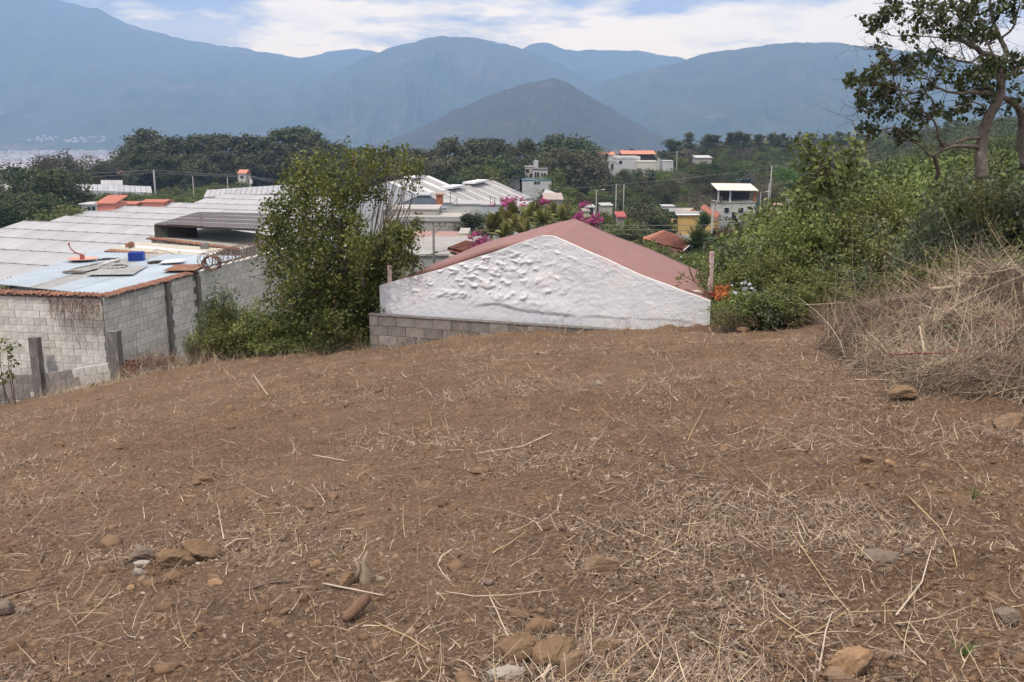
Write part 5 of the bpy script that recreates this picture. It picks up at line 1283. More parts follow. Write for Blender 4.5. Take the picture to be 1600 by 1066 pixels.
# second roof peeking out left of it
q1 = P(640, 279, 196); w2h = empty('warehouse', (q1.x, q1.y, -26)); tag(w2h, 'pale warehouse roof behind and left of the striped one', 'warehouse')
zr2 = q1.z + 26; base = Vector((0, 0, zr2))
for k in range(10):
    a_ = base - rd * 12 + rd * 2.4 * k; b_ = a_ + rd * 2.37
    for sgn, hf, dr in ((1, 8, 3.2), (-1, 14, 5.2)):
        dn = rp_ * hf * sgn - Vector((0, 0, dr)); q = [a_ + dn, b_ + dn, b_, a_] if sgn > 0 else [a_, b_, b_ + dn, a_ + dn]
        MB().slab(q, .06).build('roof_panel', m_sky if k % 3 == 0 else m_wroof, w2h)
mb = MB(); a_ = base - rd * 12
mb.add([a_ + rp_ * 7.8 - Vector((0, 0, 3.2)), a_ - Vector((0, 0, .1)), a_ - rp_ * 13.8 - Vector((0, 0, 5.2)), a_ - rp_ * 13.8 - Vector((0, 0, zr2)), a_ + rp_ * 7.8 - Vector((0, 0, zr2))], [(0, 1, 2, 3, 4)]); mb.build('gable_wall', M('white_wall_far', (0.52, 0.54, 0.56)), w2h)
a_ = base + Vector((0, 0, .35)); MB().slab([a_ + rp_ * 1.2, a_ + rp_ * 1.2 + rd * 6, a_ - rp_ * 1.2 + rd * 6, a_ - rp_ * 1.2], 0.3).build('ridge_vent', m_sky, w2h)

m_bluew = M('pale_blue_wall', (0.47, 0.50, 0.54)); m_whitew = M('bright_white_wall', (0.54, 0.54, 0.54)); m_tan = M('raw_render_wall', (0.40, 0.38, 0.34), c3=(0.28, 0.26, 0.23), s3=0.35, a3=(0.5, 0.7))
house_box('low_building', 'pale blue plank walled building with one small window before the warehouse', 'building', 683, 708, 318, 352, 152, 8, m_bluew, M('tin_roof', (0.42, 0.42, 0.42)), wins=((0.36, 0.62, 1.1, 1.1),))
house_box('low_building', 'bright white blank walled building in front of the warehouse', 'building', 708, 752, 320, 356, 151, 8, m_whitew, MATS['tin_roof'])
house_box('low_building', 'long pale blue wall right of the round dark tree', 'building', 752, 832, 321, 352, 150, 7, m_bluew, MATS['tin_roof'], wins=((0.78, 0.35, 0.9, 1.6),))
tc_, wd_, h_ = house_box('concrete_house', 'unfinished tan concrete house with bare roof terrace behind the pole', 'house', 600, 728, 346, 366, 124, 11, m_tan, M('pale_slab', (0.43, 0.42, 0.39)), parapet=True)
house_box('roof_room', 'plain tan upper block on the concrete house terrace', 'building', 612, 684, 328, 350, 131, 7, m_tan, MATS['pale_slab'], wins=((0.15, 0.5, 0.8, .7),))
# clay patch and iron frame on the terrace
c = P(672, 329, 131.5); sc_ = empty('chimney', c); tag(sc_, 'small brick red chimney at the corner of the warehouse roof', 'chimney')
cc = P(687, 316, 149) ; sc_.location = cc
MB().box((0, 0, 0.3), (1.0, 1.0, 1.6)).build('stack', mat('brick_red', (0.42, 0.15, 0.08), (0.33, 0.12, 0.07), scale=2), sc_); MB().box((0, 0, 1.15), (1.3, 1.3, 0.2)).build('cap', MATS['brick_red'], sc_)
aw = empty('veranda_roof', P(683, 369, 108)); tag(aw, 'faded red veranda roof over a dark shop front', 'veranda')
q = [P(636, 368, 106) - aw.location, P(716, 371, 105) - aw.location, P(732, 362, 114) - aw.location, P(650, 361, 115) - aw.location]
for i_ in range(8):
    f0, f1 = i_ / 8, (i_ + 1) / 8 - 0.01
    MB().slab([q[0].lerp(q[1], f0), q[0].lerp(q[1], f1), q[3].lerp(q[2], f1), q[3].lerp(q[2], f0)], 0.08).build('roof_panel', mat('faded_red_tin', (0.40, 0.24, 0.21), (0.32, 0.20, 0.18), scale=.8), aw)
MB().slab([q[0] + Vector((0, -.03, .0)), q[1] + Vector((0, -.03, .0)), q[1] + Vector((0, .12, 0)), q[0] + Vector((0, .12, 0))], 0.35).build('fascia', mat('dark_red_fascia', (0.25, 0.06, 0.045)), aw)
for f_ in (0.02, 0.35, 0.65, 0.98):
    p_ = q[0].lerp(q[1], f_); MB().box((p_.x, p_.y + .2, p_.z - 1.4), (.14, .14, 2.4)).build('post', m_conc, aw)
sf, _, _ = house_box('shop_front', 'dark shop front under the red veranda with posters', 'building', 640, 716, 372, 388, 112, 2.5, mat('dark_red_wall', (0.13, 0.045, 0.04), (0.09, 0.03, 0.03), scale=1), m_conc, wins=((0.14, .45, .9, 1.1), (0.62, .45, 1.2, .7)), doors=((0.35, 1.0, 1.5),), overhang=0)
house_box('yellow_annex', 'small pale yellow house end under the red veranda', 'house', 716, 732, 367, 386, 108, 6, M('pale_yellow', (0.56, 0.55, 0.34)), MATS['pale_slab'], wins=((0.45, .6, .7, .6),), overhang=0)
fr_, _, _ = house_box('flat_roof_house', 'grey flat concrete roof just behind the red gable roof', 'house', 628, 745, 400, 430, 78, 13, M('grey_render', (0.33, 0.325, 0.31)), M('grey_screed', (0.36, 0.355, 0.34), c3=(0.25, 0.24, 0.23), s3=0.3))
tl = empty('tiled_porch', P(735, 385, 72)); tag(tl, 'orange clay tiled roof slope beside the lower bougainvillea', 'roof')
q = [P(700, 389, 74), P(760, 405, 66), P(772, 384, 74), P(728, 378, 80)]
q = [p - tl.location for p in q]
def tile_slope(root, q, ncol, m, rad=0.11, lift=0.0, nseg=1):
    """clay tiles laid in columns from eave (q0,q1) to ridge (q3,q2)"""
    for k in range(ncol):
        f = (k + 0.5) / ncol; a_, b_ = q[0].lerp(q[1], f), q[3].lerp(q[2], f)
        mb = MB(); n_ = max(2, int((b_ - a_).length / 0.5))
        for j in range(n_):
            s0, s1 = a_.lerp(b_, j / n_), a_.lerp(b_, (j + 1.1) / n_)
            mb.tube([s0 + Vector((0, 0, lift + .03)), s1 + Vector((0, 0, lift))], [rad, rad * .8], 5, False)
        mb.build('tile_course', m, root)
    MB().slab([v + Vector((0, 0, -.03)) for v in q], 0.12).build('roof_deck', m, root)
m_tiler = mat('clay_tile_orange', (0.50, 0.22, 0.15), (0.38, 0.17, 0.12), scale=1.5, rand=0.2, c3=(0.2, 0.12, 0.09), s3=1.0, a3=(0.55, 0.7))
tile_slope(tl, q, 16, m_tiler, 0.16)
p_ = sum(q, Vector()) / 4; MB().box((p_.x, p_.y + 1, p_.z - 2.2), (3.6, 5, 3.6)).build('wall', m_tan, tl)
# brown house, small far houses
hb, _, _ = house_box('brown_house', 'brown brick house with a curved tan roof line among the trees', 'house', 771, 804, 267, 277, 265, 8, M('brick_brown', (0.33, 0.22, 0.16)), M('tan_roof', (0.50, 0.36, 0.24)), roof='gable', rh=1.3, ridge='x')
house_box('white_strip_wall', 'low white wall in front of the brown house', 'wall', 774, 812, 277, 282, 262, 1, m_whitew, overhang=0)
house_box('block_building', 'grey brown two storey block left of the dark conifer', 'building', 820, 834, 261, 281, 262, 8, M('tan_block', (0.42, 0.36, 0.31)), MATS['pale_slab'], wins=((.3, .7, .9, .9), (.7, .35, .9, .9)))
house_box('block_building', 'pale concrete building with open upper floor beside the grey brown block', 'building', 833, 856, 265, 282, 250, 8, M('pale_block', (0.45, 0.42, 0.38)), M('dark_slab', (0.14, 0.14, 0.15)), wins=((.25, .5, 1.2, 1.4), (.7, .5, 1.2, 1.0)))
house_box('white_tower', 'tiny white roof tank tower above the far blocks', 'tower', 834, 841, 252, 261, 262, 2, m_whitew, overhang=0)
house_box('blue_roofed_shed', 'low shed with a teal strip under the far blocks', 'shed', 816, 862, 282, 289, 238, 5, m_whitew, M('teal_tin', (0.08, 0.20, 0.22)), wins=((.5, .5, 1.5, .6),))
o = empty('tin_roof_shed', P(862, 303, 186)); tag(o, 'sloping white tin roof running down to the right behind the palms', 'shed')
q = [P(848, 303, 184) - o.location, P(871, 311, 184) - o.location, P(877, 305, 194) - o.location, P(853, 295, 194) - o.location]
for k in range(5): MB().slab([q[0].lerp(q[1], k / 5), q[0].lerp(q[1], k / 5 + .19), q[3].lerp(q[2], k / 5 + .19), q[3].lerp(q[2], k / 5)], .1).build('roof_panel', m_whitew, o)
p_ = sum(q, Vector()) / 4; MB().box((p_.x, p_.y, p_.z - 2.6), (2.2, 2, 4.0)).build('wall', M('tan_block', (0.42, 0.36, 0.31)), o)
house_box('grey_house', 'grey walled house with a white lower part behind the spiky palms', 'house', 852, 878, 313, 324, 140, 6, M('grey_wall2', (0.36, 0.37, 0.38)), M('orange_tin', (0.40, 0.34, 0.30)), wins=((.55, .3, .7, .7),), roof='shed', rh=.5, ext=1.2)
house_box('white_house', 'white house with an open door between the palms', 'house', 792, 812, 326, 342, 116, 6, m_whitew, MATS['tin_roof'], doors=((.35, .9, 1.3),), wins=((.8, .5, .7, .8),))
house_box('far_cottage', 'little white and grey cottage seen over the right end of the bougainvillea', 'house', 916, 930, 325, 335, 150, 5, m_whitew, MATS['tin_roof'], doors=((.5, .7, 1.0),))
house_box('far_cottage', 'pale cottage with a mottled tin roof right of the lamp pole', 'house', 940, 957, 322, 330, 160, 5, m_tan, M('tin_speckled', (0.5, 0.5, 0.5)), ext=1.2)
house_box('far_cottage', 'cream cottage wall just behind the bougainvillea', 'house', 912, 921, 331, 342, 138, 4, M('pale_yellow', (0.56, 0.55, 0.34)), m_tan)
house_box('red_tin_hut', 'tiny red tin roofed hut among the trees', 'hut', 966, 976, 340, 343, 130, 3, m_tan, mat('red_tin', (0.40, 0.10, 0.10)), roof='shed', rh=.4, ext=1.2)
house_box('white_hut', 'tiny white hut half hidden under olive trees', 'hut', 1036, 1054, 323, 325, 172, 3, m_whitew, m_whitew, ext=0.2)
# white villa group on the slope
v1, _, _ = house_box('white_villa', 'white villa with a dark square window, left of the white compound', 'villa', 939, 962, 254, 268, 300, 10, m_whitew, MATS['pale_slab'], wins=((.32, .5, 1.6, 1.9), (.78, .55, .7, 1.6)), parapet=True)
house_box('white_villa', 'long low white building in the middle of the white compound', 'villa', 962, 1000, 248, 262, 308, 12, m_whitew, M('white_roof_far', (0.62, 0.61, 0.58)), parapet=True, wins=((.2, .6, 1.0, 1.0),))
house_box('white_villa', 'low cream building at the right of the white compound', 'villa', 996, 1028, 253, 262, 304, 8, M('cream_wall', (0.62, 0.58, 0.50)), MATS['white_roof_far'])
house_box('white_villa', 'small white block with a roof tank at the right end of the compound', 'villa', 1036, 1052, 252, 262, 302, 6, m_whitew, m_whitew, ext=1.2)
house_box('gate_pillar', 'slim white chimney pillar between the white buildings', 'pillar', 1028, 1031, 248, 258, 303, .6, m_whitew, overhang=0)
house_box('red_roof_hall', 'long red tiled roof over a dark hall above the white compound', 'hall', 974, 1022, 241, 251, 330, 12, mat('dark_brown_wall', (0.08, 0.06, 0.055)), m_tiler, roof='gable', rh=1.1, overhang=.6)
house_box('red_roof_house', 'small red roofed white house left of the long red roof', 'house', 951, 960, 242, 250, 322, 6, m_whitew, m_tiler, roof='gable', rh=.9)
house_box('red_roof_house', 'low red roof at the far left of the compound', 'house', 934, 946, 242, 248, 326, 6, m_whitew, m_tiler, roof='shed', rh=.8)
house_box('long_white_shed', 'thin white roof alone on the wooded slope', 'shed', 1088, 1112, 247, 250, 300, 6, m_tan, m_whitew, roof='shed', rh=.5, ext=1.2)
# yellow house
m_yel = mat('yellow_wall', (0.60, 0.40, 0.14), (0.52, 0.34, 0.12), scale=.6)
yh = empty('yellow_house', P(1088, 386, 150)); tag(yh, 'yellow ochre house with a sloping red roof edge and dish on top', 'house')
def rel(px, py, Y): return P(px, py, Y) - yh.location
mb = MB(); Yf = 150
pts = [rel(1059, 336, Yf), rel(1093, 336, Yf), rel(1095, 328, Yf), rel(1117, 342, Yf), rel(1116, 372, Yf), rel(1059, 366, Yf)]
n_ = len(pts); bk_ = [p + Vector((2.0, 6.5, 0)) for p in pts]
mb.add(pts + bk_, [tuple(range(n_))[::-1], tuple(range(n_, 2 * n_))] + [(i, (i + 1) % n_, n_ + (i + 1) % n_, n_ + i) for i in range(n_)]); mb.build('wall', m_yel, yh)
mb = MB(); pts = [rel(1055, 365, Yf), rel(1119, 371, Yf), rel(1119, 388, Yf), rel(1056, 384, Yf)]; bk_ = [p + Vector((2, 6.5, 0)) for p in pts]
mb.add([p - Vector((0, .25, 0)) for p in pts] + bk_, [(3, 2, 1, 0), (4, 5, 6, 7), (0, 1, 5, 4), (1, 2, 6, 5), (3, 0, 4, 7)]); mb.build('base_wall', mat('peeling_white', (0.60, 0.60, 0.58), (0.33, 0.33, 0.32), scale=.9, detail=8), yh)
for (a_, b_, nm, m_) in ((rel(1057, 336, Yf), rel(1094, 336, Yf), 'cornice', m_wf), (rel(1094, 329, Yf), rel(1118, 344, Yf), 'verge', m_wf)):
    mb = MB(); mb.tube([a_ + Vector((0, -.12, 0)), b_ + Vector((0, -.12, 0))], 0.15, 4); mb.build(nm, m_, yh)
q = [rel(1094, 327, Yf) + Vector((0, -.3, .15)), rel(1119, 342, Yf) + Vector((0, -.3, .15)), rel(1119, 342, Yf) + Vector((2, 7, .15)), rel(1094, 327, Yf) + Vector((2, 7, .15))]
tile_slope(yh, [q[1], q[2], q[3], q[0]], 9, m_tiler, .14)
for y in (0.2, 6.2): MB().box((rel(1075, 331, Yf).x, y, rel(1075, 333, Yf).z), (3.9, .14, .55)).build('parapet', m_wf, yh)
MB().box((rel(1054, 350, Yf).x - .0, .8, rel(1054, 350, Yf).z - .2), (.7, 1.2, 1.7)).build('balcony', m_yel, yh)
MB().box((rel(1055, 349, Yf).x - .05, .16, rel(1055, 349, Yf).z + .25), (.5, .05, .7)).build('balcony_opening', m_hole, yh)
c = P(1083, 331, 151.5); dsh = empty('satellite_dish', c); tag(dsh, 'orange satellite dish on the roof of the yellow house', 'satellite dish')
mb = MB(); vs = [(0, 0.18, 0)]; 
for rr, yy in ((.25, .13), (.45, 0.0)):
    for k in range(16): vs.append((rr * math.cos(k * math.pi / 8), yy, rr * math.sin(k * math.pi / 8)))
mb.add(vs, [(0, 1 + k, 1 + (k + 1) % 16) for k in range(16)] + [(1 + k, 17 + k, 17 + (k + 1) % 16, 1 + (k + 1) % 16) for k in range(16)]); mb.build('reflector', mat('dish_orange', (0.60, 0.28, 0.20)), dsh, True)
MB().tube([(0, .15, 0), (0, .2, -.7)], .05, 6).build('mast', m_conc, dsh)
# tiled house in front of it
th_ = empty('tiled_house', P(1045, 385, 90)); tag(th_, 'low house with a red clay tiled roof below the yellow house', 'house')
r2 = lambda px, py, Y: P(px, py, Y) - th_.location
A_, B_, C_, D_ = r2(1022, 381, 90), r2(1068, 391, 84), r2(1083, 378, 90), r2(1039, 362, 96)
tile_slope(th_, [A_, B_, C_, D_], 20, m_tiler, .13)
tile_slope(th_, [r2(1003, 373, 97), A_, D_, D_ + Vector((-.2, .1, 0))], 8, m_tiler, .13)
MB().tube([B_ + Vector((0, -.05, 0)), C_ + Vector((0.05, 0, 0))], .07, 4).build('verge', m_wf, th_)
mb = MB(); a_, b_ = A_ + Vector((.5, .5, -.15)), B_ + Vector((-.4, .5, -.15))
mb.add([a_, b_, b_ - Vector((0, 0, 2.6)), a_ - Vector((0, 0, 2.6))], [(3, 2, 1, 0)]); c_ = C_ + Vector((-.5, -.1, -.2)); mb.add([b_, c_, c_ - Vector((0, 0, 2.6)), b_ - Vector((0, 0, 2.6))], [(3, 2, 1, 0)]); mb.build('wall', mat('earth_wall', (0.34, 0.22, 0.13), (0.25, 0.17, 0.11), scale=1.5), th_)
for f_ in (.25, .6): p_ = a_.lerp(b_, f_); MB().box((p_.x, p_.y - .04, p_.z - 1.0), (.7, .06, .8)).build('window', m_hole, th_)
# white terrace building on the right
tb, wdb, hb_ = house_box('terrace_building', 'white building with an open roofed terrace above it', 'building', 1120, 1180, 317, 346, 190, 6, mat('stained_white', (0.55, 0.55, 0.53), (0.36, 0.36, 0.34), scale=.7), M('dirty_slab', (0.42, 0.40, 0.36)), wins=((.25, .6, .9, 1.0), (.62, .6, 1.0, 1.0)), doors=((.45, .9, 1.8),))
mb = MB()
for x in (-wdb / 2 + .2, -wdb / 6): mb.box((x, .2, hb_ + 1.3), (.3, .3, 2.5))
mb.build('terrace_post', m_wf, tb); MB().box((wdb / 2 - .2, .2, hb_ + 1.2), (.5, .4, 2.4)).build('brick_pier', MATS['brick_red'], tb)
MB().slab([(-wdb / 2 - .2, -.6, hb_ + 2.55), (wdb / 2 + .3, -.6, hb_ + 2.45), (wdb / 2 + .3, 6, hb_ + 3.4), (-wdb / 2 - .2, 6, hb_ + 3.5)], .14).build('terrace_roof', mat('cream_tin', (0.68, 0.64, 0.56), (0.56, 0.52, 0.45), scale=.8), tb)
MB().box((0, 5.6, hb_ + 1.2), (wdb, .2, 2.4)).build('terrace_back_wall', mat('dark_brown_wall', (0.08, 0.06, 0.055)), tb)
house_box('retaining_wall', 'long grey retaining wall below the terrace building', 'wall', 1119, 1172, 347, 357, 172, .5, M('grey_render', (0.33, 0.325, 0.31)), overhang=0)
house_box('dark_pipe_wall', 'low dark brown wall under the grey retaining wall', 'wall', 1112, 1165, 359, 364, 150, .5, mat('dark_rust', (0.07, 0.035, 0.025)), overhang=0)
house_box('pale_hut', 'small white house half hidden right of the utility poles', 'house', 1238, 1252, 307, 316, 170, 4, m_whitew, MATS['tin_roof'], doors=((.5, .6, .8),))
house_box('pink_hut', 'low pinkish roof among the bushes right of the terrace building', 'hut', 1212, 1232, 322, 328, 160, 4, M('pink_far', (0.45, 0.30, 0.27)), MATS['pink_far'], ext=1.2)
# left: orange house, long white greenhouses, far sheds
oh, wo, ho_ = house_box('orange_house', 'small orange house with a white flat porch roof beyond the greenhouses', 'house', 152, 179, 319, 334, 151, 5, mat('coral_wall', (0.56, 0.22, 0.16), (0.48, 0.19, 0.14), scale=.8), mat('coral_roof', (0.46, 0.17, 0.12)), roof='shed', rh=.9)
oh2, _, _ = house_box('porch', 'white fronted porch room with dark windows joined to the orange house', 'porch', 127, 152, 320, 333, 151, 4, mat('cream_front', (0.60, 0.56, 0.48)), m_whitew, wins=((.65, .55, 1.3, .6),), overhang=.6)
for i, (a_, b_, yt) in enumerate(((178, 212, 319), (222, 256, 316))):
    house_box('coral_roof_shed', ('flat coral roof just right of the orange house', 'second coral roof behind the greenhouse ridges')[i], 'shed', a_, b_, yt, yt + 10, 158, 5, MATS['coral_wall'], MATS['coral_roof'], roof='gable', rh=.3)
def long_tunnel(label, q, n):
    o = empty('greenhouse', q[0]); tag(o, label, 'greenhouse'); q = [p - q[0] for p in q]
    for k in range(n):
        f0, f1 = k / n, (k + 1) / n - .004; a_, b_, c_, d_ = q[0].lerp(q[1], f0), q[0].lerp(q[1], f1), q[3].lerp(q[2], f1), q[3].lerp(q[2], f0); u = Vector((0, 0, 1.1)); m0, m1 = (a_ + d_) / 2 + u, (b_ + c_) / 2 + u
        MB().add([a_, b_, m1, m0, c_, d_], [(0, 1, 2, 3), (3, 2, 4, 5)]).build('roof_panel', m_plas, o)
        mb = MB().add([a_, b_, b_ - Vector((0, 0, 3)), a_ - Vector((0, 0, 3))], [(3, 2, 1, 0)]); mb.build('side_sheet', m_plas, o)
long_tunnel('long white greenhouse beyond the hedge at the left', [P(120, 297, 235), P(238, 301, 228), P(236, 296, 250), P(120, 291, 256)], 14)
long_tunnel('far white greenhouse strip above the long one', [P(158, 289, 285), P(192, 289, 283), P(192, 286, 292), P(158, 286, 294)], 6)
long_tunnel('white greenhouse strip at the far left edge', [P(-20, 296, 240), P(20, 297, 238), P(20, 292, 255), P(-20, 291, 257)], 6)
long_tunnel('pale long greenhouse roof between the belt and the warehouse', [P(318, 308, 214), P(470, 300, 200), P(470, 291, 225), P(330, 301, 232)], 18)
for i, (a_, b_, t_, m_) in enumerate(((170, 186, 272, 'pink'), (178, 196, 276, 'cream'), (132, 146, 283, 'cream'), (372, 384, 271, 'cream'))):
    house_box('far_house', ('pale pink house under the left end of the belt', 'cream house half behind the belt trees', 'tiny cream house above the long greenhouse', 'tall cream house glimpsed between belt trunks')[i], 'house', a_, b_, t_, t_ + 11, 315 if i != 3 else 292, 6, M('pink_far', (0.45, 0.30, 0.27)) if m_ == 'pink' else MATS['cream_wall'], m_tiler, roof='gable', rh=1.0, wins=((.5, .5, 1, 1),))

# utility poles, wires, lamps
m_pole = mat('pole_concrete', (0.34, 0.33, 0.31), (0.26, 0.25, 0.24), scale=1); m_wirek = mat('wire_black', (0.06, 0.06, 0.06)); m_wireg = mat('wire_grey', (0.22, 0.22, 0.22))
def pole(px, yt, yb, Y, label, r=0.14, arm=0, lamp=False, lean=0.0, name='utility_pole', m=None):
    t = P(px, yt, Y); z0 = min(P(px, yb, Y).z, Hc(t.x, Y) + 1) ; o = empty(name, (t.x, Y, z0)); tag(o, label, 'pole'); h = t.z - z0
    MB().tube([(lean, 0, -.5), (0, 0, h)], [r, r * .65], 8).build('shaft', m or m_pole, o, True)
    if arm:
        MB().box((arm / 2 if arm > 0 else 0, 0, h - .35), (abs(arm), .12, .12)).build('crossarm', m or m_pole, o)
        for k in (-1, 0, 1): MB().tube([(arm / 2 + k * abs(arm) * .45, 0, h - .3), (arm / 2 + k * abs(arm) * .45, 0, h - .08)], .05, 6).build('insulator', m_conc, o)
    if lamp:
        MB().tube([(0, 0, h - .1), (.9, -.2, h + .1)], .04, 5).build('lamp_arm', m or m_pole, o); MB().box((1.1, -.25, h + .08), (.5, .2, .12)).build('lamp_head', m_wf, o)
    return Vector((t.x, Y, t.z))
def wires(label, pts, r, sag=.02, m=None, n=10, name='power_line'):
    o = empty(name, pts[0]); tag(o, label, 'power line')
    for a_, b_ in zip(pts[:-1], pts[1:]):
        q_ = [a_.lerp(b_, i / n) - Vector((0, 0, 4 * sag * (b_ - a_).length * (i / n) * (1 - i / n))) - pts[0] for i in range(n + 1)]
        MB().tube(q_, r, 4).build('wire', m or m_wirek, o)
pA = pole(240, 266, 302, 225, 'pale concrete pole tallest left of the eucalyptus belt', .28)
pB = pole(301, 276, 296, 235, 'thin second pole in front of the belt', .16); pC = pole(355, 277, 298, 238, 'thin third pole in front of the belt', .16)
pD = pole(390, 275, 296, 230, 'pole with a pale transformer right of the belt gap', .18)
tr_ = empty('transformer', pD + Vector((.4, -.3, -1.3))); tag(tr_, 'pale transformer can on the fourth belt pole', 'transformer'); MB().tube([(0, 0, -.5), (0, 0, .5)], .28, 10).build('tank', m_wf, tr_); MB().tube([(0, 0, .5), (0, 0, .75)], .08, 6).build('bushing', m_conc, tr_)
pL = P(-30, 275, 230); pR = P(470, 286, 215)
wires('upper power line running across in front of the eucalyptus belt', [pL, pA, pD, pR], .045, .006, m_wireg)
wires('lower power line sagging under the upper one before the belt', [pL - Vector((0, 0, 1.2)), pA - Vector((0, 0, .5)), pC + Vector((0, 0, .2)), pD - Vector((0, 0, .3)), pR - Vector((0, 0, .5))], .04, .008, m_wireg)
pole(48, 273, 284, 230, 'small pole among the trees at the far left', .14)
# near pole with steel crossarm in the middle
t = P(677, 352, 62); o = empty('utility_pole', (t.x, 62, P(677, 412, 62).z - 2)); tag(o, 'dark thin pole with a braced crossarm behind the left roof slope', 'pole')
h = t.z - o.location.z; MB().tube([(0, 0, 0), (0, 0, h)], [.09, .075], 8).build('shaft', m_conc, o, True)
MB().box((.38, 0, h - .05), (.9, .07, .07)).build('crossarm', m_conc, o); MB().tube([(0.02, 0, h - .55), (.55, 0, h - .08)], .03, 5).build('brace', m_conc, o)
for k in (0, .42, .78): MB().tube([(k, 0, h), (k, 0, h + .16)], .035, 6).build('insulator', MATS['dark_timber'], o)
MB().box((.12, 0, h - 1.75), (.3, .12, .1)).build('bracket', MATS['dark_timber'], o)
wires('thin dark wires leaving the braced pole toward the tiled porch', [P(640, 408, 62), t - Vector((0, 0, 1.8)), P(760, 372, 70)], .02, .01)
wires('wires running behind the bare roof terrace', [P(600, 322, 120), P(700, 331, 118)], .02, .01)
t2 = P(662, 366, 90)
# pole by the yellow house and its wires
pY = P(1115, 320, 96)
pole(1114, 322, 410, 96, 'grey pole rising beside the yellow house', .13, 0)
wires('upper pale wire crossing behind the red roof to the grey pole', [P(902, 352, 100), P(1115, 352, 98), P(1260, 352, 92)], .028, .002, m_wireg)
wires('middle pale wire crossing behind the red roof', [P(902, 358, 100), P(1115, 360, 98), P(1260, 356, 92)], .028, .002, m_wireg)
wires('lowest pale wire crossing behind the red roof', [P(930, 366, 100), P(1040, 368, 99)], .028, .002, m_wireg)
pole(932, 297, 330, 160, 'street lamp pole above the bougainvillea', .11, 0, True)
pole(963, 288, 322, 170, 'pale pole in front of the dark trees, left of a pair', .12, 0); pole(975, 288, 306, 182, 'shorter pale pole, right of a pair', .12)
pole(1058, 236, 254, 300, 'pole with a crossarm beside the cypresses', .16, 2.2)
pole(1206, 259, 306, 190, 'tall pale utility pole right of the terrace building', .16); pole(1202, 286, 308, 186, 'short pole close to the tall pale one', .14)
pole(1189, 300, 322, 178, 'thin lamp post right of the terrace building', .09, 0, True)
wires('faint wires crossing the wooded slope', [P(800, 300, 190), P(963, 289, 170), P(1206, 262, 190), P(1420, 240, 180)], .03, .004, m_wireg)
for i, (px, py, Y) in enumerate(((1156, 358, 118), (1141, 384, 92), (1064, 402, 60))):
    o = empty('garden_lamp', P(px, py, Y)); tag(o, ('white globe lamp by the retaining wall', 'white globe lamp on the grassy bank', 'white lamp globe beyond the red roof')[i], 'lamp')
    s_ = Y / 1500
    mb = MB(); mb.tube([(0, 0, -1.5 * s_), (0, 0, -0.6 * s_), (0, 0, .6 * s_), (0, 0, 1.5 * s_)], [1.2 * s_, 2.0 * s_, 2.0 * s_, 1.0 * s_], 10); mb.build('globe', m_wf, o, True)
    MB().tube([(0, 0, -1.5 * s_), (0, 0, -2.5)], .03, 6).build('stand', m_conc, o)
for i, (px, yt, yb, Y) in enumerate(((704, 300, 316, 149), (714, 308, 318, 149), (766, 306, 317, 148), (773, 308, 318, 148), (1094, 316, 328, 150))):
    o = empty('antenna', P(px, yb, Y)); h = P(px, yt, Y).z - P(px, yb, Y).z; tag(o, f'thin roof antenna, {ORD[i]} from the left over the middle roofs', 'antenna', 'antennas over the middle roofs')
    MB().tube([(0, 0, -.4), (0, 0, h)], .05, 5).build('mast', m_conc, o); MB().box((0, 0, h * .9), (.9, .04, .04)).build('boom', m_conc, o)

# palms, spiky clumps, bougainvillea
m_frond = leafmat('frond', (0.045, 0.060, 0.014), (0.13, 0.135, 0.030), (0.30, 0.26, 0.075), 0.5, 0.15)
m_frondg = leafmat('frond_green', (0.03, 0.05, 0.016), (0.07, 0.10, 0.03), (0.15, 0.18, 0.06), 0.5, 0.1)
def spiky(seed, nf, ln, m, up=0.55, leaflets=True):
    rng = np.random.default_rng(seed); V = []; Fc = []; vv = []
    for i in range(nf):
        th = rng.uniform(0, 2 * np.pi); el_ = rng.uniform(up * .5, 1.45); l_ = ln * rng.uniform(.7, 1.1); d = np.array([np.cos(th) * np.cos(el_), np.sin(th) * np.cos(el_), np.sin(el_)]); s = np.array([-np.sin(th), np.cos(th), 0.0]); prev = np.zeros(3); c0 = rng.uniform()
        pts = [d * l_ * f + np.array([0, 0, -1]) * (f ** 2.2) * l_ * .42 * np.cos(el_) for f in np.linspace(0, 1, 8)]
        for j in range(1, 8):
            p = pts[j]; t_ = pts[j] - pts[j - 1]; t_ /= np.linalg.norm(t_)
            for k in range(3):
                q_ = pts[j - 1] + (pts[j] - pts[j - 1]) * (k + rng.uniform(0, .5)) / 3
                for sg in (-1, 1):
                    L_ = l_ * .26 * math.sin(math.pi * (0.12 + .8 * j / 8)); e = q_ + (s * sg * .75 + t_ * .75 + np.array([0, 0, -.15])) * L_; w_ = t_ * ln * .022
                    n0 = len(V); V += [q_ - w_, q_ + w_, e + w_ * .2, e - w_ * .2]; Fc.append((n0, n0 + 1, n0 + 2, n0 + 3)); vv += [float(np.clip(c0 + rng.uniform(-.15, .15), 0, 1))] * 4
    return make_mesh('fronds', np.array(V), np.array(Fc), m, False, vv)
fr_me = [spiky(500 + i, 34, 2.2, m_frond) for i in range(3)]; fr_g = spiky(510, 26, 2.3, m_frondg, .2)
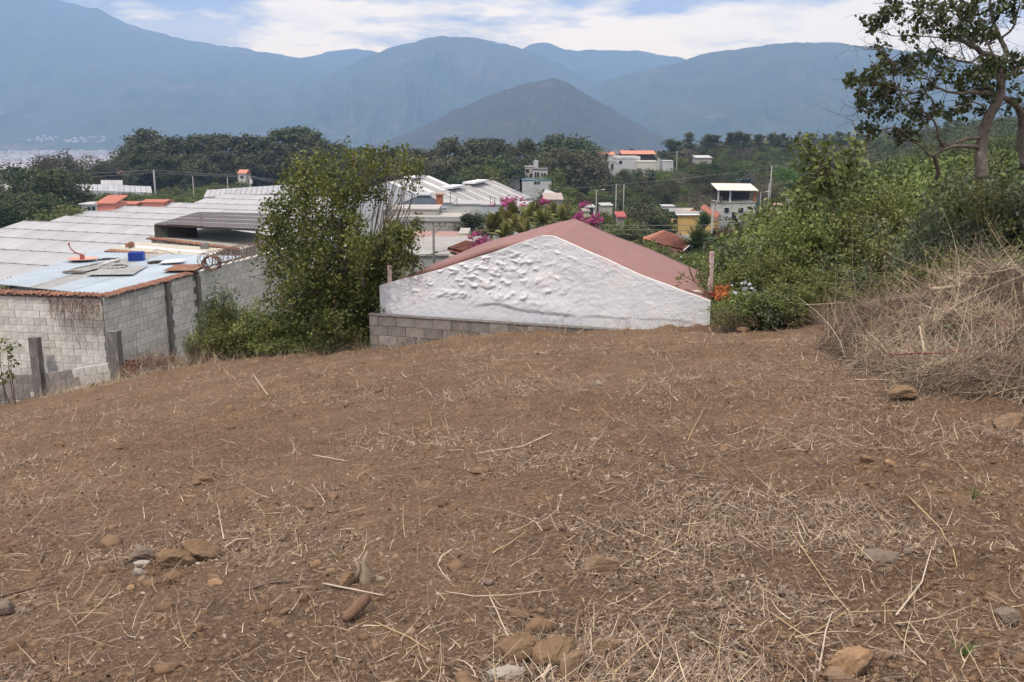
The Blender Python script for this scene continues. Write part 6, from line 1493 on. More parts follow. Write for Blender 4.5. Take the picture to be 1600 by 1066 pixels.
for i, (px, py, Y, s_) in enumerate(((768, 352, 80, .85), (782, 344, 84, .9), (796, 350, 80, .85), (800, 336, 92, 1.0), (812, 352, 78, .8), (826, 338, 90, .95), (838, 334, 94, 1.0), (850, 340, 88, .85), (862, 334, 94, .9), (874, 336, 92, .85), (884, 334, 98, .9), (820, 356, 76, .6), (786, 362, 74, .7))):
    p = P(px, py + 10, Y); o = empty('spiky_palm', p, R.uniform(0, 6)); o.scale = (s_,) * 3; tag(o, f'spiky yellow green palm behind the red roof, {ordw(i)} in the clump', 'palm', 'spiky palms behind the red roof')
    obj('fronds', fr_me[i % 3], o); MB().tube([(0, 0, .1), (0.1, 0, -2.2), (0, 0, -6)], [.14, .13, .16], 6).build('trunk', m_stem, o)
for i, (px, py, Y, s_, lab) in enumerate(((1100, 354, 104, .72, 'feathery dark palm in front of the yellow house'), (1090, 388, 88, .95, 'lower dark palm under the yellow house'), (1108, 392, 92, .8, 'small dark palm at the foot of the grey pole'))):
    p = P(px, py, Y); o = empty('palm_tree', p); o.scale = (s_,) * 3; tag(o, lab, 'palm'); obj('fronds', fr_g, o); MB().tube([(0, 0, .2), (.15, 0, -1.5), (0, 0, -5)], [.11, .11, .14], 6).build('trunk', m_barkp, o)
    o2 = obj('fronds', fr_me[0] if i < 0 else fr_g, o, (0.1, .1, -.1), 1.3)
L_boug = attrmat('bougainvillea_bracts', [(0.0, (0.06, 0.09, 0.02)), (0.28, (0.10, 0.13, 0.04)), (0.32, (0.36, 0.03, 0.16)), (1.0, (0.68, 0.09, 0.36))], 0.6)
def boug(px, py, Y, r, sq, seed, label):
    rng = np.random.default_rng(seed); p = P(px, py, Y); o = empty('bougainvillea', p); tag(o, label, 'bougainvillea')
    c = rng.normal(size=(26, 3)) * r * np.array([.55, .5, .42 * sq]); lp = np.repeat(c, 26, 0) + rng.normal(size=(26 * 26, 3)) * r * .14
    V, Fc, v = leaves(lp, r * .17, rng, 1.2); obj('flower_mass', make_mesh('flower_mass', V, Fc, L_boug, False, v), o)
    mb = MB()
    for q_ in range(5): mb.tube(wobble((0, 0, -3), c[q_], rng, 4, .1), [.05, .04, .03, .02, .01], 4)
    mb.build('stems', m_stem, o)
boug(796, 317, 110, 1.25, 1.0, 1, 'bright magenta bougainvillea over the roofs, the largest'); boug(749, 378, 68, .62, 1.1, 2, 'magenta bougainvillea above the clay tiled porch, left bunch'); boug(760, 376, 69, .4, 1, 3, 'small magenta bunch right of the porch bougainvillea'); boug(743, 389, 67, .42, 1, 4, 'low magenta bunch nearest the tiled porch')
boug(906, 337, 104, .75, .9, 5, 'magenta bougainvillea just right of the roof ridge'); boug(926, 345, 100, 1.0, .8, 6, 'wide low magenta bougainvillea behind the right roof slope'); boug(854, 315, 128, .9, .6, 7, 'faded magenta bougainvillea in front of the grey house'); boug(912, 320, 118, .6, .8, 8, 'small dark magenta bougainvillea under the street lamp'); boug(838, 319, 128, .6, .5, 9, 'dull red flowering shrub left of the faded bougainvillea'); boug(882, 323, 110, .7, .5, 10, 'purplish flowering shrub over the spiky palms')
tree_at('round0', 744, 329, 118, 'round dark glossy tree in front of the pale blue wall', None, 1.25, minh=3.5, maxh=4.9)
tree_at('mid2', 664, 372, 100, 'green bushes growing in front of the shop front', None, 1.6, 'small_tree', minh=2.0, maxh=2.4)
tree_at('dark1', 735, 372, 96, 'dark bush below the round dark tree', None, 1.0, 'small_tree', minh=2.0, maxh=3)
tree_at('olive0', 948, 372, 80, 'sparse olive bush behind the right roof slope', None, 1.3, 'small_tree', minh=2.2, maxh=3.4)
tree_at('mid1', 1008, 378, 72, 'bushes in front of the clay tiled house, left', None, 1.3, 'small_tree', minh=1.6, maxh=2.6)
tree_at('brown1', 1030, 385, 66, 'dry brown bush hiding the wall of the tiled house', None, 1.2, 'small_tree', minh=1.4, maxh=2)
tree_at('bright0', 1062, 392, 66, 'bright green bush beyond the right roof corner', None, 1.3, 'small_tree', minh=1.6, maxh=2.6)
tree_at('bright0', 1090, 400, 44, 'bright green bush beside the pale corner post', None, 1.3, 'small_tree', minh=1.6, maxh=2.6)
tree_at('fine0', 1130, 385, 60, 'green bush on the bank left of the thicket', None, 1.6, 'small_tree', minh=1.6, maxh=3.6)
tree_at('fine2', 1165, 352, 70, 'leafy small tree standing over the bank left of the thicket', None, 1.2, 'small_tree', minh=1.6, maxh=4.5)
tree_at('fine0', 1120, 410, 42, 'low green bush by the edge of the red roof', None, 1.4, 'small_tree', minh=1.6, maxh=2.6)
# colourful rubbish caught in the thicket
o = empty('cloth_rag', P(1128, 458, 17.6)); tag(o, 'bright orange cloth rag caught in the bushes by the white gable', 'rag'); rng = np.random.default_rng(3)
gx_, gz_ = np.meshgrid(np.linspace(-.14, .14, 14), np.linspace(-.16, .14, 14)); V = np.stack([gx_ + .03 * fbm(gz_ * 9, gx_ * 5, 2, 3), .06 * fbm(gx_ * 14, gz_ * 9, 3, 4), gz_ + .05 * fbm(gx_ * 12, gz_ * 4, 2, 5)], -1).reshape(-1, 3); Fc = np.array([(a * 14 + b, a * 14 + b + 1, a * 14 + b + 15, a * 14 + b + 14) for a in range(13) for b in range(13) if (a * 7 + b * 5) % 4]); obj('cloth', make_mesh('cloth', V, Fc, mat('orange_cloth', (0.50, 0.14, 0.05), (0.36, 0.10, 0.04))), o)
o = empty('rubbish', P(1166, 450, 17.0)); tag(o, 'pale blue and white rubbish caught in the thicket', 'rubbish')
V, Fc, v = leaves(rng.normal(size=(26, 3)) * np.array([.10, .05, .10]), .09, rng, 1.3); obj('scraps', make_mesh('scraps', V, Fc, mat('pale_scrap', (0.34, 0.38, 0.40), (0.25, 0.29, 0.31))), o)

# the distant town: small blocks beyond counting
rng = np.random.default_rng(77); mb = MB()
for i in range(2300):
    Y = math.exp(rng.uniform(math.log(1500), math.log(3300))); px = rng.uniform(-60, 215) 
    x = (px - 800) / F * Y; z = Hc(x, Y); s_ = rng.uniform(6, 15); hh = rng.uniform(9, 17)
    mb.box((x, Y, z + hh / 2), (s_, s_, hh), rng.uniform(0, 1.5))
from mathutils.bvhtree import BVHTree
mt = bpy.data.objects['mountain'].data; bvh = BVHTree.FromPolygons([v.co for v in mt.vertices], [tuple(p.vertices) for p in mt.polygons])
for i in range(34):
    px = rng.choice([66, 72, 84, 118, 124, 150]) + rng.normal() * 8; py = rng.uniform(213, 223); d_ = P(px, py, 1.0).normalized()
    hit = bvh.ray_cast(Vector((0, 0, 0)), d_)[0]
    if hit: mb.box((hit.x, hit.y, hit.z), (rng.uniform(8, 14), 10, 12), .2)
o = mb.build('distant_town', mat('town_walls', (0.72, 0.68, 0.66), (0.48, 0.40, 0.38), scale=.02, detail=2)); tag(o, 'pale roofs of the distant town in the haze at the left', 'town', kind='stuff')

# bushes covering the feet of the small far buildings
for i, (key, px, py, Y, wd) in enumerate((('dark1', 1046, 327, 168, 1.2), ('mid0', 1094, 251, 296, 1.3), ('dark2', 1108, 251, 296, 1.2), ('mid1', 972, 343, 128, 1.2), ('dark0', 1222, 328, 156, 1.2), ('mid3', 948, 331, 156, 1.2), ('dark3', 945, 268, 294, 1.2), ('mid2', 968, 263, 300, 1.3), ('dark1', 990, 262, 298, 1.3), ('dark0', 1012, 262, 298, 1.2), ('mid1', 1040, 262, 296, 1.2), ('dark2', 926, 336, 146, 1.0), ('dark0', 382, 283, 286, 1.2), ('mid0', 1244, 317, 166, 1.0), ('mid1', 186, 284, 296, 1.3), ('dark1', 140, 289, 300, 1.2), ('mid2', 1150, 360, 140, 1.2), ('mid0', 1180, 350, 168, 1.3), ('dark1', 1066, 392, 120, 1.3), ('mid2', 905, 352, 90, 1.3), ('dark2', 925, 362, 86, 1.3), ('mid0', 960, 362, 84, 1.4), ('mid3', 985, 372, 80, 1.3))):
    tree_at(key, px, py, Y, f'round bush before a small far building, {ordw(i)} of the covering bushes', 'bushes in front of the small far buildings', wd, 'round_bush', minh=3.2 if Y > 120 else 2, maxh=8, cat='bush')

# ------------------------------------------------------------------ what lies on the plot: stones, stalks, straw, cut brush
m_stone1 = mat('stone_tan', (0.26, 0.175, 0.11), (0.175, 0.118, 0.076), scale=9, bump=0.006, bscale=40, c3=(0.15, 0.095, 0.06), s3=5, a3=(0.5, 0.68), detail=9)
m_stone2 = mat('stone_brown', (0.23, 0.15, 0.088), (0.16, 0.102, 0.060), scale=12, bump=0.010, bscale=60, c3=(0.26, 0.18, 0.115), s3=6, a3=(0.52, 0.68), detail=9)
m_stone3 = mat('stone_grey', (0.225, 0.175, 0.135), (0.15, 0.115, 0.09), scale=10, bump=0.006, bscale=50, c3=(0.12, 0.09, 0.07), s3=4, a3=(0.52, 0.66), detail=9)
m_stone4 = mat('stone_pale', (0.38, 0.34, 0.29), (0.24, 0.20, 0.17), scale=12, bump=0.005, bscale=50)
m_stone5 = mat('stone_orange', (0.34, 0.215, 0.12), (0.24, 0.15, 0.085), scale=10, bump=0.006, bscale=50, c3=(0.20, 0.13, 0.08), s3=7, a3=(0.52, 0.66), detail=9)
def ico(sub):
    import bmesh
    bm = bmesh.new(); bmesh.ops.create_icosphere(bm, subdivisions=sub, radius=1); V = np.array([v.co for v in bm.verts]); Fc = np.array([[v.index for v in f.verts] for f in bm.faces]); bm.free(); return V, Fc
ICO4, ICO2, ICO1 = ico(5), ico(2), ico(1)
def vn3(V, s, seed):
    return (fbm(V[:, 0] * s + seed, V[:, 1] * s + V[:, 2] * s * .7, 3, seed) + fbm(V[:, 2] * s + 5 + seed, V[:, 0] * s * .6 - V[:, 1] * s, 3, seed + 1)) / 2
def stone(px, py, wpx, hr, dr, m, label, seed, flat=0.5, sink=0.14, rz=None, name='stone', cat='stone'):
    g = G(px, py + wpx * hr * 0.35); w_ = wpx / F * g.length; V, Fc = ICO4; V = V.copy(); rng = np.random.default_rng(seed)
    for k in range(13):                       # cut facets
        n = rng.normal(size=3); n /= np.linalg.norm(n); d = rng.uniform(.50, .82); t = V @ n - d; V -= np.where(t > 0, t * .97, 0)[:, None] * n
    V *= (1 + 0.16 * vn3(V, 1.6, seed))[:, None]; V *= (1 + 0.15 * vn3(V, 4.5, seed + 3))[:, None]; V *= (1 + 0.09 * vn3(V, 14, seed + 5))[:, None]
    V *= np.array([w_ / 2 * 1.25, w_ / 2 * dr * 1.1, w_ / 2 * hr * 1.3])
    o = obj(name, make_mesh(name, V, Fc, m, True), None, (g.x, g.y, g.z + w_ / 2 * hr * (1 - 2 * sink) * .55), rng.uniform(-.5, .5) if rz is None else rz)
    o.rotation_euler[0] = rng.uniform(-.15, .15); o.rotation_euler[1] = rng.uniform(-.15, .15)
    tag(o, label, cat); return o
ST = [(222, 862, 42, .9, .8, m_stone3, 'grey brown wedge shaped stone standing at the left of the stone cluster'), (278, 870, 48, .72, .8, m_stone2, 'rough brown clod stone in the middle of the left cluster'), (312, 860, 48, .8, .8, m_stone2, 'rounded tan clod stone at the right of the left cluster'),
      (222, 881, 24, .42, .6, m_stone4, 'small pale flat stone under the grey wedge stone'), (219, 893, 15, .8, .8, m_stone4, 'tiny white round stone below the pale flat one'), (272, 903, 26, .6, .8, m_stone2, 'low brown stone in front of the left cluster'), (338, 910, 22, .4, .7, m_stone5, 'flat ochre stone right of and below the left cluster'), (205, 917, 14, .6, .8, m_stone5, 'little ochre pebble left below the cluster'),
      (541, 905, 34, .75, .8, m_stone2, 'brown lump beside the pale root stump'), (515, 893, 16, .8, .8, m_stone1, 'small tan stone left of the root stump'), (492, 881, 17, .7, .8, m_stone5, 'small orange tan stone at the start of the long stalk'),
      (940, 880, 46, .78, .8, m_stone1, 'squarish tan stone alone in the right middle foreground'), (764, 909, 20, .8, .8, m_stone3, 'small pointed grey stone in the centre foreground'),
      (802, 1008, 64, .88, .8, m_stone2, 'largest of the brown stones at the bottom centre'), (868, 1014, 56, .95, .8, m_stone2, 'upright brown stone in the middle of the bottom centre group'), (896, 1036, 44, 1.0, .8, m_stone1, 'rounded tan stone at the right of the bottom centre group'), (952, 1004, 38, .66, .8, m_stone1, 'oval tan stone a little right of the bottom centre group'),
      (790, 1048, 46, .6, .7, m_stone4, 'pale flaky stone cut by the bottom edge under the largest one'), (1332, 1028, 58, .85, .8, m_stone5, 'orange pitted stone among straw at the bottom right'), (1310, 1058, 40, .6, .8, m_stone1, 'low tan stone at the bottom edge under the orange one'), (1383, 1022, 22, .9, .7, m_stone1, 'small tan stone just right of the orange pitted one'),
      (1580, 656, 50, .72, .8, m_stone1, 'big smooth tan boulder cut by the right edge'), (1390, 724, 18, .75, .8, m_stone5, 'small orange stone in the right middle ground'), (1447, 729, 18, .7, .8, m_stone1, 'small dull stone right of the small orange one'), (1352, 716, 20, .5, .8, m_stone2, 'low brown clod left of the small orange stone'), (1075, 773, 22, .6, .8, m_stone1, 'small squarish clod half buried in straw at centre right'),
      (1376, 866, 48, .4, .7, m_stone3, 'flat grey stone lying in the straw at the right'), (1422, 860, 20, .6, .8, m_stone3, 'small grey stone beside the flat grey one'), (1572, 960, 36, .65, .8, m_stone3, 'grey brown stone near the right edge'), (750, 734, 20, .7, .8, m_stone2, 'small clod in the middle of the plot'), (935, 599, 14, .7, .8, m_stone4, 'small pale stone far up the plot'),
      (313, 748, 30, .55, .8, m_stone2, 'half buried brown clod on the smooth dirt at left'), (427, 974, 30, .55, .8, m_stone2, 'low brown clod under the straw tangle at lower left'), (447, 955, 20, .5, .8, m_stone2, 'small clod above the low brown one'), (8, 948, 30, .8, .8, m_stone3, 'grey lump at the left edge of the photo'), (30, 952, 18, .6, .8, m_stone3, 'small grey lump right of the edge lump'),
      (343, 966, 13, .6, .8, m_stone3, 'dark grey pebble at lower left'), (1162, 514, 24, .5, .8, m_stone2, 'clod on the far rim of the plot near the thicket'), (1410, 613, 40, .45, .8, m_stone2, 'brown mound like clod below the brush pile'), (92, 694, 14, .7, .8, m_stone2, 'clod at the left rim of the plot'), (360, 638, 14, .8, .8, m_stone2, 'dark clod on the upper left of the plot'), (158, 1010, 14, .6, .8, m_stone2, 'small clod at the bottom left'), (1130, 700, 16, .6, .8, m_stone2, 'clod in the upper right of the plot'), (1563, 600, 20, .5, .8, m_stone4, 'bluish white scrap of stone under the pile'), (1512, 606, 14, .4, .8, m_stone5, 'brick red fragment near the big boulder'), (1533, 611, 18, .4, .8, m_stone5, 'larger brick red fragment near the big boulder')]
for i, a in enumerate(ST): stone(a[0], a[1], a[2], a[3], a[4], a[5], a[6], 700 + i)
# log like brown clod and root stump
g0, g1 = G(538, 975), G(575, 955); o = empty('log_piece', g0); tag(o, 'short reddish log end sticking out of the dirt', 'log'); d_ = g1 - g0 + Vector((0, 0, .05))
pts = [Vector((0, 0, 0)) + d_ * (i / 6) + Vector((0, 0, .02)) for i in range(7)]; MB().tube(pts, [.014, .022, .027, .026, .029, .026, .022], 9).build('wood', mat('log_bark', (0.20, 0.12, 0.075), (0.12, 0.07, 0.045), scale=40, bump=.006, stretch=(1, .4, 1)), o, True)
MB().tube([pts[-1], pts[-1] + d_ * .03], [.021, .018], 9).build('cut_end', m_stone5, o)
g0 = G(572, 908); o = empty('root_stump', g0); tag(o, 'pale upright root stump left of centre', 'stump'); mr_ = mat('root_pale', (0.36, 0.29, 0.205), (0.20, 0.155, 0.11), scale=30, stretch=(1, 1, .25), bump=.003)
MB().tube([(0.0, 0, -.03), (.0, 0, .02), (.0, 0, .06), (-.008, .0, .10), (.012, 0, .15)], [.040, .028, .018, .013, .007], 8).build('stem', mr_, o, True)
MB().tube([(-.05, 0, .0), (-.03, 0, .07), (-.055, .01, .12)], [.014, .010, .003], 7).build('root', mr_, o, True)
MB().tube([(.05, .0, .01), (.09, .02, .0)], [.02, .008], 7).build('root', mr_, o, True)
g0, g1 = G(372, 870), G(240, 868)
def stick(pp, r, m, label, lift=0.012, name='stalk', cat='stalk', up=None):
    pts = []
    for k, (a, b) in enumerate(pp):
        g = G(a, b); g.z += lift + (up[k] if up else 0); pts.append(g)
    fine = []
    for i in range(len(pts) - 1):
        for s_ in range(4): fine.append(pts[i].lerp(pts[i + 1], s_ / 4))
    fine.append(pts[-1]); b0 = fine[0].copy(); n = len(fine)
    for i in range(1, n - 1):
        if not up: fine[i].z = max(fine[i].z, Hf(fine[i].x, fine[i].y) + lift * .6)
    o = empty(name, b0); tag(o, label, cat)
    MB().tube([p - b0 for p in fine], [r * (1 - .5 * i / n) for i in range(n)], 6).build('stem', m, o, True); return o
m_straw = mat('straw_gold', (0.50, 0.36, 0.20), (0.38, 0.27, 0.15), scale=20)
m_strawp = mat('straw_pale', (0.58, 0.49, 0.38), (0.44, 0.36, 0.27), scale=20)
m_twig = mat('twig_dark', (0.12, 0.08, 0.055), (0.18, 0.13, 0.10), scale=20)
m_redst = mat('red_stem', (0.22, 0.05, 0.05), (0.16, 0.07, 0.06), scale=10)
SK = [([(505, 915), (550, 924), (600, 934)], .0055, m_strawp, 'straight pale stalk lying left of the centre foreground'), ([(706, 862), (690, 872), (684, 886), (692, 900), (704, 911)], .0045, m_strawp, 'pale stalk curved like a C in the centre foreground'), ([(696, 928), (740, 935), (800, 933), (870, 924)], .0028, m_strawp, 'long thin stalk bowed across the centre foreground'),
      ([(765, 935), (790, 990), (832, 1060)], .0038, m_strawp, 'long straight stalk slanting over the bottom centre stones'), ([(770, 868), (800, 850), (822, 833)], .0045, m_straw, 'golden stalk pointing up right at the centre'), ([(862, 679), (815, 700), (742, 711)], .0055, m_strawp, 'long curved stalk across the middle of the plot'), ([(488, 713), (540, 722)], .006, m_strawp, 'short straight pale stalk left of the plot middle'),
      ([(848, 1064), (862, 1040), (890, 1024), (905, 1018)], .009, m_strawp, 'thick pale stalk bent over the bottom centre stones'), ([(960, 1056), (1000, 1018), (1030, 998)], .0045, m_straw, 'golden stalk slanting at the bottom right of centre'), ([(1235, 832), (1260, 870), (1305, 935)], .004, m_straw, 'golden stalk running down right in the right foreground'), ([(1400, 965), (1440, 915), (1455, 862)], .0045, m_strawp, 'tall pale stalk leaning up at the right foreground'),
      ([(1195, 955), (1260, 1000), (1330, 960), (1420, 958)], .0028, m_straw, 'thin golden stalk looping at the right bottom'), ([(1420, 780), (1470, 830), (1495, 890)], .0045, m_straw, 'golden bent stalk crossing the right foreground'), ([(350, 845), (345, 820), (340, 790)], .0045, m_strawp, 'pale stalk pointing up beside the left cluster'), ([(352, 858), (370, 846), (388, 845)], .005, m_strawp, 'short bent stalk joining the upright one'),
      ([(395, 585), (422, 624)], .009, m_strawp, 'pale stalk on the upper left of the plot'), ([(1075, 690), (1100, 640)], .004, m_straw, 'thin stalk standing on the right of the plot'), ([(380, 925), (440, 912), (500, 910)], .006, m_twig, 'grey brown stick in the straw tangle at lower left'), ([(0, 935), (50, 922), (90, 912)], .007, m_twig, 'grey stick at the lower left edge'), ([(60, 885), (72, 862)], .012, m_twig, 'dark twisted root at the far left foreground'),
      ([(640, 1026), (680, 1036), (702, 1044)], .0055, m_twig, 'dark thin twig lying at the bottom left of centre'), ([(585, 975), (640, 1000), (686, 1030)], .0035, m_straw, 'long thin stalk down to the bottom centre'), ([(1280, 1050), (1290, 990), (1300, 960)], .004, m_strawp, 'upright pale stalk near the orange stone'), ([(1335, 595), (1400, 598), (1440, 600)], .006, m_strawp, 'long pale straight stalk in front of the brush pile'), ([(1010, 880), (1075, 840), (1080, 800)], .0035, m_straw, 'bent golden straw right of the squarish stone')]
for a in SK: stick(*a)

# cut brush heaped at the right rim
rng = np.random.default_rng(31)
def gp(px, py, Y): p = P(px, py, Y); return p
MND = []   # x, y, rx, ry, height
for (px, py, Y, rx, ry) in ((1415, 458, 12.6, .85, .9), (1402, 508, 12.0, .62, .6), (1440, 470, 12.4, 1.0, 1.0), (1520, 420, 11.6, 1.3, 1.1), (1600, 405, 11.2, 1.4, 1.2), (1690, 400, 11.0, 1.5, 1.2), (1560, 480, 10.4, 1.2, .9), (1480, 516, 11.0, .8, .6), (1640, 490, 10.0, 1.4, .9), (1530, 566, 9.2, .6, .4), (1600, 555, 8.8, .9, .6), (1440, 582, 9.9, .5, .35), (1680, 570, 8.6, .9, .6), (1366, 486, 13.2, .4, .4)):
    p = P(px, py, Y); MND.append((p.x, Y, rx, ry, max(.1, p.z - Hc(p.x, Y))))
def mound(x, y):
    h = np.zeros_like(x)
    for (a, b, rx, ry, hh) in MND:
        q_ = ((x - a) / rx) ** 2 + ((y - b) / ry) ** 2; h = np.maximum(h, hh * np.clip(1 - q_ * .62, 0, 1) ** .8)
    return h
gx, gy = np.meshgrid(np.linspace(3.6, 10.0, 230), np.linspace(7.6, 15.0, 260)); mh = mound(gx, gy)
zz = H(gx, gy, True) + mh * (0.82 + 0.42 * fbm(gx / .45, gy / .45, 3, 91)) + np.where(mh > .02, .05 * fbm(gx / .12, gy / .12, 2, 92), 0) - np.where(mh < .03, .12, 0)
V = np.stack([gx, gy, zz], -1).reshape(-1, 3); ny_, nx_ = gx.shape; ii = np.arange(ny_ - 1)[:, None] * nx_; jj = np.arange(nx_ - 1)[None, :]
Fc = np.stack([ii + jj, ii + jj + 1, ii + nx_ + jj + 1, ii + nx_ + jj], -1).reshape(-1, 4); mhf = mh.reshape(-1); Fc = Fc[(mhf[Fc] > .02).any(1)]
bp = obj('brush_pile', make_mesh('brush_pile', V, Fc, mat('brush_core', (0.05, 0.035, 0.025), (0.10, 0.07, 0.046), scale=14, bump=.03, bscale=20), True)); tag(bp, 'heap of cut dry brush and grass along the right rim of the plot', 'brush pile', kind='stuff')

def ribbons(name, P0, D, L_, W, curl, rng, mat_, vals, label=None, cat=None, seg=4, parent=None, up=(0, 0, 1), zfloor=None, xs=False):
    """many thin bent blades in one mesh"""
    n = len(P0); D = D / np.linalg.norm(D, axis=1)[:, None]; upv = np.array(up)[None, :]
    side = np.cross(D, upv + rng.normal(size=(n, 3)) * .35); side /= np.linalg.norm(side, axis=1)[:, None] + 1e-9
    bend = rng.normal(size=(n, 3)) * curl[:, None] * L_[:, None]; bend -= D * (bend * D).sum(1)[:, None]
    Vs = []
    for k in range(seg + 1):
        f = k / seg; c = P0 + D * (L_ * f)[:, None] + bend * (f * f)
        if zfloor is not None: 
            zf = zfloor(c[:, 0], c[:, 1]); c[:, 2] = np.maximum(c[:, 2], zf + 0.003)
        w_ = W * (1 - .55 * f)
        Vs += [c - side * w_[:, None] * .5, c + side * w_[:, None] * .5]
    V = np.stack(Vs, 1).reshape(-1, 3); b = (np.arange(n) * (2 * (seg + 1)))[:, None]
    Fc = np.concatenate([b + np.array([[2 * k, 2 * k + 1, 2 * k + 3, 2 * k + 2]]) for k in range(seg)], 0)
    o = obj(name, make_mesh(name, V, Fc, mat_, False, np.repeat(vals, 2 * (seg + 1))), parent)
    if label: tag(o, label, cat, kind='stuff')
    return o
m_litter = attrmat('dry_litter', [(0.0, (0.10, 0.065, 0.045)), (0.3, (0.19, 0.135, 0.10)), (0.55, (0.30, 0.23, 0.175)), (0.8, (0.46, 0.35, 0.225)), (1.0, (0.64, 0.54, 0.40))], 0.85)
# blades of the pile
n = 30000
x = rng.uniform(3.6, 9.6, n * 3); y = rng.uniform(7.8, 14.6, n * 3); m_ = mound(x, y); k_ = (m_ > .01) & ((fbm(x / .22, y / .22, 2, 98) > rng.uniform(-.6, .2, n * 3)) | (m_ < .3)); x, y, m_ = x[k_][:n], y[k_][:n], m_[k_][:n]; n = len(x)
e = .05; dx_ = (mound(x + e, y) - mound(x - e, y)) / (2 * e); dy_ = (mound(x, y + e) - mound(x, y - e)) / (2 * e)
th = fbm(x / .5, y / .5, 2, 97) * 7 + rng.normal(0, .55, n) + np.where(rng.uniform(size=n) < .5, np.pi, 0); D = np.stack([np.cos(th), np.sin(th) * .8 - .2, np.zeros(n)], 1); D[:, 2] = dx_ * D[:, 0] + dy_ * D[:, 1] + rng.normal(.12, .35, n)
P0 = np.stack([x, y, H(x, y, True) + m_ * (.82 + .42 * fbm(x / .45, y / .45, 3, 91)) - .02 + rng.uniform(-.02, .05, n)], 1)
patch = fbm(x / .6, y / .6, 2, 95); vals = np.clip(rng.normal(.46, .22, n) + patch * .55, 0, 1)
Ln = rng.gamma(2.2, .14, n).clip(.08, 1.1)
ribbons('brush_blades', P0, D, Ln, rng.uniform(.003, .0075, n), rng.uniform(.1, .75, n), rng, m_litter, vals, parent=bp)
bpb = bpy.data.objects['brush_blades']; bpb['kind'] = 'stuff'
# whitish woody twigs in it
n = 520; s_ = rng.integers(0, len(x), n); mb = MB()
for q_ in s_:
    a = Vector(P0[q_]) + Vector((0, 0, .03)); th_1 = rng.uniform(0, 6.28); l_ = rng.uniform(.25, 1.0); b = a + Vector((math.cos(th_1) * l_, math.sin(th_1) * l_ * .6, rng.uniform(-.05, .45) * l_))
    r_ = rng.uniform(.003, .007); mb.tube(wobble(a, b, rng, 4, .09), [r_, r_ * .85, r_ * .7, r_ * .5, r_ * .25], 4, False)
tw = mb.build('woody_twigs', mat('twig_grey', (0.27, 0.21, 0.165), (0.15, 0.11, 0.085), scale=3), bp); tw['kind'] = 'stuff'
def stick3(pp, r, m, label, name='branch', cat='branch'):
    pts = [P(a, b, Y) for a, b, Y in pp]; b0 = pts[0].copy(); fine = []
    for i in range(len(pts) - 1):
        for s_ in range(4): fine.append(pts[i].lerp(pts[i + 1], s_ / 4) - b0 + Vector(rng.normal(size=3)) * .004)
    fine.append(pts[-1] - b0); n = len(fine); o = empty(name, b0); tag(o, label, cat); MB().tube(fine, [r * (1 - .5 * i / n) for i in range(n)], 7).build('stem', m, o, True); return o
m_cut = mat('cut_wood', (0.56, 0.46, 0.34), (0.40, 0.31, 0.22), scale=14)
stick3([(1660, 497, 10.0), (1600, 500, 10.0), (1560, 503, 10.0), (1515, 508, 10.1)], .016, m_redst, 'long reddish stem crossing the upper brush pile')
stick3([(1515, 546, 9.3), (1480, 551, 9.2), (1440, 553, 9.2), (1390, 554, 9.4)], .014, m_redst, 'reddish stem lying across the lower brush pile')
stick3([(1330, 527, 12), (1345, 540, 11.7), (1360, 562, 11.4)], .012, m_redst, 'short red stem at the left foot of the brush pile')
stick3([(1458, 452, 11.6), (1480, 450, 11.5), (1508, 444, 11.5)], .028, m_cut, 'thick pale cut stick on top of the brush pile')
stick3([(1568, 521, 9.7), (1590, 512, 9.8), (1630, 500, 10)], .028, m_cut, 'thick pale cut stick at the right edge of the brush pile')
stick3([(1445, 553, 9.3), (1441, 530, 9.4), (1436, 510, 9.5)], .015, m_cut, 'upright pale stub standing out of the lower brush')
stick3([(1580, 385, 12.6), (1530, 412, 12.2), (1470, 440, 12), (1400, 470, 12.2)], .009, m_twig, 'long thin grey branch slanting over the pile toward the tree')
stick3([(1200, 470, 17.2), (1260, 476, 16.4), (1325, 473, 15.6)], .009, m_cut, 'pale thin branch lying low at the foot of the thicket')
stick3([(1440, 572, 9.0), (1455, 590, 8.9), (1450, 608, 8.8)], .022, m_cut, 'dry torn stump piece under the upright stub')
# few fresh leaves thrown on the pile
for i, (px, py, Y) in enumerate(((1418, 572, 9.2), (1492, 530, 9.8), (1484, 510, 10.1), (1528, 512, 10.1), (1555, 522, 9.9), (1468, 585, 9.0), (1575, 600, 8.4), (1500, 545, 9.6))):
    p = P(px, py, Y); o = empty('green_sprig', p); tag(o, f'small green sprig lying on the brush pile, {ORD[i]} from the list of sprigs' if False else f'wilting green sprig on the brush pile, {ORD[i]} of the scattered sprigs', 'sprig', 'green sprigs on the brush pile')
    V, Fc, v = leaves(rng.normal(size=(16, 3)) * np.array([.045, .03, .025]), .10, rng, 2.6, .3); obj('leaf_cluster', make_mesh('leaf_cluster', V, Fc, L_shrub2, False, v), o)
    MB().tube([(-.1, 0, -.03), (0, 0, 0), (.12, 0, -.02)], .005, 5).build('stem', m_stem, o)

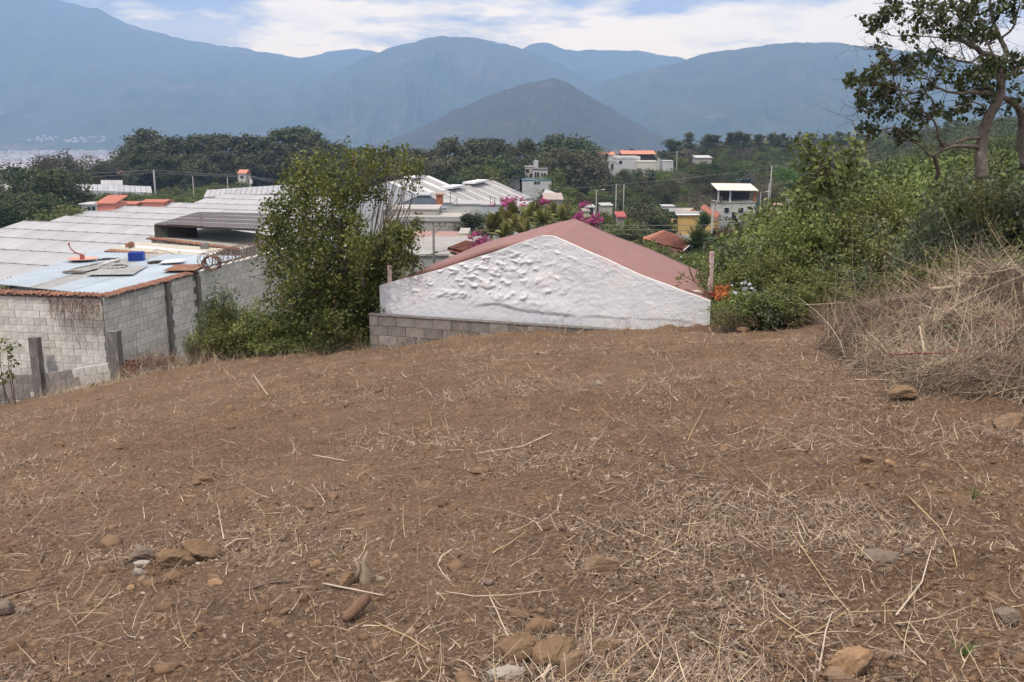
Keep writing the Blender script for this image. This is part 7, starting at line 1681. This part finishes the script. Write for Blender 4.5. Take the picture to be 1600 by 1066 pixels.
# straw, chaff and clods over the plot, too many to count
def zg(x, y): return H(x, y, True)
def scatter(n, ymin, ymax, rng, dens):
    out = []
    while sum(len(a) for a in out) < n:
        m = n * 2; y = np.exp(rng.uniform(math.log(ymin), math.log(ymax), m)); x = rng.uniform(-.66, .66, m) * y
        k = (dens(x, y) > rng.uniform(0, 1, m)) & (y < yedge(x) + .3); out.append(np.stack([x[k], y[k]], 1))
    a = np.vstack(out)[:n]; return a[:, 0], a[:, 1]
def dens_straw(x, y):
    b = S((fbm(x / 1.1, y / 1.1, 3, 51) + .12) / .5); right = S((x / y + .10) / .45)
    left = 1 - S((x / y + .12) / .25); smooth = np.exp(-(((x / y + .33) / .22) ** 2 + ((y - 8.0) / 3.2) ** 2))
    return np.clip((.10 + .75 * b) * (.30 + .85 * right) * (1 - .85 * smooth) + .08, 0, 1)
def dens_chaff(x, y): 
    b = S((fbm(x / .9 + 4, y / .9, 4, 52) + .15) / .4); smooth = np.exp(-(((x / y + .33) / .22) ** 2 + ((y - 8.0) / 3.2) ** 2)); return np.clip((.10 + .9 * b) * (1 - .8 * smooth), 0, 1)
rng = np.random.default_rng(61)
n = 80000; x, y = scatter(n, 2.3, 20, rng, dens_chaff); th = rng.uniform(0, 6.28, n)
ribbons('chaff', np.stack([x, y, zg(x, y) + .002], 1), np.stack([np.cos(th), np.sin(th), rng.normal(.02, .12, n)], 1), rng.gamma(2.2, .013, n).clip(.008, .10) * (1 + y / 14), rng.uniform(.0013, .0036, n) * (1 + y / 12), rng.uniform(.1, .8, n), rng, m_litter, np.clip(rng.normal(.47, .29, n), 0, 1), 'fine dry chaff and broken stalks strewn over the soil', 'chaff', seg=2)
n = 13000; x, y = scatter(n, 2.3, 19, rng, dens_straw); th = rng.uniform(0, 6.28, n); grp = fbm(x / .5, y / .5, 2, 53) * 3; th = th * .45 + grp
ribbons('straw', np.stack([x, y, zg(x, y) + .008], 1), np.stack([np.cos(th), np.sin(th), np.abs(rng.normal(0, .22, n))], 1), rng.gamma(2.0, .046, n).clip(.03, .42), rng.uniform(.0012, .0036, n) * (1 + y / 14), rng.uniform(.05, .55, n), rng, m_litter, np.clip(rng.normal(.52, .24, n), 0, 1), 'loose golden straw scattered over the plot, thickest on the right', 'straw', seg=4, zfloor=zg)
# dry leaf curls
n = 14000; x, y = scatter(n, 2.3, 15, rng, dens_chaff); c = np.stack([x, y, zg(x, y) + .006], 1); V, Fc, v = leaves(c, .026, rng, 1.7, 0, .6)
o = obj('leaf_litter', make_mesh('leaf_litter', V, Fc, attrmat('leaf_litter', [(0, (0.085, 0.055, 0.04)), (.5, (0.17, 0.12, 0.09)), (.85, (0.26, 0.20, 0.155)), (1.0, (0.42, 0.35, 0.28))]), False, v)); tag(o, 'small curled dry leaves lying on the soil', 'leaf litter', kind='stuff')
# clods and pebbles
def clods(name, n, ymin, ymax, size, mat_, label, seed, src, dens):
    rng = np.random.default_rng(seed); x, y = scatter(n, ymin, ymax, rng, dens); V0, F0_ = src; s = rng.gamma(2.0, size / 2, n).clip(size * .35, size * 4); m = len(V0)
    nz = 1 + rng.normal(size=(n, m)) * .24; sc = np.stack([s * rng.uniform(.8, 1.5, n), s * rng.uniform(.8, 1.3, n), s * rng.uniform(.55, 1.0, n)], 1)
    a = rng.uniform(0, 6.28, n); co, si = np.cos(a), np.sin(a); W = V0[None] * nz[..., None] * sc[:, None, :]
    X = W[..., 0] * co[:, None] - W[..., 1] * si[:, None] + x[:, None]; Y = W[..., 0] * si[:, None] + W[..., 1] * co[:, None] + y[:, None]; Z = W[..., 2] + (zg(x, y) + s * .15)[:, None]
    V = np.stack([X, Y, Z], -1).reshape(-1, 3); Fc = (F0_[None] + (np.arange(n) * m)[:, None, None]).reshape(-1, 3)
    o = obj(name, make_mesh(name, V, Fc, mat_, False, np.repeat(rng.uniform(0, 1, n), m))); tag(o, label, 'soil crumbs', kind='stuff')
m_cl = attrmat('clod_soil', [(0, (0.125, 0.076, 0.044)), (.5, (0.165, 0.105, 0.063)), (.94, (0.215, 0.14, 0.085)), (1, (0.29, 0.22, 0.16))], .95)
clods('soil_crumbs', 14000, 2.3, 9, .0055, m_cl, 'loose brown soil crumbs and grit near the camera', 71, ICO1, lambda x, y: np.clip(.35 + .8 * fbm(x / .7, y / .7, 3, 54), .08, 1))
clods('soil_clods', 520, 2.3, 19, .013, m_cl, 'larger dirt clods and pebbles scattered over the plot', 72, ICO2, lambda x, y: np.clip(.4 + .8 * fbm(x / 1.4, y / 1.4, 3, 55), .1, 1))
# dry grass fringe on the rim and round the stones
n = 2600; x = rng.uniform(-13, 9, n * 2); y = yedge(x) + rng.normal(-.15, .35, n * 2); k_ = (rng.uniform(size=n * 2) < np.where(x < -3, .9, .35)); x, y = x[k_][:n], y[k_][:n]; n = len(x)
ribbons('rim_grass', np.stack([x, y, zg(x, y)], 1), np.stack([rng.normal(0, .6, n), rng.normal(0, .4, n), rng.uniform(.3, 1.2, n)], 1), rng.uniform(.08, .42, n), rng.uniform(.004, .009, n), rng.uniform(.1, .6, n), rng, m_litter, np.clip(rng.normal(.7, .18, n), 0, 1), 'fringe of dry grass along the far rim of the plot', 'dry grass', seg=3)
# heap of dead vines by the wall corner
o = empty('dead_vine_heap', (-9.4, 24.8, Hc(-9.4, 24.8))); tag(o, 'reddish heap of dead vines at the foot of the wall corner', 'dead vines')
n = 1800; a = rng.uniform(0, 6.28, n); r_ = np.sqrt(rng.uniform(0, 1, n)); px_, py_ = r_ * np.cos(a) * .95, r_ * np.sin(a) * .55; P0 = np.stack([px_, py_, .55 * (1 - r_ ** 1.6) * rng.uniform(.3, 1, n)], 1)
q_ = ribbons('vine_tangle', P0, np.stack([rng.normal(size=n), rng.normal(size=n), rng.normal(0, .4, n)], 1), rng.uniform(.1, .5, n), rng.uniform(.006, .012, n), rng.uniform(.3, .9, n), rng, attrmat('dead_vine', [(0, (0.09, 0.05, 0.035)), (.6, (0.20, 0.12, 0.08)), (1, (0.30, 0.20, 0.13))]), rng.uniform(0, 1, n), parent=o)
# dead vines hanging over the wall
o = empty('hanging_vine', (-11.9, 26.2, ZT)); tag(o, 'dry brown vine hanging down the pale wall by the corner', 'vine')
n = 700; s_ = rng.uniform(-1.0, .55, n); dl = rng.gamma(1.6, .35, n).clip(.05, 2.0) * (1 - .4 * np.abs(s_ + .2)); P0 = np.stack([s_, .02 - .19 * s_ - .10 + rng.normal(0, .02, n), -rng.uniform(0, 1, n) * dl + .05], 1)
ribbons('vine_strands', P0, np.stack([rng.normal(0, .45, n), rng.normal(0, .08, n), -np.ones(n)], 1), rng.uniform(.1, .45, n), rng.uniform(.006, .012, n), rng.uniform(.1, .4, n), rng, MATS['dead_vine'], rng.uniform(0, 1, n), parent=o)
# two green weeds in the straw
for i, (px, py, lab) in enumerate(((1146, 822, 'tiny green weed in the straw, centre right'), (523, 876, 'tiny green leaf by the root stump'), (1520, 780, 'small green weed at the right'), (1505, 1025, 'small green sprout at the bottom right'))):
    g = G(px, py); o = empty('weed', g); tag(o, lab, 'weed'); n = 16 if i != 1 else 5
    ribbons('blades', np.zeros((n, 3)), np.stack([rng.normal(0, .5, n), rng.normal(0, .5, n), np.ones(n)], 1), rng.uniform(.03, .09, n), rng.uniform(.003, .007, n), rng.uniform(.1, .5, n), rng, L_bright, rng.uniform(0, 1, n), parent=o)
